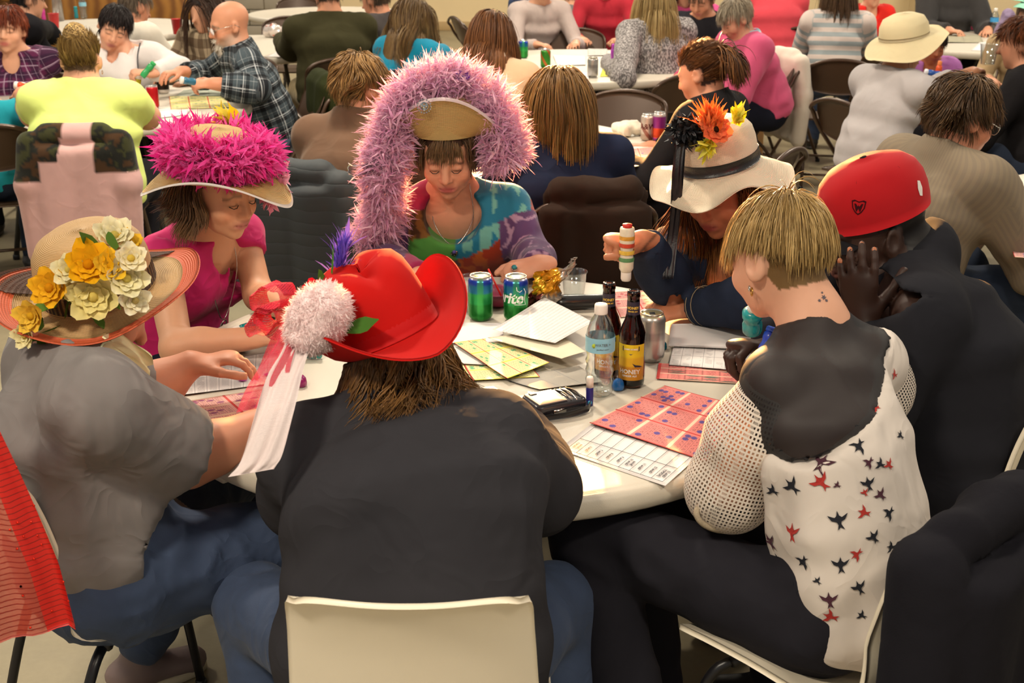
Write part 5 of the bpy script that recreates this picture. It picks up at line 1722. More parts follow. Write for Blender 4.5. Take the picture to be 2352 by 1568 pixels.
def lace_mat():
    t = NT('open_knit_sleeve')
    sp = t.n('ShaderNodeSeparateXYZ'); t.l(t.attr('uvp').outputs['Vector'], sp.inputs[0])
    a = t.math('FRACT', t.math('MULTIPLY', sp.outputs[0], 150)); b = t.math('FRACT', t.math('MULTIPLY', sp.outputs[1], 120))
    hole = t.math('MULTIPLY', t.math('GREATER_THAN', a, .48), t.math('GREATER_THAN', b, .45))
    t.b.inputs['Base Color'].default_value = (*srgb('#dfd2c4'), 1)
    t.setp(Roughness=.85)
    t.l(t.math('SUBTRACT', 1.0, hole), t.b.inputs['Alpha'])
    return t.m
LACE = lace_mat()
for sd in 'LR':
    F = Field()
    sh, el, wr = J['sh' + sd], J['el' + sd], J['wr' + sd]
    st = lerp(sh, el, .04)
    F.cone(st, lerp(sh, el, .5), .058, .082, .03); F.cone(lerp(sh, el, .5), el, .082, .080, .03)
    F.cone(el, lerp(el, wr, .30), .080, .060, .03)
    F.cone(lerp(el, wr, .3), lerp(el, wr, .55), .060, .050, .02)
    F.plane(st, -nrm(el - sh) * .6 - (A(0, 0, 1) * .0), st - .2, st + .2)
    V, Q = F.mesh(.008); V = folds(V, Q, .005, 12, (1, 1, 1), 63)
    me = raw_mesh('sleeve', V, [Q])
    ab = el - sh; ax = nrm(np.cross(ab, A(0, 0, 1))); ay = nrm(np.cross(ab, ax))
    w = V - sh; ang = np.arctan2(w @ ay, w @ ax)
    set_uv(me, np.stack([ang * .075, w @ nrm(ab)], 1))
    slv = link('sleeve', me, LACE, BL)
    e = lerp(sh, el, .97); x = nrm(np.cross(nrm(ab), A(0, 0, 1))); y = np.cross(nrm(ab), x)
    if sd == 'L':
        th = np.linspace(0, 2 * math.pi, 40)
        q = el + A(-.01, -.02, -.045) + np.outer(.075 * np.cos(th), nrm(A(.8, .5, -.25))) + np.outer(.032 * np.sin(th), nrm(A(.1, -.4, -.9)))
        MB().tube(q, .006, 8, cap=False).build('cuff', mat('knit_edge', '#a89880', .9, .3, 300), slv)
make_pants(BL, J, BLACKCLOTH, 'trousers', .010, .016, 1.05, .008, 64, flare=.02)
make_shoes(BL, J, mat('black_boot', '#141318', .25, .05, coat=.4), 40, name='boot')
# printed swallows
SWALLOW = [(0, .95), (.12, .45), (.35, .25), (1.0, .55), (.62, -.02), (.22, -.18), (.12, -.5), (.42, -1.0), (.02, -.68), (-.30, -1.0), (-.12, -.5), (-.26, -.15), (-.72, .05), (-1.0, .62), (-.35, .28), (-.14, .45)]
bv = bvh_of(wb)
inkc = [fabric('ink_slate', '#28292f', .8), fabric('ink_red', '#a8322c', .8), fabric('ink_plum', '#4a2834', .8)]
birds = [(1945, 932, 20, 0, .5), (1951, 975, 22, 0, -.3), (1853, 980, 18, 1, 1), (1971, 1025, 18, 0, 2.5), (1888, 1062, 26, 2, .3), (1885, 1106, 22, 1, .8), (1858, 1023, 9, 1, 2), (1820, 1115, 22, 0, 1), (1800, 1028, 14, 0, 1.4), (1993, 1110, 18, 0, .2), (1994, 1062, 14, 2, 2.2), (2040, 1066, 14, 1, .6), (2020, 1065, 14, 0, 1), (1922, 1113, 9, 2, 1), (1926, 1194, 22, 0, .2), (1983, 1176, 16, 1, 1.2), (2021, 1135, 16, 2, .6), (2040, 1178, 17, 0, 2), (1821, 1222, 22, 1, .3), (1770, 1242, 22, 2, .6), (1723, 1222, 16, 2, 1), (1730, 1195, 8, 0, 0), (1752, 1235, 14, 1, 1.6), (1845, 1288, 18, 0, 2.6), (1930, 1296, 20, 0, .1), (1966, 1272, 16, 1, 2.2), (2005, 1232, 17, 0, .5), (1878, 1333, 10, 0, .8), (1822, 1350, 20, 0, 1.4), (1905, 1377, 20, 2, .2), (1907, 1414, 18, 1, 1.3), (1972, 1348, 18, 0, .4), (1978, 1412, 12, 0, 1), (2052, 860, 14, 1, 1.1), (1665, 1238, 8, 0, .4), (1788, 1283, 14, 0, 1.7), (1760, 1275, 14, 0, 2.2), (1985, 1130, 10, 1, .4), (2045, 1255, 14, 0, 1.3), (1775, 1125, 16, 0, 1.2), (1690, 1215, 9, 2, 2), (2066, 1000, 12, 0, .5), (2010, 940, 12, 1, 2.4)]
for x, y, sz, ci, rt in birds:
    hit = bv.ray_cast(Vector((0, 0, CAM_Z)), Vector(nrm(ray(x, y))))
    if hit[0] is None: continue
    pn, nn = np.array(hit[0]), np.array(hit[1])
    if nn @ ray(x, y) > 0: nn = -nn
    decal(bv, pn, nn, A(0, 0, 1), SWALLOW, sz * .00082, 'printed_swallow', inkc[ci], wb, .0026, math.degrees(rt))
# cropped hair swept towards the front, clipped short at the nape
top = lambda L: (L[:, 2] > -.008) & mkb(L) & ~((np.abs(L[:, 0]) > .055) & (L[:, 2] < .035))
nape = lambda L: (L[:, 2] <= .03) & mkb(L)
sweep = lambda P: np.stack([-.30 + 0 * P[:, 0] - .4 * P[:, 0], .55 + 0 * P[:, 0], -.10 - 1.2 * np.maximum(0, -P[:, 1])], 1)
add_locks('hair', BL, [strands(5200, 9, J, '#7d5c2a', .10, from_crown(.025, -.035, .12, .05, (-.022, .0, 0)), top, .24, .80, .012, .0015, [], 70, .35, .011, light='#e6c484', lv=(.45, 1.0), lens=lambda P: (.034 + .50 * np.clip(P[:, 2] - .01, 0, .2)) * np.where(np.abs(P[:, 0]) > .055, .62, 1), rough=.06),
                       strands(3000, 3, J, '#7a5c36', .017, lambda P: np.stack([0 * P[:, 0], -.3 + 0 * P[:, 0], -1 + 0 * P[:, 0]], 1), nape, .3, .7, .04, .0010, [], 71, .35, .003, light='#a58350')])
earring(BL, hframe(J)(-.085, .004, -.048), GOLD, .008)
earring(BL, hframe(J)(-.083, .012, -.044), SILVER, .005)
bvb = bvh_of([c for c in BL.children if c.name.startswith('body')][0])
TAT = mat('tattoo_ink', '#5a5058', .7, 0)
STAR = [(math.cos(a) * (1 if i % 2 == 0 else .45), math.sin(a) * (1 if i % 2 == 0 else .45)) for i, a in enumerate(np.linspace(0, 2 * math.pi, 13)[:-1])]
for x, y, s_ in ((1892, 683, .006), (1882, 690, .004), (1898, 690, .004), (1888, 672, .003)):
    hit = bvb.ray_cast(Vector((0, 0, CAM_Z)), Vector(nrm(ray(x, y))))
    if hit[0] is None: continue
    nn = np.array(hit[1]); nn = -nn if nn @ ray(x, y) > 0 else nn
    decal(bvb, np.array(hit[0]), nn, A(0, 0, 1), STAR, s_, 'tattoo', TAT, BL, .0008)

# ---- chairs of the front table
chair('shell', -.155, 1.915, 0, 'white shell chair in front with its back to us')
chair('shell', -.80, 2.36, -55, 'white shell chair under the person in grey T-shirt')
chair('shell', .625, 2.14, 44, 'white shell chair under the blond person, black coat over its back')
chair('shell', .875, 2.63, 80, 'white shell chair under the man in the red cap')
chair('folding', -1.02, 3.56, -122, 'brown folding chair under the woman in magenta')
chair('folding', -.17, 4.08, 178, 'brown folding chair under the woman with the feather boa hat')
chair('folding', .84, 3.66, 138, 'brown folding chair under the woman in the white hat')
# ------------------------------------------------------------------ the people at the tables behind
def plaid(key, base, stripes, scale=1.0, rough=.85):
    """woven check: stripes = list of (colour, period m, width share, phase, strength); drawn along both thread directions"""
    if key in _M: return _M[key]
    t = NT(key)
    sp = t.n('ShaderNodeSeparateXYZ'); t.l(t.attr('uvp').outputs['Vector'], sp.inputs[0])
    a = t.math('ADD', sp.outputs[0], t.math('MULTIPLY', sp.outputs[2], .8)); b = sp.outputs[1]
    c = t.n('ShaderNodeRGB').outputs[0]; c.default_value = (*srgb(base), 1)
    for col, per, wd, ph, st in stripes:
        for ax in (a, b):
            f = t.math('LESS_THAN', t.math('FRACT', t.math('ADD', t.math('DIVIDE', ax, per * scale), ph)), wd)
            c = t.mix(t.math('MULTIPLY', f, st), c, srgb(col))
    t.l(c, t.b.inputs['Base Color'])
    t.setp(Roughness=rough)
    t.b.inputs['Specular IOR Level'].default_value = .2
    t.bump(t.noise(600, 2, .5, t.coord()), .2, .001)
    _M[key] = t.m
    return t.m
def stripes_mat(key, c1, c2, per, axis=1, share=.5, wob=0.0):
    if key in _M: return _M[key]
    t = NT(key)
    sp = t.n('ShaderNodeSeparateXYZ'); t.l(t.attr('uvp').outputs['Vector'], sp.inputs[0])
    x = sp.outputs[axis]
    if wob: x = t.math('ADD', x, t.math('MULTIPLY', t.noise(30, 2, .5, t.coord()), wob))
    f = t.math('LESS_THAN', t.math('FRACT', t.math('DIVIDE', x, per)), share)
    t.l(t.mix(f, srgb(c1), srgb(c2)), t.b.inputs['Base Color'])
    t.setp(Roughness=.85)
    t.b.inputs['Specular IOR Level'].default_value = .2
    _M[key] = t.m
    return t.m
def speckle(key, c1, c2, scale=130):
    if key in _M: return _M[key]
    t = NT(key)
    mp = t.n('ShaderNodeMapping'); mp.inputs['Scale'].default_value = (1.0, 1.0, .45); t.l(t.coord(), mp.inputs[0])
    n = t.noise(scale, 2, .5, mp.outputs[0])
    f = t.math('MULTIPLY_ADD', n, 7, -3.2, clamp=True)
    t.l(t.mix(f, srgb(c1), srgb(c2)), t.b.inputs['Base Color'])
    t.setp(Roughness=.9)
    t.bump(n, .4, .003)
    _M[key] = t.m
    return t.m
def style(root, J, kind, dark, light, n=900, seed=0):
    """hair by style"""
    bk = [(J['shL'], J['shR'], .075 * J['s']), (J['chest'], J['neck'], .125 * J['s'])]
    if kind == 'long':
        pr = [strands(n, 12, J, dark, .34, side_back, None, .34, .80, .015, .0026, bk, seed, .3, .018, wavy=.05, light=light)]
    elif kind == 'wavy':
        pr = [strands(n, 12, J, dark, .31, side_back, None, .34, .78, .02, .0026, bk, seed, .3, .026, wavy=.30, light=light)]
    elif kind == 'bob':
        pr = [strands(n, 11, J, dark, .245, side_back, None, .34, .80, .015, .0024, bk[:1], seed, .3, .024, wavy=.10, light=light)]
    elif kind == 'curly':
        pr = [strands(n, 7, J, dark, .070, from_crown(0, -.04, .12, .06), None, .28, .76, .015, .0020, [], seed, .3, .020, wavy=.42, light=light, rough=.10)]
    elif kind == 'short':
        pr = [strands(n, 6, J, dark, .062, from_crown(.01, -.05, .12, .06), None, .25, .80, .02, .0022, [], seed, .3, .012, light=light)]
    elif kind in ('bun', 'pony'):
        pr = [strands(int(n * 1.6), 6, J, dark, .065, lambda P: A(0, -.13, .10 if kind == 'bun' else .05) - P, None, .0, .9, .01, .0017, [], seed, .3, .005, light=light, rough=.03)]
        g = hframe(J); rng = np.random.RandomState(seed + 5)
        if kind == 'bun':
            v = rng.randn(260, 3); v /= np.linalg.norm(v, axis=1, keepdims=True)
            C0 = A(0, -.085, .095); pts = []
            ax = np.cross(v, rng.randn(260, 3)); ax /= np.linalg.norm(ax, axis=1, keepdims=True)
            for tt in np.linspace(-1.0, 1.0, 8): pts.append(C0 + (v * math.cos(tt) + ax * math.sin(tt)) * (A(.050, .042, .052)))
            P3 = np.stack(pts, 1) * J['s'] @ J['HR'].T + J['head']
        else:
            n2 = 420; C0 = A(0, -.10, .045); k = rng.randn(n2, 3) * A(.016, .010, .014); d = np.tile(A(.03, -.7, .35), (n2, 1)) + rng.randn(n2, 3) * .28; pts = [C0 + k]
            gr = J['HR'].T @ A(0, 0, -1)
            for q in range(8):
                d = d * .8 + gr * .34 + .2 * np.stack([vnoise(pts[-1] * 20 + seed + j * 30, 1) for j in range(3)], 1); d /= np.linalg.norm(d, axis=1, keepdims=True)
                pts.append(pts[-1] + d * .021)
            P3 = np.stack(pts, 1) * J['s'] @ J['HR'].T + J['head']
        pr.append(ribbon_locks(P3, .0034, dark, rng, .3, light, 1.0))
    elif kind == 'fringe':     # long crop with everything combed forward
        pr = [strands(int(n * 1.6), 6, J, dark, .05, from_crown(0, -.06, .11, .04), lambda L: hair_mask(L, .070, -.05, True, .035), .3, .80, .015, .0022, [], seed, .25, .012, light=light, lens=lambda P: np.where(P[:, 1] > .04, .034, .058))]
    return add_locks('hair', root, pr)
FIGS = []
def figure(label, px, py, z, yaw, top, hair=None, skin='#d8a080', bulk=1.0, lean=12, hp=15, hy=0, hroll=0, s=1.0, arms='table', sleeve=1.93, pants=None, fine=False, h=.011, topname='sweater', amp=.008, uv=False, J2=None, hands=True, w=.185, bust=0, belly=0, neck=None, o=.014, seat=.46, shoes=True, seed=1, collar=0, legs=True, group=None, hd=None, slope=0.0, nk=.018, **colkw):
    J = seated(0, 0, yaw, lean, s, seat, headpitch=hp, headyaw=hy, headroll=hroll, w=w, arms=arms)
    shift_to(J, atz(px, py, z))
    for k in ('shL', 'shR', 'neck'): J[k] = J[k] + A(0, 0, nk - (slope if k != 'neck' else 0))
    if J2: J2(J)
    root = person(J, label, group)
    c, sn = math.cos(math.radians(yaw)), math.sin(math.radians(yaw))
    fwd = A(-sn, c, 0)
    hs = {k: dict(d=fwd * .8 + A(c, sn, 0) * (.4 if k == 'L' else -.4), n=A(0, 0, 1), **HAND_RELAX) for k in 'LR'} if hands else None
    if hs and hd: hs.update(hd)
    hc = dict(hair=hair[1]) if hair else {}
    make_body(root, J, skin, .0068 if fine else .0115, bulk, fine, hands=hs, under=-.008, **hc, **colkw)
    make_top(root, J, top, topname, h, o, bulk, sleeve, amp, 12, seed, neckcut=neck(J) if neck else None, uv=uv, bust=bust, belly=belly, collar=collar)
    if legs:
        make_pants(root, J, pants or BLACKCLOTH, 'trousers', .016, .014, bulk, .006, seed)
        if shoes: make_shoes(root, J, mat('dark_shoe', '#2a2624', .5, .1), yaw)
    if hair: style(root, J, *hair, seed=seed)
    FIGS.append((label, J['pelvis'], yaw))
    return root, J
vneck = lambda J: [(J['neck'] + torso_axes(J)[2] * .09 - torso_axes(J)[1] * .02, A(.055, .08, .07))]
def setj(**kw):
    def f(J):
        for k, v in kw.items(): J[k] = v
    return f
LIME = fabric('lime_tee', '#dcec86', .85, .04, 700, .15, .1)
YT, JY = figure('woman in neon yellow-green T-shirt with blond bun, back turned, at the left table', 187, 138, 1.13, 4, LIME, ('bun', '#6a5030', '#c9a868', 1300), bulk=1.36, lean=6, hp=14, sleeve=.62, topname='shirt', w=.19, o=.018, amp=.007, pants=BLACKCLOTH, belly=.6, seed=3, slope=.03, nk=.055,
                J2=setj(elL=at(75, 262, 5.78), elR=at(338, 268, 5.80), wrL=at(52, 215, 6.15), wrR=at(300, 205, 6.15)))
earring(YT, hframe(JY)(.086, 0, -.045), GOLD)
PLAID1 = plaid('grey_plaid_flannel', '#23262c', [('#4a555c', .085, .45, 0, .75), ('#c9cdd0', .085, .05, .20, .7), ('#c9cdd0', .0425, .05, .62, .35), ('#14161a', .085, .22, .55, .6)], 1.0)
PM, J = figure('bald bearded man in grey plaid flannel shirt and glasses at the left table', 527, 58, 1.14, 112, PLAID1, None, '#cf9070', 1.18, 16, 14, 4, 0, 1.04, 'table', 1.80, DENIM_PALE, True, .010, 'flannel_shirt', uv=True, belly=.8, w=.2, o=.022, seed=5, collar=1, stubble='#cfc6ba', brow='#8a7a6a', lips='#a86a5c', cheek=.25,
               J2=setj(elL=at(590, 205, 6.85), wrL=at(490, 192, 6.80), elR=at(470, 175, 7.35), wrR=at(415, 165, 7.15)),
               hd={'L': dict(d=A(-.9, -.1, 0), n=A(0, -.5, .8), **HAND_GRIP)})
glasses(PM, J, glass('clear_lens', '#ffffff', .02, 1.1), SILVER)
g = hframe(J); rng = np.random.RandomState(8)
bd = [g(*q) for q in np.c_[rng.randn(420) * .020, .088 + rng.randn(420) * .006, -.092 + rng.randn(420) * .014]]
add_locks('beard', PM, [feather_strip(420, np.array(bd), np.tile(J['HR'] @ A(0, .4, -.8), (420, 1)) + rng.randn(420, 3) * .3, .022, .0016, rng, .4, 3, .1, '#b8aa98', .25, '#efe8dc', .1)], HAIR())
bd = [g(*q) for q in np.c_[rng.randn(160) * .018, .101 + rng.randn(160) * .003, -.049 + rng.randn(160) * .003]]
add_locks('moustache', PM, [feather_strip(160, np.array(bd), np.array([J['HR'] @ A(k, .3, -.5) for k in rng.randn(160)]), .014, .0015, rng, .4, 3, .1, '#cfc4b4', .2, '#f2ece0', .1)], HAIR())
WHITE_SHIRT = fabric('white_cotton', '#ddd6d4', .8, .04, 700, .12, .05)
WS, J = figure('dark-haired person in white shirt leaning a cheek on one hand', 262, 62, 1.10, -168, WHITE_SHIRT, ('fringe', '#16100f', '#2e2220', 1100), '#dba588', 1.0, 18, 24, 2, -22, 1.0, 'table', 1.9, None, True, .010, 'shirt', uv=False, neck=vneck, w=.19, o=.022, seed=7, lips='#b87068', brow='#1a1210',
               J2=setj(elR=at(290, 178, 7.35), wrR=at(285, 100, 7.46), elL=at(412, 155, 7.5), wrL=at(345, 168, 7.25)),
               hd={'R': dict(d=A(-.35, .0, .9), n=A(.3, -.9, .1), **HAND_RELAX), 'L': dict(d=A(-.8, -.3, .1), n=A(0, -.3, .9), **HAND_GRIP)})
tubes('shirt_trim', WS, [spline([at(322, 98, 7.36), at(316, 130, 7.34), at(318, 165, 7.33)], 10)], .004, mat('grey_trim', '#4a4a50', .8))
PLAID2 = plaid('purple_plaid', '#5a2246', [('#2c1830', .075, .40, 0, .7), ('#b9a0b8', .075, .05, .25, .7), ('#b9a0b8', .0375, .06, .6, .35)])
RD, J = figure('red-haired woman in purple plaid shirt touching her chin at the left edge', 20, 66, 1.10, -176, PLAID2, ('short', '#5a2212', '#a04a24', 1300), '#d9a284', 1.0, 8, 4, 0, -4, 1.03, 'table', 1.85, None, True, .011, 'plaid_shirt', uv=True, neck=vneck, o=.018, seed=9, lips='#b4645a', brow='#5a3020', bust=.9,
               J2=setj(elL=at(70, 160, 7.38), wrL=at(12, 128, 7.42)), hd={'L': dict(d=A(-.8, 0, .35), n=A(0, -1, .2), **HAND_RELAX)})
TEALTEE = fabric('turquoise_jersey', '#1f98a8', .8, .06)
figure('child in turquoise shirt cut by the left edge beside the yellow-green T-shirt', -42, 190, .98, 20, TEALTEE, ('short', '#a86a30', '#e0a050', 700), s=.80, bulk=.95, lean=4, topname='shirt', sleeve=1.6, pants=fabric('dark_blue_denim', '#2a3242', .8), seat=.44, seed=11, J2=setj(elR=at(75, 265, 5.95), wrR=at(60, 215, 6.2), elL=at(-90, 270, 5.9)))
figure('person in black coat reaching over the far left table', 66, -2, 1.16, -62, fabric('black_coat', '#18171b', .85, .1), ('short', '#151214', '#3a3436', 700), lean=26, topname='coat', bulk=1.12, o=.03, seed=12, J2=setj(elR=at(100, 70, 10.0), wrR=at(132, 88, 10.1)))
figure('grey-haired man in white top with blue strap behind the white shirt', 312, 15, 1.13, -40, fabric('off_white_vest', '#d6cec0', .85), ('short', '#5a4c40', '#a08e78', 800), '#c98a6c', 1.05, 16, 22, topname='vest', o=.03, seed=13)
BUFF = plaid('cream_brown_check', '#b7a488', [('#4a3524', .11, .5, 0, .62)])
figure('brown-haired person in cream and brown check behind the bald man', 470, 25, 1.14, 150, BUFF, ('long', '#2f1f16', '#5a4030', 800), uv=True, topname='jacket', o=.025, seed=14)
OLIVE = fabric('olive_fleece', '#3b3824', .92, .08, 500, .2, .2)
figure('man in olive green sweater with his back turned at the table behind', 752, -14, 1.20, 18, OLIVE, ('short', '#3a2c20', '#6a5440', 700), '#c98c6c', 1.28, 8, 14, 10, s=1.06, w=.205, o=.022, slope=.025, seed=15, belly=.5, pants=fabric('khaki', '#8a7a58', .85), J2=setj(elL=at(668, 112, 8.7), wrL=at(645, 92, 9.15)))
figure('man in dark grey jacket beside the olive sweater', 862, -2, 1.14, 62, fabric('charcoal_jacket', '#3e3837', .85, .08), ('short', '#4a3a2c', '#7a6450', 700), '#cf9070', 1.1, 18, 18, topname='jacket', o=.026, seed=16)
TEAL = fabric('bright_teal_knit', '#1287a8', .8, .06)
figure('woman in bright teal top with wavy light brown hair', 948, 46, 1.11, -42, TEAL, ('wavy', '#4a3420', '#9a7a4c', 1500), bulk=1.08, lean=14, hp=20, topname='top', o=.016, seed=17, J2=setj(elR=at(1012, 128, 7.7)))
CREAM = fabric('cream_jersey', '#d9b492', .82, .03, 700, .1, .1)
figure('woman in cream top with long straight auburn hair, back turned', 1128, 82, 1.12, -16, CREAM, ('long', '#4c2c18', '#9a6438', 1900), bulk=1.30, lean=10, hp=22, hy=-12, topname='top', w=.2, o=.018, belly=.5, slope=.025, seed=18, amp=.006)
TAUPE = fabric('taupe_fleece', '#6a503e', .92, .06, 500, .2, .2)
BS, J = figure('woman in taupe sweater with short wavy light brown hair, back turned', 826, 198, 1.11, -24, TAUPE, ('curly', '#5a3f22', '#b58a50', 2400), '#cf9274', 1.22, 8, 14, -18, topname='sweater', w=.195, o=.02, collar=1, slope=.025, seed=19, belly=.5, fine=True, bust=0)
earring(BS, hframe(J)(.084, .0, -.045), SILVER, .006)
NAVY = fabric('navy_jersey', '#20263c', .85, .06)
figure('woman in navy top with shoulder-length highlighted brown hair, back turned', 1287, 240, 1.10, 2, NAVY, ('bob', '#4a3018', '#b08448', 3400), bulk=1.12, lean=8, hp=16, topname='top', w=.19, o=.016, seed=20)
BLK = fabric('black_jacket_cloth', '#1f1d1f', .85, .08)
PT, J = figure('woman in black jacket with auburn ponytail, seen from behind', 1612, 168, 1.10, 58, BLK, ('pony', '#3a2214', '#8a5a30', 2000), '#cf8f70', 1.06, 16, 22, 0, topname='jacket', collar=1, w=.19, o=.022, seed=21, fine=True)
m = MB(); gg = hframe(J); m.tube([gg(.012 * math.cos(a), -.105, .045 + .016 * math.sin(a)) for a in np.linspace(0, 6.28, 13)], .004, 6).build('hair_tie', mat('black_elastic', '#1a1a1c', .7, 0), PT)
GREYK = speckle('grey_speckled_knit', '#5f5a5a', '#b9b2b0')
figure('blonde woman in grey speckled knit sweater, back turned', 1503, 8, 1.15, 22, GREYK, ('long', '#8a6a38', '#dcc084', 1700), bulk=1.20, lean=10, hp=14, topname='sweater', w=.2, o=.022, belly=.5, seed=22, pants=fabric('grey_trousers', '#55535a', .85), J2=setj(elL=at(1432, 180, 7.9)))
PINKS = fabric('pink_sweatshirt', '#d0567c', .88, .05, 500, .15, .2)
PK, J = figure('older woman in pink sweatshirt and pale blue collar bending over', 1690, 42, 1.10, 108, PINKS, ('short', '#7a6a54', '#d6c8b0', 1300), '#cf9478', 1.16, 20, 34, 0, topname='sweatshirt', w=.19, o=.026, belly=.7, seed=23, fine=True, brow='#8a7860', lips='#b0685c', pants=fabric('navy_cloth', '#1d1f2b', .85))
q = J['neck'] + A(0, 0, .02); th = np.linspace(0, 2 * math.pi, 25)[:-1]
P = np.stack([np.stack([q[0] + r * np.cos(th) + .012, q[1] + r * np.sin(th), q[2] + zz + .012 * np.cos(th)], 1) for r, zz in ((.064, .030), (.074, .022), (.088, -.002))], 1)
MB().grid(P, thick=.004, closed=True).build('collar', fabric('pale_blue_collar', '#a9c9d8', .8), PK)
CORAL = fabric('coral_jersey', '#d84a56', .85, .05)
figure('large person in coral red top with head out of frame, back turned', 1768, -60, 1.22, 10, CORAL, ('short', '#4a3828', '#7a6048', 500), bulk=1.42, lean=6, s=1.05, topname='top', w=.21, o=.02, belly=.6, slope=.025, seed=24)
figure('person in hot pink top with long brown hair behind the blonde woman', 1578, -25, 1.16, 165, fabric('hot_pink', '#e85a96', .85), ('long', '#3a2418', '#6a4630', 900), topname='top', seed=25, fine=False)
figure('person in black top beside the pink sweatshirt, face looking down', 1612, -2, 1.12, 150, fabric('black_top_far', '#26252a', .85), ('short', '#3a2c22', '#5a4838', 700), '#c98c6e', 1.15, 14, 26, topname='top', seed=26, fine=True, lips='#a86058', brow='#4a3828')
STR = stripes_mat('grey_pink_stripes', '#9aa3a6', '#cfc0b8', .062)
ST, J = figure('person in grey and pale pink striped shirt and grey cap, back turned', 1928, -8, 1.13, -14, STR, ('bob', '#4a3626', '#7a5e44', 900), bulk=1.02, lean=6, hp=10, topname='shirt', uv=True, w=.185, o=.022, seed=27, pants=DENIM, amp=.008, sleeve=1.2)
P, U = hat_surface((hframe(J)(0, -.012, .03), J['HR']), [(.128, -.03), (.112, -.012), (.104, .0), (.102, .04), (.092, .075), (.06, .098), (.001, .105)], None, 40)
MB().grid(P, U, -.003, closed=True).build('hat', fabric('grey_felt', '#9aa09c', .9), ST)
figure('child in bright red T-shirt facing the camera at upper right', 2003, -14, 1.06, 186, fabric('bright_red_tee', '#d8261e', .85), ('short', '#3a2a20', '#5a4434', 500), s=.85, bulk=.95, lean=2, hp=4, topname='shirt', sleeve=.6, seed=28, neck=vneck)
LGREY = fabric('pale_grey_jersey', '#b9b2b2', .85, .05)
CH, J = figure('woman in pale grey top and floppy cream cloth hat leaning to the right', 2078, 112, 1.10, -62, LGREY, ('short', '#2f221a', '#4a382c', 300), '#c08a68', 1.08, 12, 26, 0, topname='top', w=.19, o=.016, seed=29, amp=.010, sleeve=1.5, pants=fabric('grey_trousers', '#55535a', .85), J2=setj(elR=at(2140, 205, 6.45), wrR=at(2235, 165, 6.5)))
def flop(r, th, x, y, z):
    k = np.clip((r - .10) / .10, 0, 1)
    return x, y + .02 * k, z - .075 * k * np.clip(-np.sin(th - .3), -.25, 1) - .03 * k * np.abs(np.cos(th)) + .010 * k * np.sin(4 * th)
hatf = (hframe(J)(0, -.035, .045), J['HR'] @ rotm(0, -36, 0))
P, U = hat_surface(hatf, [(.182, -.01), (.17, -.008), (.15, -.004), (.13, 0), (.112, .0), (.107, .006), (.107, .03), (.103, .06), (.088, .09), (.05, .108), (.001, .112)], flop, 64)
hh = MB().grid(P, U, -.003, closed=True).build('hat', fabric('cream_canvas', '#dccca4', .9, .05, 300, .3), CH)
P, U = hat_surface(hatf, [(.1095, .004), (.1095, .018)], None, 48)
MB().grid(P, U, -.002, closed=True).build('hat_band', fabric('cream_band', '#b8a888', .9), hh)
PC, J = figure('child in lilac T-shirt holding an orange dauber beside the cream hat', 2142, 102, .96, -172, fabric('lilac_tee', '#b06cb0', .85), ('fringe', '#1c1412', '#3a2a26', 900), '#a86848', .98, 8, 22, 0, -6, s=.84, topname='shirt', sleeve=.7, seed=30, fine=True, brow='#1c1412', lips='#8a4a40', neck=vneck, J2=setj(wrR=at(2148, 180, 7.75), elR=at(2118, 190, 8.05)))
CORD = stripes_mat('tan_corduroy', '#7a6d5d', '#80725f', .011, 0, .5, .001)
TM, J = figure('man in tan corduroy jacket and glasses leaning right behind the red cap', 2212, 268, 1.12, -68, CORD, ('curly', '#33231a', '#7a5c3a', 2600), '#cf8a6a', 1.25, 22, 20, -8, 0, 1.05, 'table', 1.95, fabric('dark_blue_denim', '#2a3242', .8), True, .009, 'jacket', uv=True, w=.2, o=.026, seed=31, collar=1, belly=.5, brow='#4a3424', lips='#a8604e', amp=.010)
glasses(TM, J, glass('clear_lens', '#ffffff', .02, 1.1), SILVER)
figure('person in black top with auburn hair at the right edge', 2345, 98, 1.12, 64, BLK, ('curly', '#3a1f10', '#8a4a22', 1500), '#cf9274', 1.2, 10, 14, topname='top', w=.2, o=.02, belly=.5, seed=32, pants=fabric('dark_blue_denim', '#2a3242', .8))
figure('grey-hooded child at the far middle table, back turned', 1318, -12, 1.04, -34, fabric('grey_fleece', '#7a7676', .9), ('short', '#4a3626', '#7a5e44', 500), s=.88, lean=14, topname='hoodie', o=.028, seed=33, J2=setj(elR=at(1392, 60, 10.9), wrR=at(1395, 40, 11.2)))
figure('person in pale pinkish top far behind the cream top', 1245, -28, 1.14, 200, fabric('pale_pink_grey', '#b8a8a2', .85), ('short', '#4a3626', '#7a5e44', 500), topname='top', seed=34)
figure('person in dark grey jacket behind the far right table', 2195, -60, 1.20, 188, fabric('slate_jacket', '#3a3838', .85, .12), ('short', '#2a2422', '#4a403c', 500), bulk=1.25, s=1.05, topname='jacket', o=.03, seed=35)
MH, J = figure('person in a mint paper hat at the upper right corner', 2368, 40, 1.08, 150, fabric('beige_far', '#b79c74', .85), ('short', '#4a3626', '#7a5e44', 500), topname='top', seed=36)
m = MB()
for a0, rr in ((0, .17), (70, .14), (150, .16), (230, .15), (300, .13)):
    d = J['HR'] @ A(math.cos(math.radians(a0)), math.sin(math.radians(a0)), .25)
    P, U = ribbon([J['head'] + J['HR'] @ A(0, 0, .08), J['head'] + J['HR'] @ A(0, 0, .09) + d * rr * .5, J['head'] + J['HR'] @ A(0, 0, .07) + d * rr], .09, np.cross(d, A(0, 0, 1)), 8, 5, .004, a0)
    m.grid(P, U, .002)
m.build('paper_hat', mat('mint_paper', '#8fd0b4', .8, .1), MH)
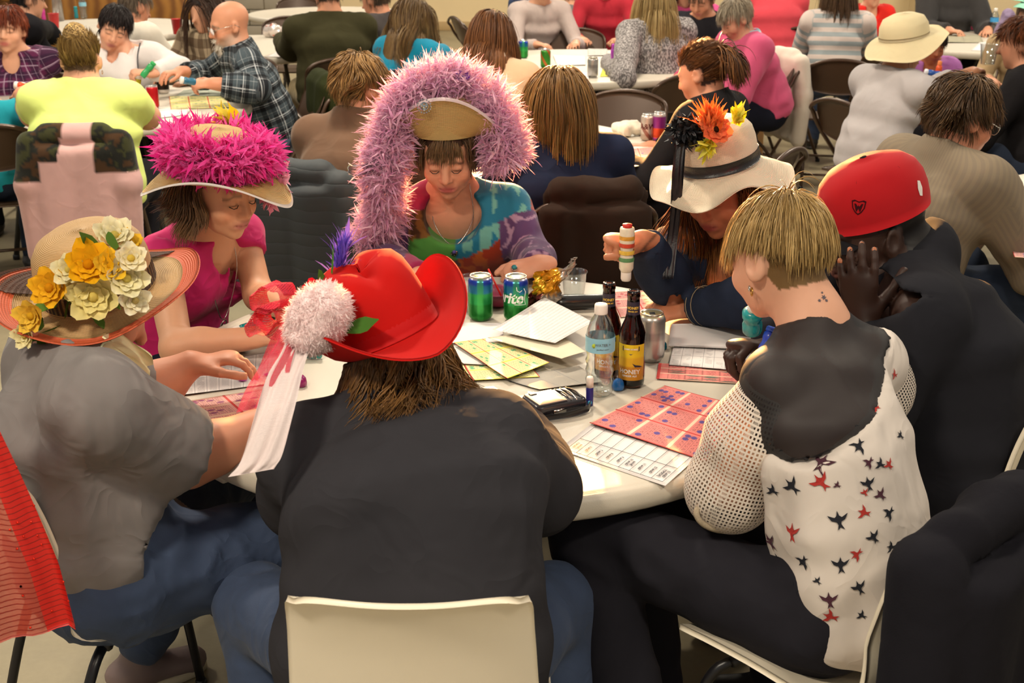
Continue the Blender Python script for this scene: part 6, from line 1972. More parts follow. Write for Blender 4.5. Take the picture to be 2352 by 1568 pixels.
figure('person in red top beyond the far middle table', 1392, -40, 1.16, 170, fabric('crimson_far', '#b02a38', .85), ('short', '#3a2a20', '#5a4434', 500), topname='top', seed=37)

# ------------------------------------------------------------------ folding chairs behind
for x, y, yaw, lb in ((-1.90, 5.72, 4, 'brown folding chair under the yellow-green T-shirt, pink camouflage jacket over it'),
                      (-1.28, 7.06, 112, 'brown folding chair under the bald man in plaid'),
                      (.27, 4.56, 3, 'folding chair under the navy-top woman with dark brown cloth over its back'), (-.68, 4.82, -24, 'folding chair under the taupe sweater with a puffer jacket over its back'),
                      (.55, 6.58, 168, 'empty folding chair across the middle table facing us'), (-.07, 6.70, -14, 'folding chair under the cream-top woman'),
                      (.50, 9.90, 180, 'folding chair behind the back table, seen over it'), (.25, 11.0, 205, 'folding chair by the grey-hooded child, turned sideways'),
                      (.72, 10.95, -30, 'folding chair under the grey-hooded child'), (-1.9, 10.9, 178, 'folding chair across the table from the olive sweater'),
                      (-2.15, 13.1, 180, 'farthest folding chair behind the olive sweater man'), (2.23, 10.5, 10, 'folding chair under the large coral top'),
                      (1.86, 9.15, -55, 'empty dark folding chair between the pink sweatshirt and the striped shirt'), (2.70, 11.9, -60, 'folding chair turned sideways beyond the striped shirt'),
                      (1.86, 6.62, -62, 'folding chair under the cream-hat woman'), (2.60, 9.1, 0, 'folding chair behind the lilac T-shirt child'),
                      (2.12, 8.4, -14, 'folding chair under the striped shirt'), (2.52, 6.2, 64, 'folding chair under the black top at the right edge'), (1.36, 4.24, -68, 'folding chair under the man in tan corduroy'),
                      (-.56, 7.5, -42, 'folding chair under the teal top, black coat on its back'), (.93, 7.7, 22, 'folding chair under the blonde woman'), (1.50, 8.25, 108, 'folding chair under the pink sweatshirt, white jacket over it'),
                      (-.45, 10.4, -70, 'folding chair standing sideways beyond the teal top'), (-.25, 11.2, -70, 'second sideways folding chair beyond the teal top, farther back'),
                      (.92, 5.30, 58, 'folding chair under the ponytail woman')):
    chair('folding', x, y, yaw, lb)
for key, lb in (('child in turquoise', 'child in turquoise at the left edge'), ('red-haired woman', 'red-haired woman in purple plaid'), ('dark-haired person in white', 'dark-haired person in the white shirt'), ('person in black coat', 'person in the black coat'), ('grey-haired man', 'grey-haired man with a blue strap'),
                ('brown-haired person in cream', 'person in the cream and brown check'), ('man in olive', 'man in the olive sweater'), ('man in dark grey', 'man in the dark grey jacket'), ('person in hot pink', 'person in the hot pink top'), ('person in black top beside', 'person in black beside the pink sweatshirt'),
                ('child in bright red', 'child in the bright red T-shirt'), ('child in lilac', 'child in the lilac T-shirt'), ('person in pale pinkish', 'person in the pale pinkish top'), ('person in dark grey jacket behind', 'person in dark grey behind the far right table'), ('person in a mint', 'person in the mint paper hat'), ('person in red top', 'person in the red top')):
    for label, pl, yaw in FIGS:
        if label.startswith(key): chair('folding', pl[0], pl[1], yaw, 'folding chair under the ' + lb)
# ------------------------------------------------------------------ coats over chair backs
def coat(name, label, cat, x, y, yaw, zt, zb, w, material, parts=None, thick=.05, amp=.012, yb=-.26, slant=.03, h=.012, sleeves=(1, 1), col=None, fsc=9, drop=.0, sl=.45, spread=1.0):
    """a garment hung over a chair back: two layers over the top edge, sleeves at the sides"""
    R = rotm(yaw); o = A(x, y, 0)
    g = lambda a, b, c: o + R @ A(a, b, c)
    F = Field(); ly = R @ A(0, 1, 0); lx = R @ A(1, 0, 0)
    for s_ in (-1, 1):
        F.cone(g(-w * .55, yb, zt - .035), g(w * .55, yb, zt - .035), .042, .042, .02)
        a = g(s_ * w * .42, yb - .03, zt - .10); b = g(s_ * w * .5 * spread, yb - slant, zb + .05)
        F.cone(a, b, w * .52, w * .56, .04, thick / (w * .55), ly, cap=.25)
        F.cone(g(s_ * w * .42, yb + .035, zt - .05), g(s_ * w * .4, yb + .05, max(zb, zt - .30)), w * .46, w * .44, .04, .028 / (w * .45), ly, cap=.25)
        if sleeves[0 if s_ < 0 else 1]:
            F.cone(g(s_ * w * .92, yb - .01, zt - .07), g(s_ * w * 1.04 * spread, yb - .03, lerp(zt, zb, sl)), .052, .050, .03)
            F.cone(g(s_ * w * 1.04 * spread, yb - .03, lerp(zt, zb, sl)), g(s_ * w * 1.0 * spread, yb - .02, lerp(zt, zb, .92)), .050, .042, .03)
    V, Q = F.mesh(h)
    V = relax(V, Q, 1, .5)
    V = folds(V, Q, amp, fsc, (1, 1, .16), x + y)
    V[:, 2] = np.maximum(V[:, 2], .02)
    me = raw_mesh(name, V, [Q])
    if col is not None: set_col(me, col((V - o) @ R))
    ob = link(name, me, material, None, (x, y, 0))
    return tag(ob, label, cat)
def quilt_mat():
    t = NT('dark_puffer_nylon')
    sp = t.n('ShaderNodeSeparateXYZ'); t.l(t.coord(), sp.inputs[0])
    f = t.math('FRACT', t.math('MULTIPLY', t.math('ADD', sp.outputs[2], t.math('MULTIPLY', t.noise(6, 2, .5, t.coord()), .05)), 22))
    hgt = t.math('POWER', t.math('SINE', t.math('MULTIPLY', f, math.pi)), .4)
    t.b.inputs['Base Color'].default_value = (*srgb('#33383b'), 1)
    t.setp(Roughness=.75)
    t.bump(hgt, .4, .006)
    return t.m
coat('puffer_jacket', 'dark quilted puffer jacket hung over the taupe-sweater woman\'s chair', 'jacket', -.68, 4.82, -24, .90, .38, .215, quilt_mat(), amp=.010, spread=1.15)
coat('brown_coat', 'dark brown coat hung over the navy-top woman\'s chair', 'coat', .27, 4.56, 3, .89, .42, .200, fabric('dark_brown_cloth', '#33261f', .9, .1, 500, .2, .2), amp=.022, sleeves=(0, 0), fsc=13)
def camo_col(P):
    pk = np.array(srgb('#c9a09c')); C = np.tile(pk, (len(P), 1))
    n = vnoise(P, 26) + .5 * vnoise(P + 5, 55)
    cam = np.where((n > .25)[:, None], np.array(srgb('#35361c')), np.where((n < -.3)[:, None], np.array(srgb('#402a16')), np.array(srgb('#191a15'))))
    mid = np.abs(P[:, 0] - .02) < .060 + .25 * np.clip(.86 - P[:, 2], 0, .06)
    top = P[:, 2] > np.where(P[:, 0] > .08, .70, np.where(P[:, 0] < -.14, .66, .745))
    m = top & ~mid
    C[m] = cam[m]
    return C
coat('camouflage_jacket', 'pink fleece jacket with dark camouflage shoulders hung on the yellow-tee woman\'s chair', 'jacket', -1.88, 5.70, 4, .88, .28, .205, fabric('fleece_coloured', '#ffffff', .95, .05, 400, .2, .3, True), amp=.014, col=camo_col, sl=.4)
coat('white_jacket', 'white fleece jacket with yellow lining hung on the pink-sweatshirt woman\'s chair', 'jacket', 1.50, 8.25, 108, .88, .28, .19, fabric('white_fleece', '#ddd2c2', .95, .04, 400, .2, .3), amp=.014)
coat('black_coat', 'thick black coat hung over the blond person\'s white chair', 'coat', .590, 2.14, 42, .87, .16, .200, fabric('black_wool', '#1c1b20', .95, .12, 400, .3, .2), amp=.018, yb=-.295, thick=.075, fsc=8, slant=.02, spread=1.1)
coat('green_jacket', 'dark green jacket hung on the bald man\'s chair', 'jacket', -1.28, 7.06, 112, .88, .34, .20, fabric('forest_green', '#2c3018', .9), amp=.012)
coat('black_shawl', 'black coat hung on the teal-top woman\'s chair', 'coat', -.56, 7.5, -42, .87, .45, .20, fabric('black_wool', '#1c1b20', .95, .12, 400, .3, .2), sleeves=(0, 0))
coat('denim_coat', 'long blue denim coat hung on the sideways chair by the grey-hooded child', 'coat', .25, 11.0, 205, 1.06, .25, .17, fabric('slate_blue_denim', '#3e4a68', .85, .15), amp=.02, sleeves=(0, 0))
# sheer red scarf at the left edge
t = NT('sheer_red_net')
uv = t.attr('uvp').outputs['Vector']; sp = t.n('ShaderNodeSeparateXYZ'); t.l(uv, sp.inputs[0])
edge = t.math('GREATER_THAN', sp.outputs[0], .89)
band = t.math('LESS_THAN', t.math('FRACT', t.math('ADD', t.math('MULTIPLY', sp.outputs[1], 62), t.math('MULTIPLY', t.noise(9, 2, .5, uv), .8))), .16)
c1 = t.mix(edge, srgb('#c8503c'), srgb('#d8231a'))
t.l(t.mix(band, c1, srgb('#8f1c16')), t.b.inputs['Base Color'])
t.l(t.math('MULTIPLY_ADD', t.math('MAXIMUM', edge, band), .34, .60), t.b.inputs['Alpha'])
t.setp(Roughness=.5)
P = np.zeros((26, 70, 3)); U = np.zeros((26, 70, 2))
for j in range(70):
    v = j / 69
    xr = np.interp(v, [0, .3, .55, .8, 1], [-.87, -.83, -.79, -.752, -.735]); zz = lerp(1.25, .640, v)
    for i in range(26):
        u = i / 25
        wdt = lerp(.03, .40, v ** .8)
        P[i, j] = (xr - wdt * (1 - u), 1.86 + .028 * math.sin(u * 13 + v * 2) * v + .012 * math.sin(u * 31 + 3 * v), zz + .012 * (1 - u) * v)
        U[i, j] = (u, v)
rs = tag(MB().grid(P, U, .0008).build('red_scarf', t.m, None, (-.75, 1.86, .64), uv=True), 'sheer red net scarf with sequins hanging at the left edge', 'scarf')
seq = MB()
rng = np.random.RandomState(5)
for k in range(46):
    i = rng.randint(20, 26); j = rng.randint(5, 69)
    seq.lathe([(.0001, .0012), (.0022, .0008), (.0022, -.0004)], P[i, j] + A(0, -.002, 0), rotm(0, 90, 0), n=6)
sq = seq.build('sequins', mat('red_sequin', '#ff3a24', .12, .1, metal=.8), rs); sq['kind'] = 'stuff'

# ------------------------------------------------------------------ things on the tables
ALU = mat('can_aluminium', '#c4c0ba', .25, .04, metal=1.0)
def cyl_print(key, bands, metal=.35, rough=.28, extra=None):
    """printed can or bottle label: bands = list of (z from, colour) from the bottom up; extra(t, u, z, c) adds shapes"""
    if key in _M: return _M[key]
    t = NT(key)
    sp = t.n('ShaderNodeSeparateXYZ'); t.l(t.attr('uvp').outputs['Vector'], sp.inputs[0])
    c = t.n('ShaderNodeRGB').outputs[0]; c.default_value = (*srgb(bands[0][1]), 1)
    for z0, col in bands[1:]:
        c = t.mix(t.math('MULTIPLY_ADD', sp.outputs[1], 180, -z0 * 180, clamp=True), c, srgb(col))
    if extra: c = extra(t, sp.outputs[0], sp.outputs[1], c)
    t.l(c, t.b.inputs['Base Color'])
    t.setp(Roughness=rough, Metallic=metal)
    _M[key] = t.m
    return t.m
def text_mesh(txt, size, fn, name, material, parent, italic=0.0, bold=.0):
    """flat lettering bent onto a surface: fn maps (x, y) in metres to a point"""
    cu = bpy.data.curves.new('lettering', 'FONT'); cu.body = txt; cu.size = size; cu.align_x = 'CENTER'; cu.align_y = 'CENTER'; cu.shear = italic; cu.offset = bold; cu.resolution_u = 2
    ob = bpy.data.objects.new('lettering', cu); COL.objects.link(ob)
    dg = bpy.context.evaluated_depsgraph_get(); dg.update()
    me = bpy.data.meshes.new_from_object(ob.evaluated_get(dg))
    bpy.data.objects.remove(ob); bpy.data.curves.remove(cu)
    me.name = name
    V = np.empty(len(me.vertices) * 3); me.vertices.foreach_get('co', V); V = V.reshape(-1, 3)
    W = np.array([fn(x, y) for x, y, _ in V], np.float32)
    me.vertices.foreach_set('co', W.ravel()); me.update()
    return link(name, me, material, parent)
def can(pos, material, label, r=.0331, hgt=.122, cat='can', group=None, opened=True):
    x, y, z = pos
    t = empty('soda_can', pos, label, cat, group)
    c = np.asarray(pos, float)
    MB().lathe([(.001, .003), (r * .70, .0), (r * .76, .001), (r * .96, .010), (r, .016), (r, hgt - .018), (r * .97, hgt - .014), (r * .82, hgt - .003)], c, n=32).build('can_body', material, t, uv=True)
    lid = MB().lathe([(r * .83, hgt - .003), (r * .84, hgt), (r * .80, hgt), (r * .78, hgt - .005), (.001, hgt - .005)], c, n=32, cap=False).build('lid', ALU, t)
    MB().box(c + A(0, -.002, hgt - .0035), (.014, .022, .0018), bevel=.004).build('pull_tab', ALU, lid)
    if opened: MB().lathe([(.0001, .0006), (.009, .0004), (.009, 0)], c + A(0, .013, hgt - .0048), n=14, sy=.8).build('mouth', mat('dark_opening', '#15130f', .6, 0), lid)
    return t
def sprite_extra(t, u, z, c):
    # paler leaf-shaped flare and white arc
    w = t.math('SINE', t.math('MULTIPLY', u, 18.8))
    c = t.mix(t.math('MULTIPLY', t.math('MULTIPLY_ADD', w, 4, -2.4, clamp=True), .6), c, srgb('#3fae4e'))
    return c
SPR = cyl_print('sprite_print', [(0, '#1e7a2c'), (.045, '#23964a'), (.075, '#1c6f9a'), (.098, '#2140b0'), (.112, '#b9b6b4')], .55, .25, sprite_extra)
PRW = mat('print_white', '#f0eeea', .5, 0)
def on_can(c, r, zc, ang0):
    return lambda x, y: np.asarray(c) + A((r + .0006) * math.sin(x / r + ang0), -(r + .0006) * math.cos(x / r + ang0), zc + y)
s1 = can(atz(1104, 732, .741), SPR, 'green and blue lemon-lime soda can by the red hat brim')
c2 = atz(1185, 734, .741)
s2 = can(c2, SPR, 'lemon-lime soda can marked Sprite beside the crumpled chip bag')
text_mesh('Sprite', .042, on_can(c2, .0331, .068, -.95), 'lettering', PRW, s2, .25, .0012)
MB().tube([on_can(c2, .0336, 0, 0)(x, z) for x, z in ((.022, .095), (.027, .085), (.024, .066), (.027, .050), (.012, .051), (-.004, .052))], .0010, 5).build('swoosh', PRW, s2)
MB().tube([on_can(c2, .0336, 0, 0)(x, z) for x, z in ((.001, .100), (.003, .090), (.010, .086), (.016, .090))], .0010, 5).build('swoosh', PRW, s2)
AMBER = glass('amber_glass', '#6a2f0c', .06, 1.5)
def bottle_extra(t, u, z, c):
    return c
LABEL = cyl_print('honey_label', [(0, '#c98a1c'), (.030, '#e6b81e'), (.052, '#f0d21c')], 0, .45)
DARKLBL = mat('label_dark', '#2a2436', .5, .02)
def beer(pos, label, ang):
    t = empty('beer_bottle', pos, label, 'bottle'); c = np.asarray(pos, float)
    MB().lathe([(.001, .004), (.024, .002), (.0295, .006), (.0305, .014), (.0305, .118), (.0295, .130), (.0245, .146), (.0185, .160), (.0150, .176), (.0138, .205), (.0140, .212), (.0150, .214), (.0150, .222), (.0138, .228), (.0108, .229), (.0100, .222), (.0105, .176), (.020, .145), (.0275, .118), (.0275, .014), (.001, .010)], c, n=32, cap=False).build('glass', AMBER, t)
    a = np.linspace(-1.15, 1.15, 21) + ang
    lb = np.array([[c + A(.0309 * math.sin(q), -.0309 * math.cos(q), z) for z in (.022, .05, .08, .108)] for q in a])
    U = np.array([[(i / 20, z - .0) for z in (.0, .028, .058, .086)] for i in range(21)])
    L = MB().grid(lb, U).build('front_label', LABEL, t, uv=True)
    f = on_can(c, .0310, 0, ang)
    text_mesh('HONEY', .0145, lambda x, y: f(x - .002, y + .043), 'lettering', PRW, L, 0, .0004)
    text_mesh('GINGER ALE', .0062, lambda x, y: f(x - .002, y + .033), 'lettering', PRW, L, 0, .0002)
    sh = [f(x, z) for x, z in ((-.020, .104), (.020, .104), (.020, .094), (0, .084), (-.020, .094))]
    crest = link('crest', raw_mesh('crest', np.array([np.asarray(q) - A(0, .0006, 0) for q in sh]), [np.array([[0, 1, 2], [0, 2, 4], [2, 3, 4]])], False), DARKLBL, L)
    fl = on_can(c, .0325, 0, ang)
    text_mesh('DARK HORSE', .0052, lambda x, y: fl(x, y + .098), 'lettering', PRW, crest, 0, .0002)
    lv = [f(x, z) - A(0, .0006, 0) for x, z in ((.004, .064), (.012, .060), (.022, .058), (.030, .054), (.022, .054), (.010, .055))]
    link('leaf_motif', raw_mesh('leaf_motif', np.array(lv), [np.array([[0, 1, 5], [1, 2, 4], [1, 4, 5], [2, 3, 4]])], False), DARKLBL, L)
    MB().lathe([(.0160, .168), (.0147, .185), (.0144, .204)], c, n=28, cap=False).build('neck_label', DARKLBL, t)
    fn = on_can(c, .0153, 0, ang)
    text_mesh('HONEY', .0085, lambda x, y: fn(x, y + .190), 'lettering', mat('label_gold', '#d8b54a', .5, 0), t, 0, .0003)
    text_mesh('GINGER ALE', .0040, lambda x, y: fn(x, y + .182), 'lettering', mat('label_gold', '#d8b54a', .5, 0), t, 0, .0002)
    return t
beer(atz(1449, 884, .741), 'brown glass honey beer bottle, the nearer of the two', -.18)
beer(atz(1394, 862, .741), 'brown glass honey beer bottle half hidden behind the water bottle', -.1)
CLEAR = clear_film('clear_plastic')
def water(pos, label, sc=1.0, cap='#ece6de', lbl='#8cc6dc'):
    t = empty('water_bottle', pos, label, 'bottle'); c = np.asarray(pos, float)
    pr = [(.001, .004), (.022, .0), (.029, .006)]
    for k in range(8): pr += [(.0325 if k % 2 == 0 else .0295, .014 + k * .0115)]
    pr += [(.0325, .108), (.0325, .142), (.030, .156), (.022, .178), (.014, .190), (.0125, .196), (.0125, .206)]
    pr = [(r * sc, z * sc) for r, z in pr]
    MB().lathe(pr + [(r - .0012, z) for r, z in pr[::-1]], c, n=36, cap=False).build('plastic', CLEAR, t)
    L = MB().lathe([(.0331 * sc, .108 * sc), (.0333 * sc, .112 * sc), (.0333 * sc, .138 * sc), (.0331 * sc, .142 * sc)], c, n=36, cap=False).build('label', mat('water_label' + lbl, lbl, .45, .05), t)
    MB().lathe([(.0145 * sc, .192 * sc), (.0148 * sc, .194 * sc), (.0148 * sc, .211 * sc), (.0135 * sc, .214 * sc), (.001, .214 * sc)], c, n=24).build('screw_cap', mat('cap' + cap, cap, .5, .02), t)
    return t, c, L
w1, wc, wl_ = water(atz(1376, 905, .741), 'clear plastic water bottle with pale blue label in front of the beer bottles')
text_mesh('WATER +', .0085, lambda x, y: on_can(wc, .0336, 0, 0)(x + .004, y + .128), 'lettering', mat('label_grey', '#6a8288', .6, 0), wl_, 0, .0002)
text_mesh('purified water', .0050, lambda x, y: on_can(wc, .0336, 0, 0)(x + .004, y + .118), 'lettering', mat('label_grey', '#6a8288', .6, 0), wl_, 0, .0001)
MB().lathe([(.0001, .001), (.005, .0008), (.005, 0)], on_can(wc, .0336, 0, 0)(-.016, .126), rotm(0, 90, 0), n=10).build('leaf_mark', mat('lime_mark', '#b6cc3a', .6, 0), wl_)
cs = atz(1494, 826, .741)
SIL = cyl_print('silver_can_print', [(0, '#b4b0ac'), (.055, '#a19d9b'), (.075, '#bcb8b2'), (.112, '#c9b98a')], .8, .3)
can(cs, SIL, 'plain silver drinks can behind the beer bottles')
def dauber(p, d, body, cap, label, capr=.0150, ln=.105, r=.0185, held=False):
    """ink dauber: round shouldered bottle with a foam tip or screw cap"""
    p = np.asarray(p, float); d = nrm(d)
    x = nrm(np.cross(d, A(.2, .9, .3))); R = np.stack([x, np.cross(d, x), d], 1)
    t = empty('ink_dauber', p, label, 'dauber')
    MB().lathe([(.001, 0), (r * .9, .0), (r, .004), (r, ln * .30), (r * .86, ln * .40), (r * .86, ln * .5), (r, ln * .6), (r * .98, ln * .76), (r * .66, ln * .84)], p, R, 22).build('ink_bottle', mat('ink' + body, body, .25, .15, 60, coat=.3), t)
    MB().lathe([(capr * .9, ln * .82), (capr, ln * .84), (capr, ln * .96), (capr * .8, ln), (.001, ln)], p, R, 20).build('tip', mat('tip' + cap, cap, .5, .02), t)
    return t
def held_at(px, py, Y): return at(px, py, Y)
dauber(at(622, 742, 3.02), at(545, 765, 2.97) - at(622, 742, 3.02), '#137f80', '#e8ddd2', 'teal ink dauber held by the woman in magenta', .019, .10)
wd_ = dauber(at(1441, 522, 3.06), A(0, -.02, -1), '#e6d8c0', '#e8ddd2', 'patterned white and orange ink dauber held upside down by the white-hat woman', .013, .135)
for zz, cc_ in ((.030, '#d89a3a'), (.048, '#c8442c'), (.066, '#e0b848'), (.084, '#5a8a5a')):
    MB().lathe([(.0190, 0), (.0193, .002), (.0193, .008), (.0190, .010)], at(1441, 522, 3.06) - A(0, .02 * zz, zz), None, 22, False).build('label_band', mat('band' + cc_, cc_, .4, .3, 160), wd_)
MB().lathe([(.001, .002), (.012, .0), (.012, .008), (.001, .010)], at(1441, 522, 3.06), None, 14).build('red_base', mat('red_plastic', '#c8281e', .4, .02), wd_)
dauber(at(1728, 760, 2.50), at(1728, 712, 2.47) - at(1728, 760, 2.50), '#1c9a9e', '#d8e4e0', 'turquoise ink dauber held upright by the man in the red cap', .010, .075, .0205)
dauber(at(1752, 815, 2.44), at(1766, 778, 2.45) - at(1752, 815, 2.44), '#2a4ac0', '#3a66e0', 'blue ink dauber behind the blond person\'s shoulder', .013, .06, .014)
dauber(atz(672, 812, .757), A(1, .1, .02), '#137f80', '#12908c', 'teal ink dauber lying by the red hat ribbon', .015, .07, .0155)
def ball_cap(pos, col, label, r=.014):
    c = np.asarray(pos, float)
    F = MB().lathe([(r * .8, 0), (r * .97, .003), (r, r * .7), (r * .85, r * 1.4), (r * .45, r * 1.85), (.001, r * 1.95)], c, n=20).build('dauber_cap', mat('cap' + col, col, .2, .03, coat=.4), None, c)
    return tag(F, label, 'cap')
ball_cap(atz(692, 886, .741), '#8f1460', 'round magenta dauber cap on the table beside the net streamer')
ball_cap(atz(1420, 894, .741), '#1f6fc0', 'round blue dauber cap at the foot of the beer bottle')
ball_cap(atz(1522, 802, .741), '#155a68', 'dark teal dauber cap behind the silver can', .011)
cp = atz(1354, 930, .741)
t_ = empty('lip_balm', cp, 'small blue and white lip balm tube standing by the black case', 'lip balm')
MB().lathe([(.0078, 0), (.0082, .002), (.0082, .042), (.0078, .043)], cp, n=20).build('tube', mat('balm_blue', '#241f70', .4, .03), t_)
MB().lathe([(.0080, .043), (.0080, .064), (.0068, .067), (.001, .067)], cp, n=20).build('cap', mat('balm_white', '#efe2d6', .45, .02), t_)
MB().lathe([(.0001, .0006), (.005, .0005), (.005, 0)], cp + A(0, -.0083, .009), rotm(0, 90, 0), n=12).build('round_mark', mat('balm_cyan', '#3fa0d0', .4, 0), t_)
# black zip case / wallet with a strap
wc_ = atz(1272, 940, .741); R = rotm(28)
t_ = empty('zip_case', wc_, 'glossy black and grey zip case with strap beside the lip balm', 'case')
MB().box(wc_ + A(0, 0, .016), (.125, .085, .030), R, bevel=.012).build('body', mat('black_leatherette', '#26252a', .25, .1, 30, .3, 300, coat=.3), t_)
MB().box(wc_ + R @ A(-.022, -.002, .032), (.070, .072, .004), R, bevel=.008).build('grey_panel', mat('grey_metallic_panel', '#55545a', .35, .05, metal=.5), t_)
for dx in (.022, .036, .050): MB().tube(spline([wc_ + R @ A(dx, -.038, .030), wc_ + R @ A(dx + .004, 0, .034), wc_ + R @ A(dx, .038, .030)], 12), .0018, 6).build('piping', SILVER if dx == .036 else BLACKSTEEL, t_)
MB().box(wc_ + R @ A(-.038, .028, .0345), (.016, .012, .002), R, bevel=.002).build('badge', SILVER, t_)
MB().tube(spline([wc_ + R @ A(.035, .04, .02), wc_ + R @ A(.055, .055, .012), wc_ + R @ A(.062, .045, .010), wc_ + R @ A(.075, .052, .006)], 14), .0035, 6).build('zip_pull', BLACKSTEEL, t_)
P, U = ribbon([wc_ + R @ A(-.06, -.048, .006), wc_ + R @ A(0, -.062, .010), wc_ + R @ A(.05, -.058, .012), wc_ + R @ A(.075, -.035, .012)], .014, A(0, 0, 1), 24, 3, .001)
MB().grid(P, U, .002).build('strap', BLACKSTEEL, t_)
MB().box(wc_ + R @ A(-.01, -.044, .014), (.030, .003, .009), R).build('name_plate', SILVER, t_)
# paper: sheets lie as slightly curled solids; prints are drawn in the sheet's own coordinates
def sheet(corners, z, label, material, cat='paper', curl=.004, seed=0, name='sheet', lift=None, group=None):
    c = [atz(x, y, z) for x, y in corners]      # order: u0v0, u1v0, u1v1, u0v1
    n = 14
    P = np.zeros((n, n, 3))
    for i, u in enumerate(np.linspace(0, 1, n)):
        for j, v in enumerate(np.linspace(0, 1, n)):
            P[i, j] = (1 - u) * (1 - v) * c[0] + u * (1 - v) * c[1] + u * v * c[2] + (1 - u) * v * c[3]
            P[i, j, 2] += curl * (.5 + .5 * math.sin(3 * u + 2 * v + seed)) + (lift(u, v) if lift else 0)
    up = np.cross(P[1, 0] - P[0, 0], P[0, 1] - P[0, 0])[2] > 0
    ob = MB().grid(P, None, .0006 if up else -.0006).build(name, material, None, P.mean((0, 1)), uv=True)
    return tag(ob, label, cat, group)
def bingo_mat(key, paper, nx, ny, ink='#3a1c1c', dots='#2f3f96', dn=.2, gap='#f0d6b8', border=.10, seed=0.0):
    """cards of a bingo sheet: nx by ny cards, each with a 5 by 5 field of numbers, some daubed"""
    if key in _M: return _M[key]
    t = NT(key)
    sp = t.n('ShaderNodeSeparateXYZ'); t.l(t.attr('uvp').outputs['Vector'], sp.inputs[0])
    U, V = t.math('MULTIPLY', sp.outputs[0], nx), t.math('MULTIPLY', sp.outputs[1], ny)
    fu, fv = t.math('FRACT', U), t.math('FRACT', V)
    edge = lambda f, w: t.math('LESS_THAN', t.math('MINIMUM', f, t.math('SUBTRACT', 1, f)), w)
    c = t.n('ShaderNodeRGB').outputs[0]; c.default_value = (*srgb(paper), 1)
    # 5x5 cells
    cu = t.math('MULTIPLY', t.math('SUBTRACT', fu, border), 5 / (1 - 2 * border)); cv = t.math('MULTIPLY', t.math('SUBTRACT', fv, border), 5 / (1 - 2 * border))
    inside = t.math('MULTIPLY', t.math('SUBTRACT', 1, edge(fu, border)), t.math('SUBTRACT', 1, edge(fv, border)))
    gl = t.math('MAXIMUM', edge(t.math('FRACT', cu), .05), edge(t.math('FRACT', cv), .05))
    c = t.mix(t.math('MULTIPLY', t.math('MULTIPLY', gl, inside), .45), c, srgb(ink))
    # numerals: small broken marks in the middle of each cell
    cmb = t.n('ShaderNodeCombineXYZ'); t.l(t.math('MULTIPLY', U, 22), cmb.inputs[0]); t.l(t.math('MULTIPLY', V, 22), cmb.inputs[1])
    nz = t.noise(1.9, 1, .4, cmb.outputs[0])
    mid = t.math('MULTIPLY', t.math('SUBTRACT', 1, edge(t.math('FRACT', cu), .22)), t.math('SUBTRACT', 1, edge(t.math('FRACT', cv), .22)))
    dig = t.math('MULTIPLY', t.math('GREATER_THAN', nz, .52), t.math('MULTIPLY', mid, inside))
    c = t.mix(t.math('MULTIPLY', dig, .75), c, srgb(ink))
    # card margins
    c = t.mix(t.math('MAXIMUM', edge(fu, border * .45), t.math('MULTIPLY', edge(fv, border * .5), 0.0)), c, srgb(gap))
    c = t.mix(edge(fv, border * .28), c, srgb('#d8443e'))
    # daubs
    wn = t.n('ShaderNodeTexWhiteNoise'); wn.noise_dimensions = '2D'
    cid = t.n('ShaderNodeCombineXYZ'); t.l(t.math('FLOOR', t.math('ADD', cu, t.math('MULTIPLY', t.math('FLOOR', U), 7))), cid.inputs[0]); t.l(t.math('FLOOR', t.math('ADD', cv, t.math('MULTIPLY_ADD', t.math('FLOOR', V), 11, seed))), cid.inputs[1])
    t.l(cid.outputs[0], wn.inputs['Vector'])
    du = t.math('SUBTRACT', t.math('FRACT', cu), .5); dv = t.math('SUBTRACT', t.math('FRACT', cv), .5)
    rr = t.math('SQRT', t.math('ADD', t.math('MULTIPLY', du, du), t.math('MULTIPLY', dv, dv)))
    daub = t.math('MULTIPLY', t.math('MULTIPLY', t.math('LESS_THAN', rr, .48), t.math('LESS_THAN', wn.outputs[0], dn)), inside)
    c = t.mix(t.math('MULTIPLY', daub, .85), c, srgb(dots))
    t.l(c, t.b.inputs['Base Color'])
    t.setp(Roughness=.75)
    _M[key] = t.m
    return t.m
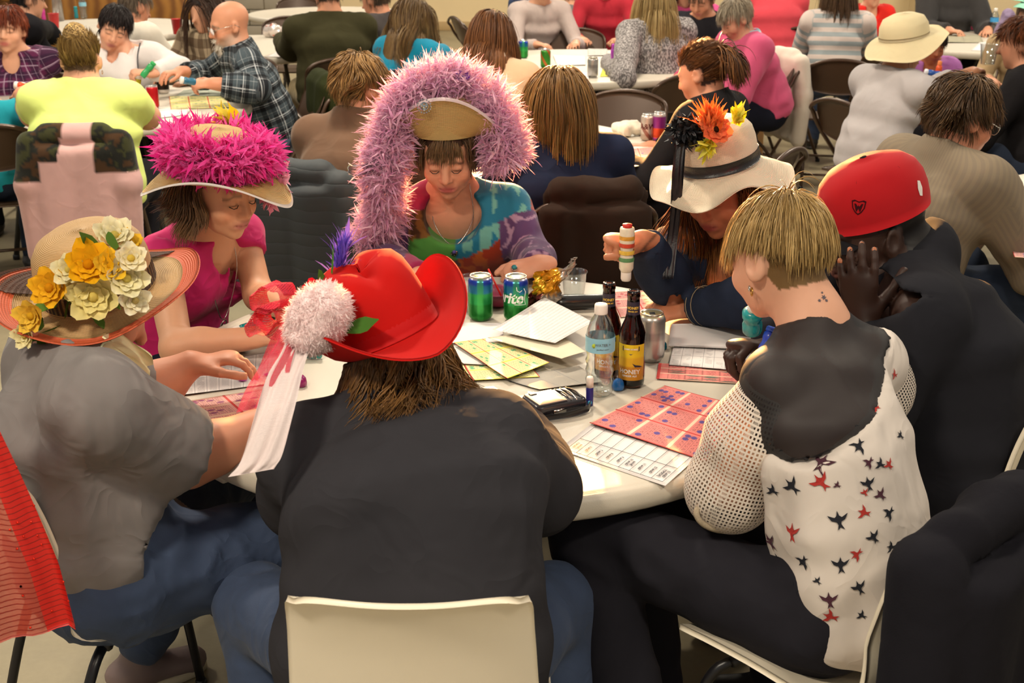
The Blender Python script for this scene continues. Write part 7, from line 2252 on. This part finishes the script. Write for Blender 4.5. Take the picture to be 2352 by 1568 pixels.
def lines_mat(key, paper, nx, ny, ink='#4a4448', lines=True, text=(.2, .8), seed=0.0, dens=.5):
    """printed sheet with ruled rows and small type"""
    if key in _M: return _M[key]
    t = NT(key)
    sp = t.n('ShaderNodeSeparateXYZ'); t.l(t.attr('uvp').outputs['Vector'], sp.inputs[0])
    u, v = sp.outputs[0], sp.outputs[1]
    c = t.n('ShaderNodeRGB').outputs[0]; c.default_value = (*srgb(paper), 1)
    fu, fv = t.math('FRACT', t.math('MULTIPLY', u, nx)), t.math('FRACT', t.math('MULTIPLY', v, ny))
    if lines:
        l = t.math('MAXIMUM', t.math('LESS_THAN', fu, .035), t.math('LESS_THAN', fv, .02))
        c = t.mix(t.math('MULTIPLY', l, .7), c, srgb(ink))
    cmb = t.n('ShaderNodeCombineXYZ'); t.l(t.math('MULTIPLY_ADD', u, 190, seed), cmb.inputs[0]); t.l(t.math('MULTIPLY', v, 90), cmb.inputs[1])
    nz = t.noise(1.3, 1, .4, cmb.outputs[0])
    row = t.math('MULTIPLY', t.math('GREATER_THAN', fu, text[0]), t.math('LESS_THAN', fu, text[1]))
    blk = t.math('GREATER_THAN', t.noise(6, 1, .4, t.attr('uvp').outputs['Vector']), 1 - dens)
    c = t.mix(t.math('MULTIPLY', t.math('MULTIPLY', t.math('MULTIPLY', t.math('GREATER_THAN', nz, .55), row), blk), .6), c, srgb(ink))
    t.l(c, t.b.inputs['Base Color'])
    t.setp(Roughness=.8)
    _M[key] = t.m
    return t.m
def fr_of(corners, z):
    c = [atz(x, y, z) for x, y in corners]
    return lambda u, v: (1 - u) * (1 - v) * c[0] + u * (1 - v) * c[1] + u * v * c[2] + (1 - u) * v * c[3]
PINKB = bingo_mat('pink_bingo', '#ef8a84', 3, 3)
INK = mat('print_ink', '#34303a', .7, 0); INKG = mat('print_ink_grey', '#8a8488', .7, 0)
def game_sheet(corners, label, rows, flip=False, seed=0, z=.7415):
    """white programme sheet: a ruled line and a bold game name for every row, pattern dots"""
    sh = sheet(corners, z, label, mat('white_paper', '#e9e3e0', .8, .02), curl=.002, seed=seed, name='game_sheet')
    P = fr_of(corners, z + .0032)
    n = len(rows); m = MB(); dn = np.array([0, 0, 0.])
    for k in range(n + 1):
        u = .05 + .9 * k / n
        m.tube([P(u, .05), P(u, .5), P(u, .95)], .0005, 4)
    for v in (.05, .32, .62, .95): m.tube([P(.05, v), P(.5, v), P(.95, v)], .0005, 4)
    rl = m.build('ruled_lines', INK, sh); rl['kind'] = 'stuff'
    rng = np.random.RandomState(seed)
    for k, tx in enumerate(rows):
        u0 = .05 + .9 * (k + .5) / n
        lines = tx.split('|')
        for q, tl in enumerate(lines):
            uu = u0 + (q - (len(lines) - 1) / 2) * .036 * (-1 if flip else 1)
            o = P(uu, .82 if not flip else .18); ex = nrm(P(uu, 1) - P(uu, 0)) * (-1 if not flip else 1) * -1; ey = nrm(P(0, .5) - P(1, .5))
            if flip: ex, ey = -ex, -ey
            text_mesh(tl, .0085, lambda x, y, o=o, ex=ex, ey=ey: o + ex * x + ey * y, 'lettering', INK, sh, 0, .0003)
        pm = MB()
        pat = rng.rand(5, 5) < (.95 if k == n - 1 else .28)
        for a in range(5):
            for b in range(5):
                if pat[a, b]: pm.add(np.array([P(u0 + (a - 2) * .0115 + da, (.16 if not flip else .84) + (b - 2) * .026 + db) for da, db in ((-.004, -.009), (.004, -.009), (.004, .009), (-.004, .009))]), [[0, 1, 2, 3]])
        if pm.n: 
            pd_ = pm.build('pattern_marks', INK, sh, smooth=False); pd_['kind'] = 'stuff'
    return sh
game_sheet([(1283, 1032), (1528, 1116), (1650, 1008), (1395, 945)], 'white game programme sheet under the pink bingo cards hanging over the table edge', ['Bonus|Game 5', 'Game 6', 'Game 7', 'Game 8', 'Game 9', 'Bonus|Game 10', 'Game 11', 'Game 12', 'Game 13|JACKPOT'], True, 3)
sheet([(1354, 973), (1626, 1061), (1712, 934), (1526, 886)], .7455, 'large sheet of nine pink bingo cards daubed blue by the knit sleeve', PINKB, 'bingo sheet', .003, 1, 'bingo_sheet')
game_sheet([(372, 855), (395, 912), (640, 880), (660, 815)], 'white game programme sheet in front of the flowered-hat person', ['x'] , False, 6) if False else None
ws = sheet([(645, 806), (385, 846), (392, 911), (640, 878)], .743, 'white ruled game programme near the person in grey, crossed by magenta daubs', lines_mat('ruled_left', '#e9e2df', 9, 2, dens=.6), 'paper', .002, 2)
MAG = mat('magenta_daub', '#c83ab0', .7, 0)
Pw = fr_of([(645, 806), (385, 846), (392, 911), (640, 878)], .7465)
for u, v in ((.10, .70), (.22, .74), (.34, .76)): 
    c = Pw(u, v); MB().lathe([(.0001, .0004), (.009, .0003), (.009, 0)], c, n=16, sx=1.2).build('daub', MAG, ws)
sheet([(404, 926), (460, 985), (690, 945), (618, 890)], .743, 'pink bingo cards daubed purple under the grey-shirt person\'s forearm', bingo_mat('pink_bingo2', '#f0b4ac', 3, 2, dots='#8a2a72', dn=.16, seed=4.0), 'bingo sheet', .002, 3, 'bingo_sheet')
sheet([(1543, 744), (1535, 797), (1742, 806), (1700, 740)], .752, 'blank white sheet lying by the man in the red cap', mat('white_paper', '#e9e3e0', .8, .02), 'paper', .004, 4)
sheet([(1740, 800), (1547, 797), (1537, 838), (1742, 858)], .7465, 'white ruled programme half under the blank sheet', lines_mat('ruled_right', '#e7e1de', 8, 2, dens=.45, seed=9), 'paper', .003, 5)
sheet([(1513, 834), (1507, 870), (1760, 884), (1756, 846)], .743, 'pink bingo strip daubed green under the ruled programme', bingo_mat('pink_bingo3', '#e8857c', 3, 1, dots='#1d6a5a', dn=.18, seed=2.0), 'bingo sheet', .002, 6, 'bingo_sheet')
sheet([(1398, 672), (1425, 728), (1600, 712), (1560, 664)], .743, 'pink bingo cards daubed red under the white-hat woman\'s hand', bingo_mat('pink_bingo4', '#eaa59c', 3, 3, dots='#c02a44', dn=.25, seed=7.0), 'bingo sheet', .002, 7, 'bingo_sheet')
LF = lambda a, b: (lambda u, v: a * u + b * v)
YEL = bingo_mat('yellow_bingo', '#eee6a8', 3, 3, ink='#4a4630', dots='#3fae7a', dn=.10, gap='#f6e65a', seed=5.0)
PAPW = mat('white_paper', '#e9e3e0', .8, .02); PAPC = mat('cream_paper', '#e4d8bc', .8, .03)
TXT = lines_mat('typed_page', '#ebe5e2', 16, 1, lines=False, text=(.25, .75), dens=.75)
for cr, z, lb, mt, lf in (([(985, 812), (1010, 880), (1240, 868), (1180, 800)], .743, 'lowest yellow bingo page of the loose pile by the black case', YEL, None),
                          ([(960, 760), (985, 830), (1150, 842), (1130, 752)], .747, 'plain white page at the left of the loose pile', PAPW, None),
                          ([(1042, 790), (1165, 872), (1262, 838), (1140, 775)], .752, 'yellow bingo page with green daubs on the loose pile', YEL, LF(.004, .0)),
                          ([(1150, 868), (1240, 895), (1385, 880), (1330, 840)], .744, 'folded newspaper sheet sticking out of the pile', lines_mat('newsprint', '#b8aea0', 14, 3, ink='#5a6a78', text=(.1, .9), dens=.7), None),
                          ([(1120, 775), (1290, 832), (1345, 818), (1260, 760)], .764, 'cream folder page near the top of the pile', PAPC, LF(.006, .004)),
                          ([(1132, 757), (1275, 798), (1362, 762), (1250, 692)], .772, 'white typed page on top of the loose pile', TXT, LF(.010, .012)),
                          ([(1000, 738), (1020, 790), (1160, 790), (1150, 742)], .750, 'white page under the green soda can', PAPW, None)):
    sheet(cr, z, lb, mt, 'paper', .004, len(lb), 'loose_page', lf, 'loose pages in the middle of the front table')
# chip bag: a crushed foil tube, open and torn at the top
c = atz(1262, 714, .741); rng = np.random.RandomState(12)
th = np.linspace(0, 2 * math.pi, 41)[:-1]; P = np.zeros((40, 16, 3))
for j in range(16):
    v = j / 15
    wx = np.interp(v, [0, .25, .5, .75, 1], [.040, .050, .036, .050, .058]); wy = np.interp(v, [0, .3, .6, 1], [.020, .026, .016, .022])
    jag = rng.randn(40) * .0035 * (v > 0) + .006 * np.sign(np.sin(th * 5 + j * 1.7))
    P[:, j] = np.stack([(wx + jag) * np.cos(th) + .030 * v * v - .012 * math.sin(5 * v), (wy + jag) * np.sin(th) + .01 * math.sin(6 * v), .003 + .108 * v + .012 * np.cos(th * 2 + 1) * v + .010 * np.cos(th) * v], 1)
R = rotm(14, 0, -12); P = P @ R.T + c
mb = MB().grid(P, None, .0012, closed=True); V = np.concatenate(mb.V); Q = np.concatenate(mb.Q); V[:, 2] = np.maximum(V[:, 2], .742)
me = raw_mesh('chip_bag', V, [Q]); q = V - c
n_ = vnoise(V, 22) * .010
cc = np.tile(np.array(srgb('#b9b2a8')), (len(V), 1)); cc[(q[:, 2] + n_ > .062) & (q[:, 0] < .03)] = srgb('#e09a1e'); cc[(q[:, 2] + n_ > .050) & (q[:, 2] + n_ < .066)] = srgb('#e8a422'); cc[(q[:, 0] + n_ < -.020) & (q[:, 2] < .055)] = srgb('#5a1c1c')
set_col(me, cc)
tag(link('chip_bag', me, mat('foil_bag', '#ffffff', .22, .05, 20, metal=.55, vcol=True), None, c), 'crumpled orange and silver foil chip bag beside the clear cup', 'bag')
def cup(pos, label, r=.042, hgt=.10, material=None, name='plastic_cup'):
    c = np.asarray(pos, float)
    o = MB().lathe([(.001, .002), (r * .72, 0), (r * .74, .003), (r * .97, hgt - .004), (r * 1.03, hgt - .003), (r * 1.04, hgt), (r * 1.0, hgt), (r * .95, hgt - .006), (r * .71, .005), (.001, .004)], c, n=30, cap=False).build(name, material or CLEAR, None, c)
    return tag(o, label, 'cup')
cup(atz(1318, 690, .741), 'clear plastic cup behind the chip bag', .036, .085)
cup(atz(1088, 712, .741), 'clear plastic cup hidden by the red hat brim', .038, .095)
bw = atz(1140, 700, .741)
tag(MB().lathe([(.001, .003), (.028, 0), (.045, .010), (.056, .030), (.058, .042), (.055, .042), (.050, .030), (.040, .012), (.001, .006)], bw, n=30, cap=False).build('bowl', mat('maroon_plastic', '#8a2a48', .35, .05), None, bw), 'maroon plastic bowl between the two soda cans', 'bowl')
tag(MB().tube([bw + A(.02, 0, .012), bw + A(-.022, .01, .10)], .0028, 8).build('drinking_straw', mat('red_plastic', '#c8281e', .4, .02), None, bw), 'red drinking straw leaning in the maroon bowl', 'straw')
gc = atz(1335, 708, .741)
F = Field(); F.cone(gc + rotm(20) @ A(-.05, .01, .020), gc + rotm(20) @ A(.065, -.015, .020), .026, .022, .02, .8, A(0, 0, 1)); V, Q = F.mesh(.005)
tag(link('glasses_case', raw_mesh('glasses_case', V, [Q]), mat('black_shell_case', '#1c1a1c', .3, .1, coat=.3), None, gc), 'black hard glasses case behind the typed page', 'case')
F = Field(); c = atz(512, 806, .741); F.cone(c + A(-.045, .0, .014), c + A(.05, -.004, .014), .022, .019, .01, .7, A(0, 0, 1)); V, Q = F.mesh(.004)
tag(link('glasses_case', raw_mesh('glasses_case', V, [Q]), mat('brown_leather_case', '#5a2a1e', .3, .15, coat=.3), None, c), 'brown leather glasses case under the magenta woman\'s forearm', 'case')
vb = atz(1045, 742, .741)
t_ = empty('small_bottle', vb, 'small white labelled bottle beside the red hat brim', 'bottle')
MB().lathe([(.001, .0), (.0165, .0), (.018, .004), (.018, .055), (.010, .068), (.010, .072)], vb, n=20).build('bottle_body', mat('white_bottle', '#ddd8ce', .4, .03), t_)
MB().lathe([(.011, .070), (.011, .086), (.001, .087)], vb, n=16).build('cap', mat('white_bottle', '#ddd8ce', .4, .03), t_)
text_mesh('NO', .016, lambda x, y: on_can(vb, .0186, 0, .3)(x, y + .036), 'lettering', INK, t_, 0, .0005)
# ---- left table
COKE = cyl_print('red_cola_print', [(0, '#b8141c'), (.112, '#b9b6b4')], .4, .25, lambda t, u, z, c: t.mix(t.math('MULTIPLY', t.math('LESS_THAN', t.math('ABSOLUTE', t.math('SUBTRACT', t.math('FRACT', t.math('ADD', t.math('MULTIPLY', u, 2), t.math('MULTIPLY', z, 3))), .5)), .10), .7), c, srgb('#f0e4e0')))
can(atz(352, 249, .741), COKE, 'red cola can on the left table beside the yellow-tee woman\'s elbow')
DKC = cyl_print('dark_can_print', [(0, '#d8cfc8'), (.02, '#2a1a14'), (.112, '#6a5a4a')], .6, .22)
can(atz(376, 214, .741), DKC, 'tall dark brown can behind the red cola can', hgt=.150)
def plainbottle(pos, label, glassm, col):
    t = empty('beer_bottle', pos, label, 'bottle'); c = np.asarray(pos, float)
    MB().lathe([(.001, .004), (.0305, .004), (.0305, .125), (.0185, .160), (.0138, .20), (.0150, .228), (.001, .228)], c, n=20, cap=False).build('glass', glassm, t)
    MB().lathe([(.0165, .172), (.0150, .200)], c, n=20, cap=False).build('neck_label', mat('nl' + col, col, .5, .02), t)
    MB().lathe([(.0309, .03), (.0309, .10)], c, n=20, cap=False).build('front_label', mat('nl' + col, col, .5, .02), t)
    return t
plainbottle(atz(272, 205, .741), 'brown bottle with yellow labels on the left table', AMBER, '#d8b81e')
lw = atz(238, 205, .741); rng = np.random.RandomState(2)
V, Q, C = feather_strip(5, np.array([lw + A(.01 * k, 0, 0) for k in (-2, -1, 0, 1, 2)]), np.array([(.16 * k, 0, 1) for k in (-1.4, -.6, .1, .6, 1.4)]), .19, .022, rng, .3, 5, 0, '#a8b432', .2)
me = raw_mesh('paper_wrap', V, [Q]); set_col(me, C)
tag(link('paper_wrap', me, fluff_material('leaf', .2), None, lw), 'yellow-green pointed paper wrap behind the yellow-tee woman', 'paper')
dauber(atz(312, 215, .745), A(.25, 0, .95), '#d8c81e', '#ece4d8', 'yellow ink dauber standing on the left table', .019)
dauber(at(326, 176, 7.21), A(.55, .2, .6), '#2aa05a', '#2aa85a', 'green ink dauber in the white-shirt person\'s hand', .016)
dauber(at(448, 188, 6.72), at(418, 184, 6.68) - at(448, 188, 6.72), '#2a6a88', '#ece4dc', 'blue ink dauber with white tip in the bald man\'s hand', .019, .08)
dauber(at(82, 200, 6.25), A(-1, -.1, .1), '#e0481e', '#ece4dc', 'orange ink dauber pointing left at the red-haired woman\'s elbow', .019, .10)
YEL2 = bingo_mat('yellow_bingo_far', '#e6dc9c', 4, 3, ink='#7a7450', dots='#5a9a6a', dn=.08, gap='#f0e45a', seed=8.0)
sheet([(388, 222), (392, 251), (528, 247), (520, 222)], .743, 'yellow bingo sheet on the left table', YEL2, 'bingo sheet', .003, 8, 'bingo_sheet')
sheet([(425, 206), (400, 222), (520, 220), (505, 206)], .742, 'white and green printed sheet beside the yellow bingo sheet', lines_mat('green_print', '#d9dccb', 8, 3, ink='#4f8a5e'), 'paper', .002, 9)
sheet([(352, 250), (330, 276), (428, 264), (440, 248)], .742, 'white page at the front of the left table', PAPW, 'paper', .002, 10)
# ---- middle table
AW = cyl_print('tan_root_beer_print', [(0, '#b09a8c'), (.03, '#c9bdb4'), (.112, '#c9c4bc')], .6, .28, lambda t, u, z, c: t.mix(t.math('MULTIPLY', t.math('LESS_THAN', t.math('ABSOLUTE', t.math('SUBTRACT', t.math('FRACT', t.math('ADD', t.math('MULTIPLY', u, 1), t.math('MULTIPLY', z, 4))), .85)), .05), .8), c, srgb('#8a4434')))
c = atz(1487, 322, .741); o = can(c, AW, 'tan root beer can on the middle table')
text_mesh('A&W', .034, on_can(c, .0331, .066, -.2), 'lettering', mat('print_maroon', '#5a2420', .5, 0), o, .1, .001)
PUR = cyl_print('purple_orange_print', [(0, '#a03a98'), (.015, '#d84a24'), (.06, '#8a2a80'), (.112, '#b9b6b4')], .4, .3)
can(atz(1513, 324, .741), PUR, 'purple and orange can beside the tan root beer can', .029, .135)
c = atz(1440, 312, .741); F = Field(); rng = np.random.RandomState(3)
for k in range(7): F.ell(c + A(rng.randn() * .03, rng.randn() * .02, .025 + .02 * rng.rand()), A(.03, .025, .028), None, .02)
V, Q = F.mesh(.006); V = folds(V, Q, .012, 30, (1, 1, 1), 2); V[:, 2] = np.maximum(V[:, 2], .742)
tag(link('crumpled_napkin', raw_mesh('crumpled_napkin', V, [Q]), mat('white_tissue', '#ebe0cc', .9, .02), None, c), 'crumpled white napkin on the middle table', 'napkin')
sheet([(1428, 345), (1440, 385), (1518, 372), (1500, 338)], .743, 'pink bingo sheet on the middle table', bingo_mat('pink_bingo5', '#eaa59c', 2, 2, dn=.05), 'bingo sheet', .002, 1, 'bingo_sheet')
water(atz(1208, 345, .741), 'clear bottle with turquoise cap behind the boa feathers', 1.0, '#3fc0c8', '#d8ecec')
# ---- back table
can(atz(1202, 133, .741), SPR, 'lemon-lime soda can beside the cream-top woman')
DEW = cyl_print('green_citrus_print', [(0, '#1c6a24'), (.02, '#3a8a2c'), (.112, '#b9b6b4')], .5, .25, lambda t, u, z, c: t.mix(t.math('MULTIPLY', t.math('LESS_THAN', t.math('ABSOLUTE', t.math('SUBTRACT', t.math('FRACT', t.math('ADD', t.math('MULTIPLY', u, 3), t.math('MULTIPLY', z, 9))), .5)), .13), .8), c, srgb('#d0512c')))
can(atz(1253, 156, .741), DEW, 'green and red citrus soda can on the back table')
can(atz(1361, 177, .741), SIL, 'silver soda can on the back table')
dauber(atz(1408, 163, .741), A(0, 0, 1), '#a838b0', '#b83ab8', 'tall purple and pink dauber on the back table', .013, .17)
ball_cap(atz(1323, 172, .741), '#c03a9a', 'pink dauber cap on the back table'); ball_cap(atz(1423, 172, .741), '#d83a2c', 'red dauber cap on the back table')
sheet([(1385, 158), (1378, 176), (1410, 174), (1414, 160)], .743, 'small yellow note on the back table', mat('yellow_note', '#e6e04a', .8, .02), 'paper', .002, 1)
sheet([(1270, 128), (1280, 150), (1345, 150), (1345, 128)], .743, 'white pages heaped on the back table', TXT, 'paper', .006, 2)
sheet([(1350, 112), (1350, 128), (1395, 128), (1395, 112)], .743, 'grey and white leaflet on the back table', lines_mat('leaflet', '#cfc8c0', 6, 3, dens=.7), 'paper', .004, 3)
sheet([(1305, 168), (1318, 186), (1352, 184), (1352, 166)], .743, 'folded page under the pink cap on the back table', PAPW, 'paper', .003, 4)
# ---- far tables
REDCUP = mat('red_party_cup', '#b8262a', .4, .03)
cup(atz(126, 64, .741), 'red plastic party cup on the far left table', .047, .12, REDCUP, 'party_cup')
cup(atz(408, 78, .741) + A(0, 0, 0), 'red plastic party cup beside the cream check jacket', .044, .12, REDCUP, 'party_cup')
water(atz(193, 42, .741), 'clear water bottle on the far left table', 1.0)
dauber(atz(101, 46, .741), A(0, 0, 1), '#d83a9a', '#f05ab0', 'pink dauber on the far left table', .016)
dauber(atz(176, 42, .741), A(0, 0, 1), '#1c8a94', '#1ca0a8', 'teal dauber on the far left table', .016)
MB_ = MB().lathe([(.001, 0), (.05, 0), (.04, .2), (.012, .30), (.001, .31)], atz(135, 48, .741), n=16); tag(MB_.build('plastic_bag', clear_film('cloudy_bag', (.8, .8, .8), .5, .3), None, atz(135, 48, .741)), 'twisted clear plastic bag behind the red cup', 'bag')
dauber(atz(679, 84, .741), A(0, 0, 1), '#8a6ac0', '#2f9a4a', 'lilac dauber with green cap on the olive-sweater man\'s table', .013, .15)
can(atz(697, 68, .741), cyl_print('blue_green_print', [(0, '#2a7a4a'), (.05, '#2a6aa0'), (.112, '#b9b6b4')], .4), 'blue and green can near the olive-sweater man')
c = atz(640, 86, .741); F = Field()
for k in range(5): F.ell(c + A(rng.randn() * .04, rng.randn() * .03, .04 + .02 * rng.rand()), A(.045, .03, .05), None, .03)
V, Q = F.mesh(.008); V = folds(V, Q, .014, 22, (1, 1, 1), 3); V[:, 2] = np.maximum(V[:, 2], .742)
me = raw_mesh('snack_bag', V, [Q]); nz_ = vnoise(V, 20); set_col(me, np.where((nz_ > .05)[:, None], np.array(srgb('#c8441e')), np.array(srgb('#ddd2cc'))))
tag(link('snack_bag', me, mat('foil_bag', '#ffffff', .22, .05, 20, metal=.55, vcol=True), None, c), 'crumpled orange and white snack bag on the olive-sweater man\'s table', 'bag')
sheet([(610, 130), (640, 118), (745, 118), (720, 132)], .743, 'white page by the olive sleeve', PAPW, 'paper', .003, 5)
water(atz(2280, 82, .741), 'clear water bottle with blue label on the far right table', 1.0, '#e8e4de', '#3f9ad8')
dauber(atz(2178, 68, .741), A(0, 0, 1), '#e0582c', '#e84aa8', 'orange dauber with pink cap on the far right table', .016, .15)
dauber(atz(2194, 66, .741), A(0, 0, 1), '#e0662c', '#7ac83a', 'orange dauber with green cap on the far right table', .016, .15)
c = atz(2232, 66, .741); tag(MB().box(c + A(0, 0, .10), (.10, .05, .20), rotm(10), bevel=.006).build('snack_box', mat('orange_box', '#d8921c', .5, .15, 40), None, c), 'tall orange and black box on the far right table', 'box')
c = atz(2212, 66, .741); tag(MB().box(c + A(0, -.06, .02), (.16, .06, .04), rotm(4), bevel=.012).build('pencil_case', mat('hot_pink_case', '#d82a78', .5, .1), None, c), 'hot pink pencil case in front of the orange box', 'case')
sheet([(2165, 82), (2170, 98), (2260, 98), (2250, 82)], .744, 'open booklet on the far right table', lines_mat('booklet', '#a8a288', 6, 2, dens=.6), 'booklet', .008, 6)
sheet([(2250, 98), (2230, 116), (2352, 116), (2352, 98)], .742, 'white pages on the far right table', PAPW, 'paper', .003, 7)
cp_ = cup(at(2268, 148, 6.50), 'clear striped plastic cup held out by the cream-hat woman', .045, .10)
c = atz(2306, 112, .741); F = Field(); F.ell(c + A(0, 0, .17), A(.06, .05, .12), None, .03); F.ell(c + A(0, 0, .08), A(.09, .07, .09), None, .05); V, Q = F.mesh(.01); V = folds(V, Q, .012, 26, (1, 1, 1), 4); V[:, 2] = np.maximum(V[:, 2], .742)
tag(link('gift_bag', raw_mesh('gift_bag', V, [Q]), mat('lilac_mesh', '#8a7898', .7, .25, 60), None, c), 'soft grey-lilac drawstring bag on the far right table', 'bag')
c = at(2150, 178, 7.70); dauber(c + A(.0, -.02, -.05), A(.05, 0, 1), '#e8561e', '#f08a4a', 'orange dauber in the lilac-shirt child\'s hand', .013, .15)
dauber(at(2166, 172, 7.66), A(-1, .1, .15), '#2a5ab0', '#e8e8ee', 'blue dauber with white tip in the lilac-shirt child\'s hand', .019, .11)
# ---- table at the right edge
sheet([(2290, 462), (2286, 505), (2400, 520), (2400, 450)], .747, 'white page curling up on the right edge table', PAPW, 'paper', .008, 8)
sheet([(2285, 512), (2300, 556), (2420, 560), (2420, 505)], .743, 'ruled white page on the right edge table', lines_mat('ruled_edge', '#e4dedb', 6, 3), 'paper', .003, 9)
sheet([(2320, 562), (2330, 590), (2430, 596), (2430, 560)], .742, 'pink bingo sheet on the right edge table', bingo_mat('pink_bingo6', '#eab0a8', 2, 2, dn=.05), 'bingo sheet', .002, 1, 'bingo_sheet')
c = A(1.55, 8.95, 0)
tag(MB().box(c + A(0, 0, .24), (.34, .26, .46), rotm(12), bevel=.006).build('cardboard_box', mat('cardboard', '#b98f5c', .85, .06), None, c), 'brown cardboard box standing behind the white jacket', 'box')
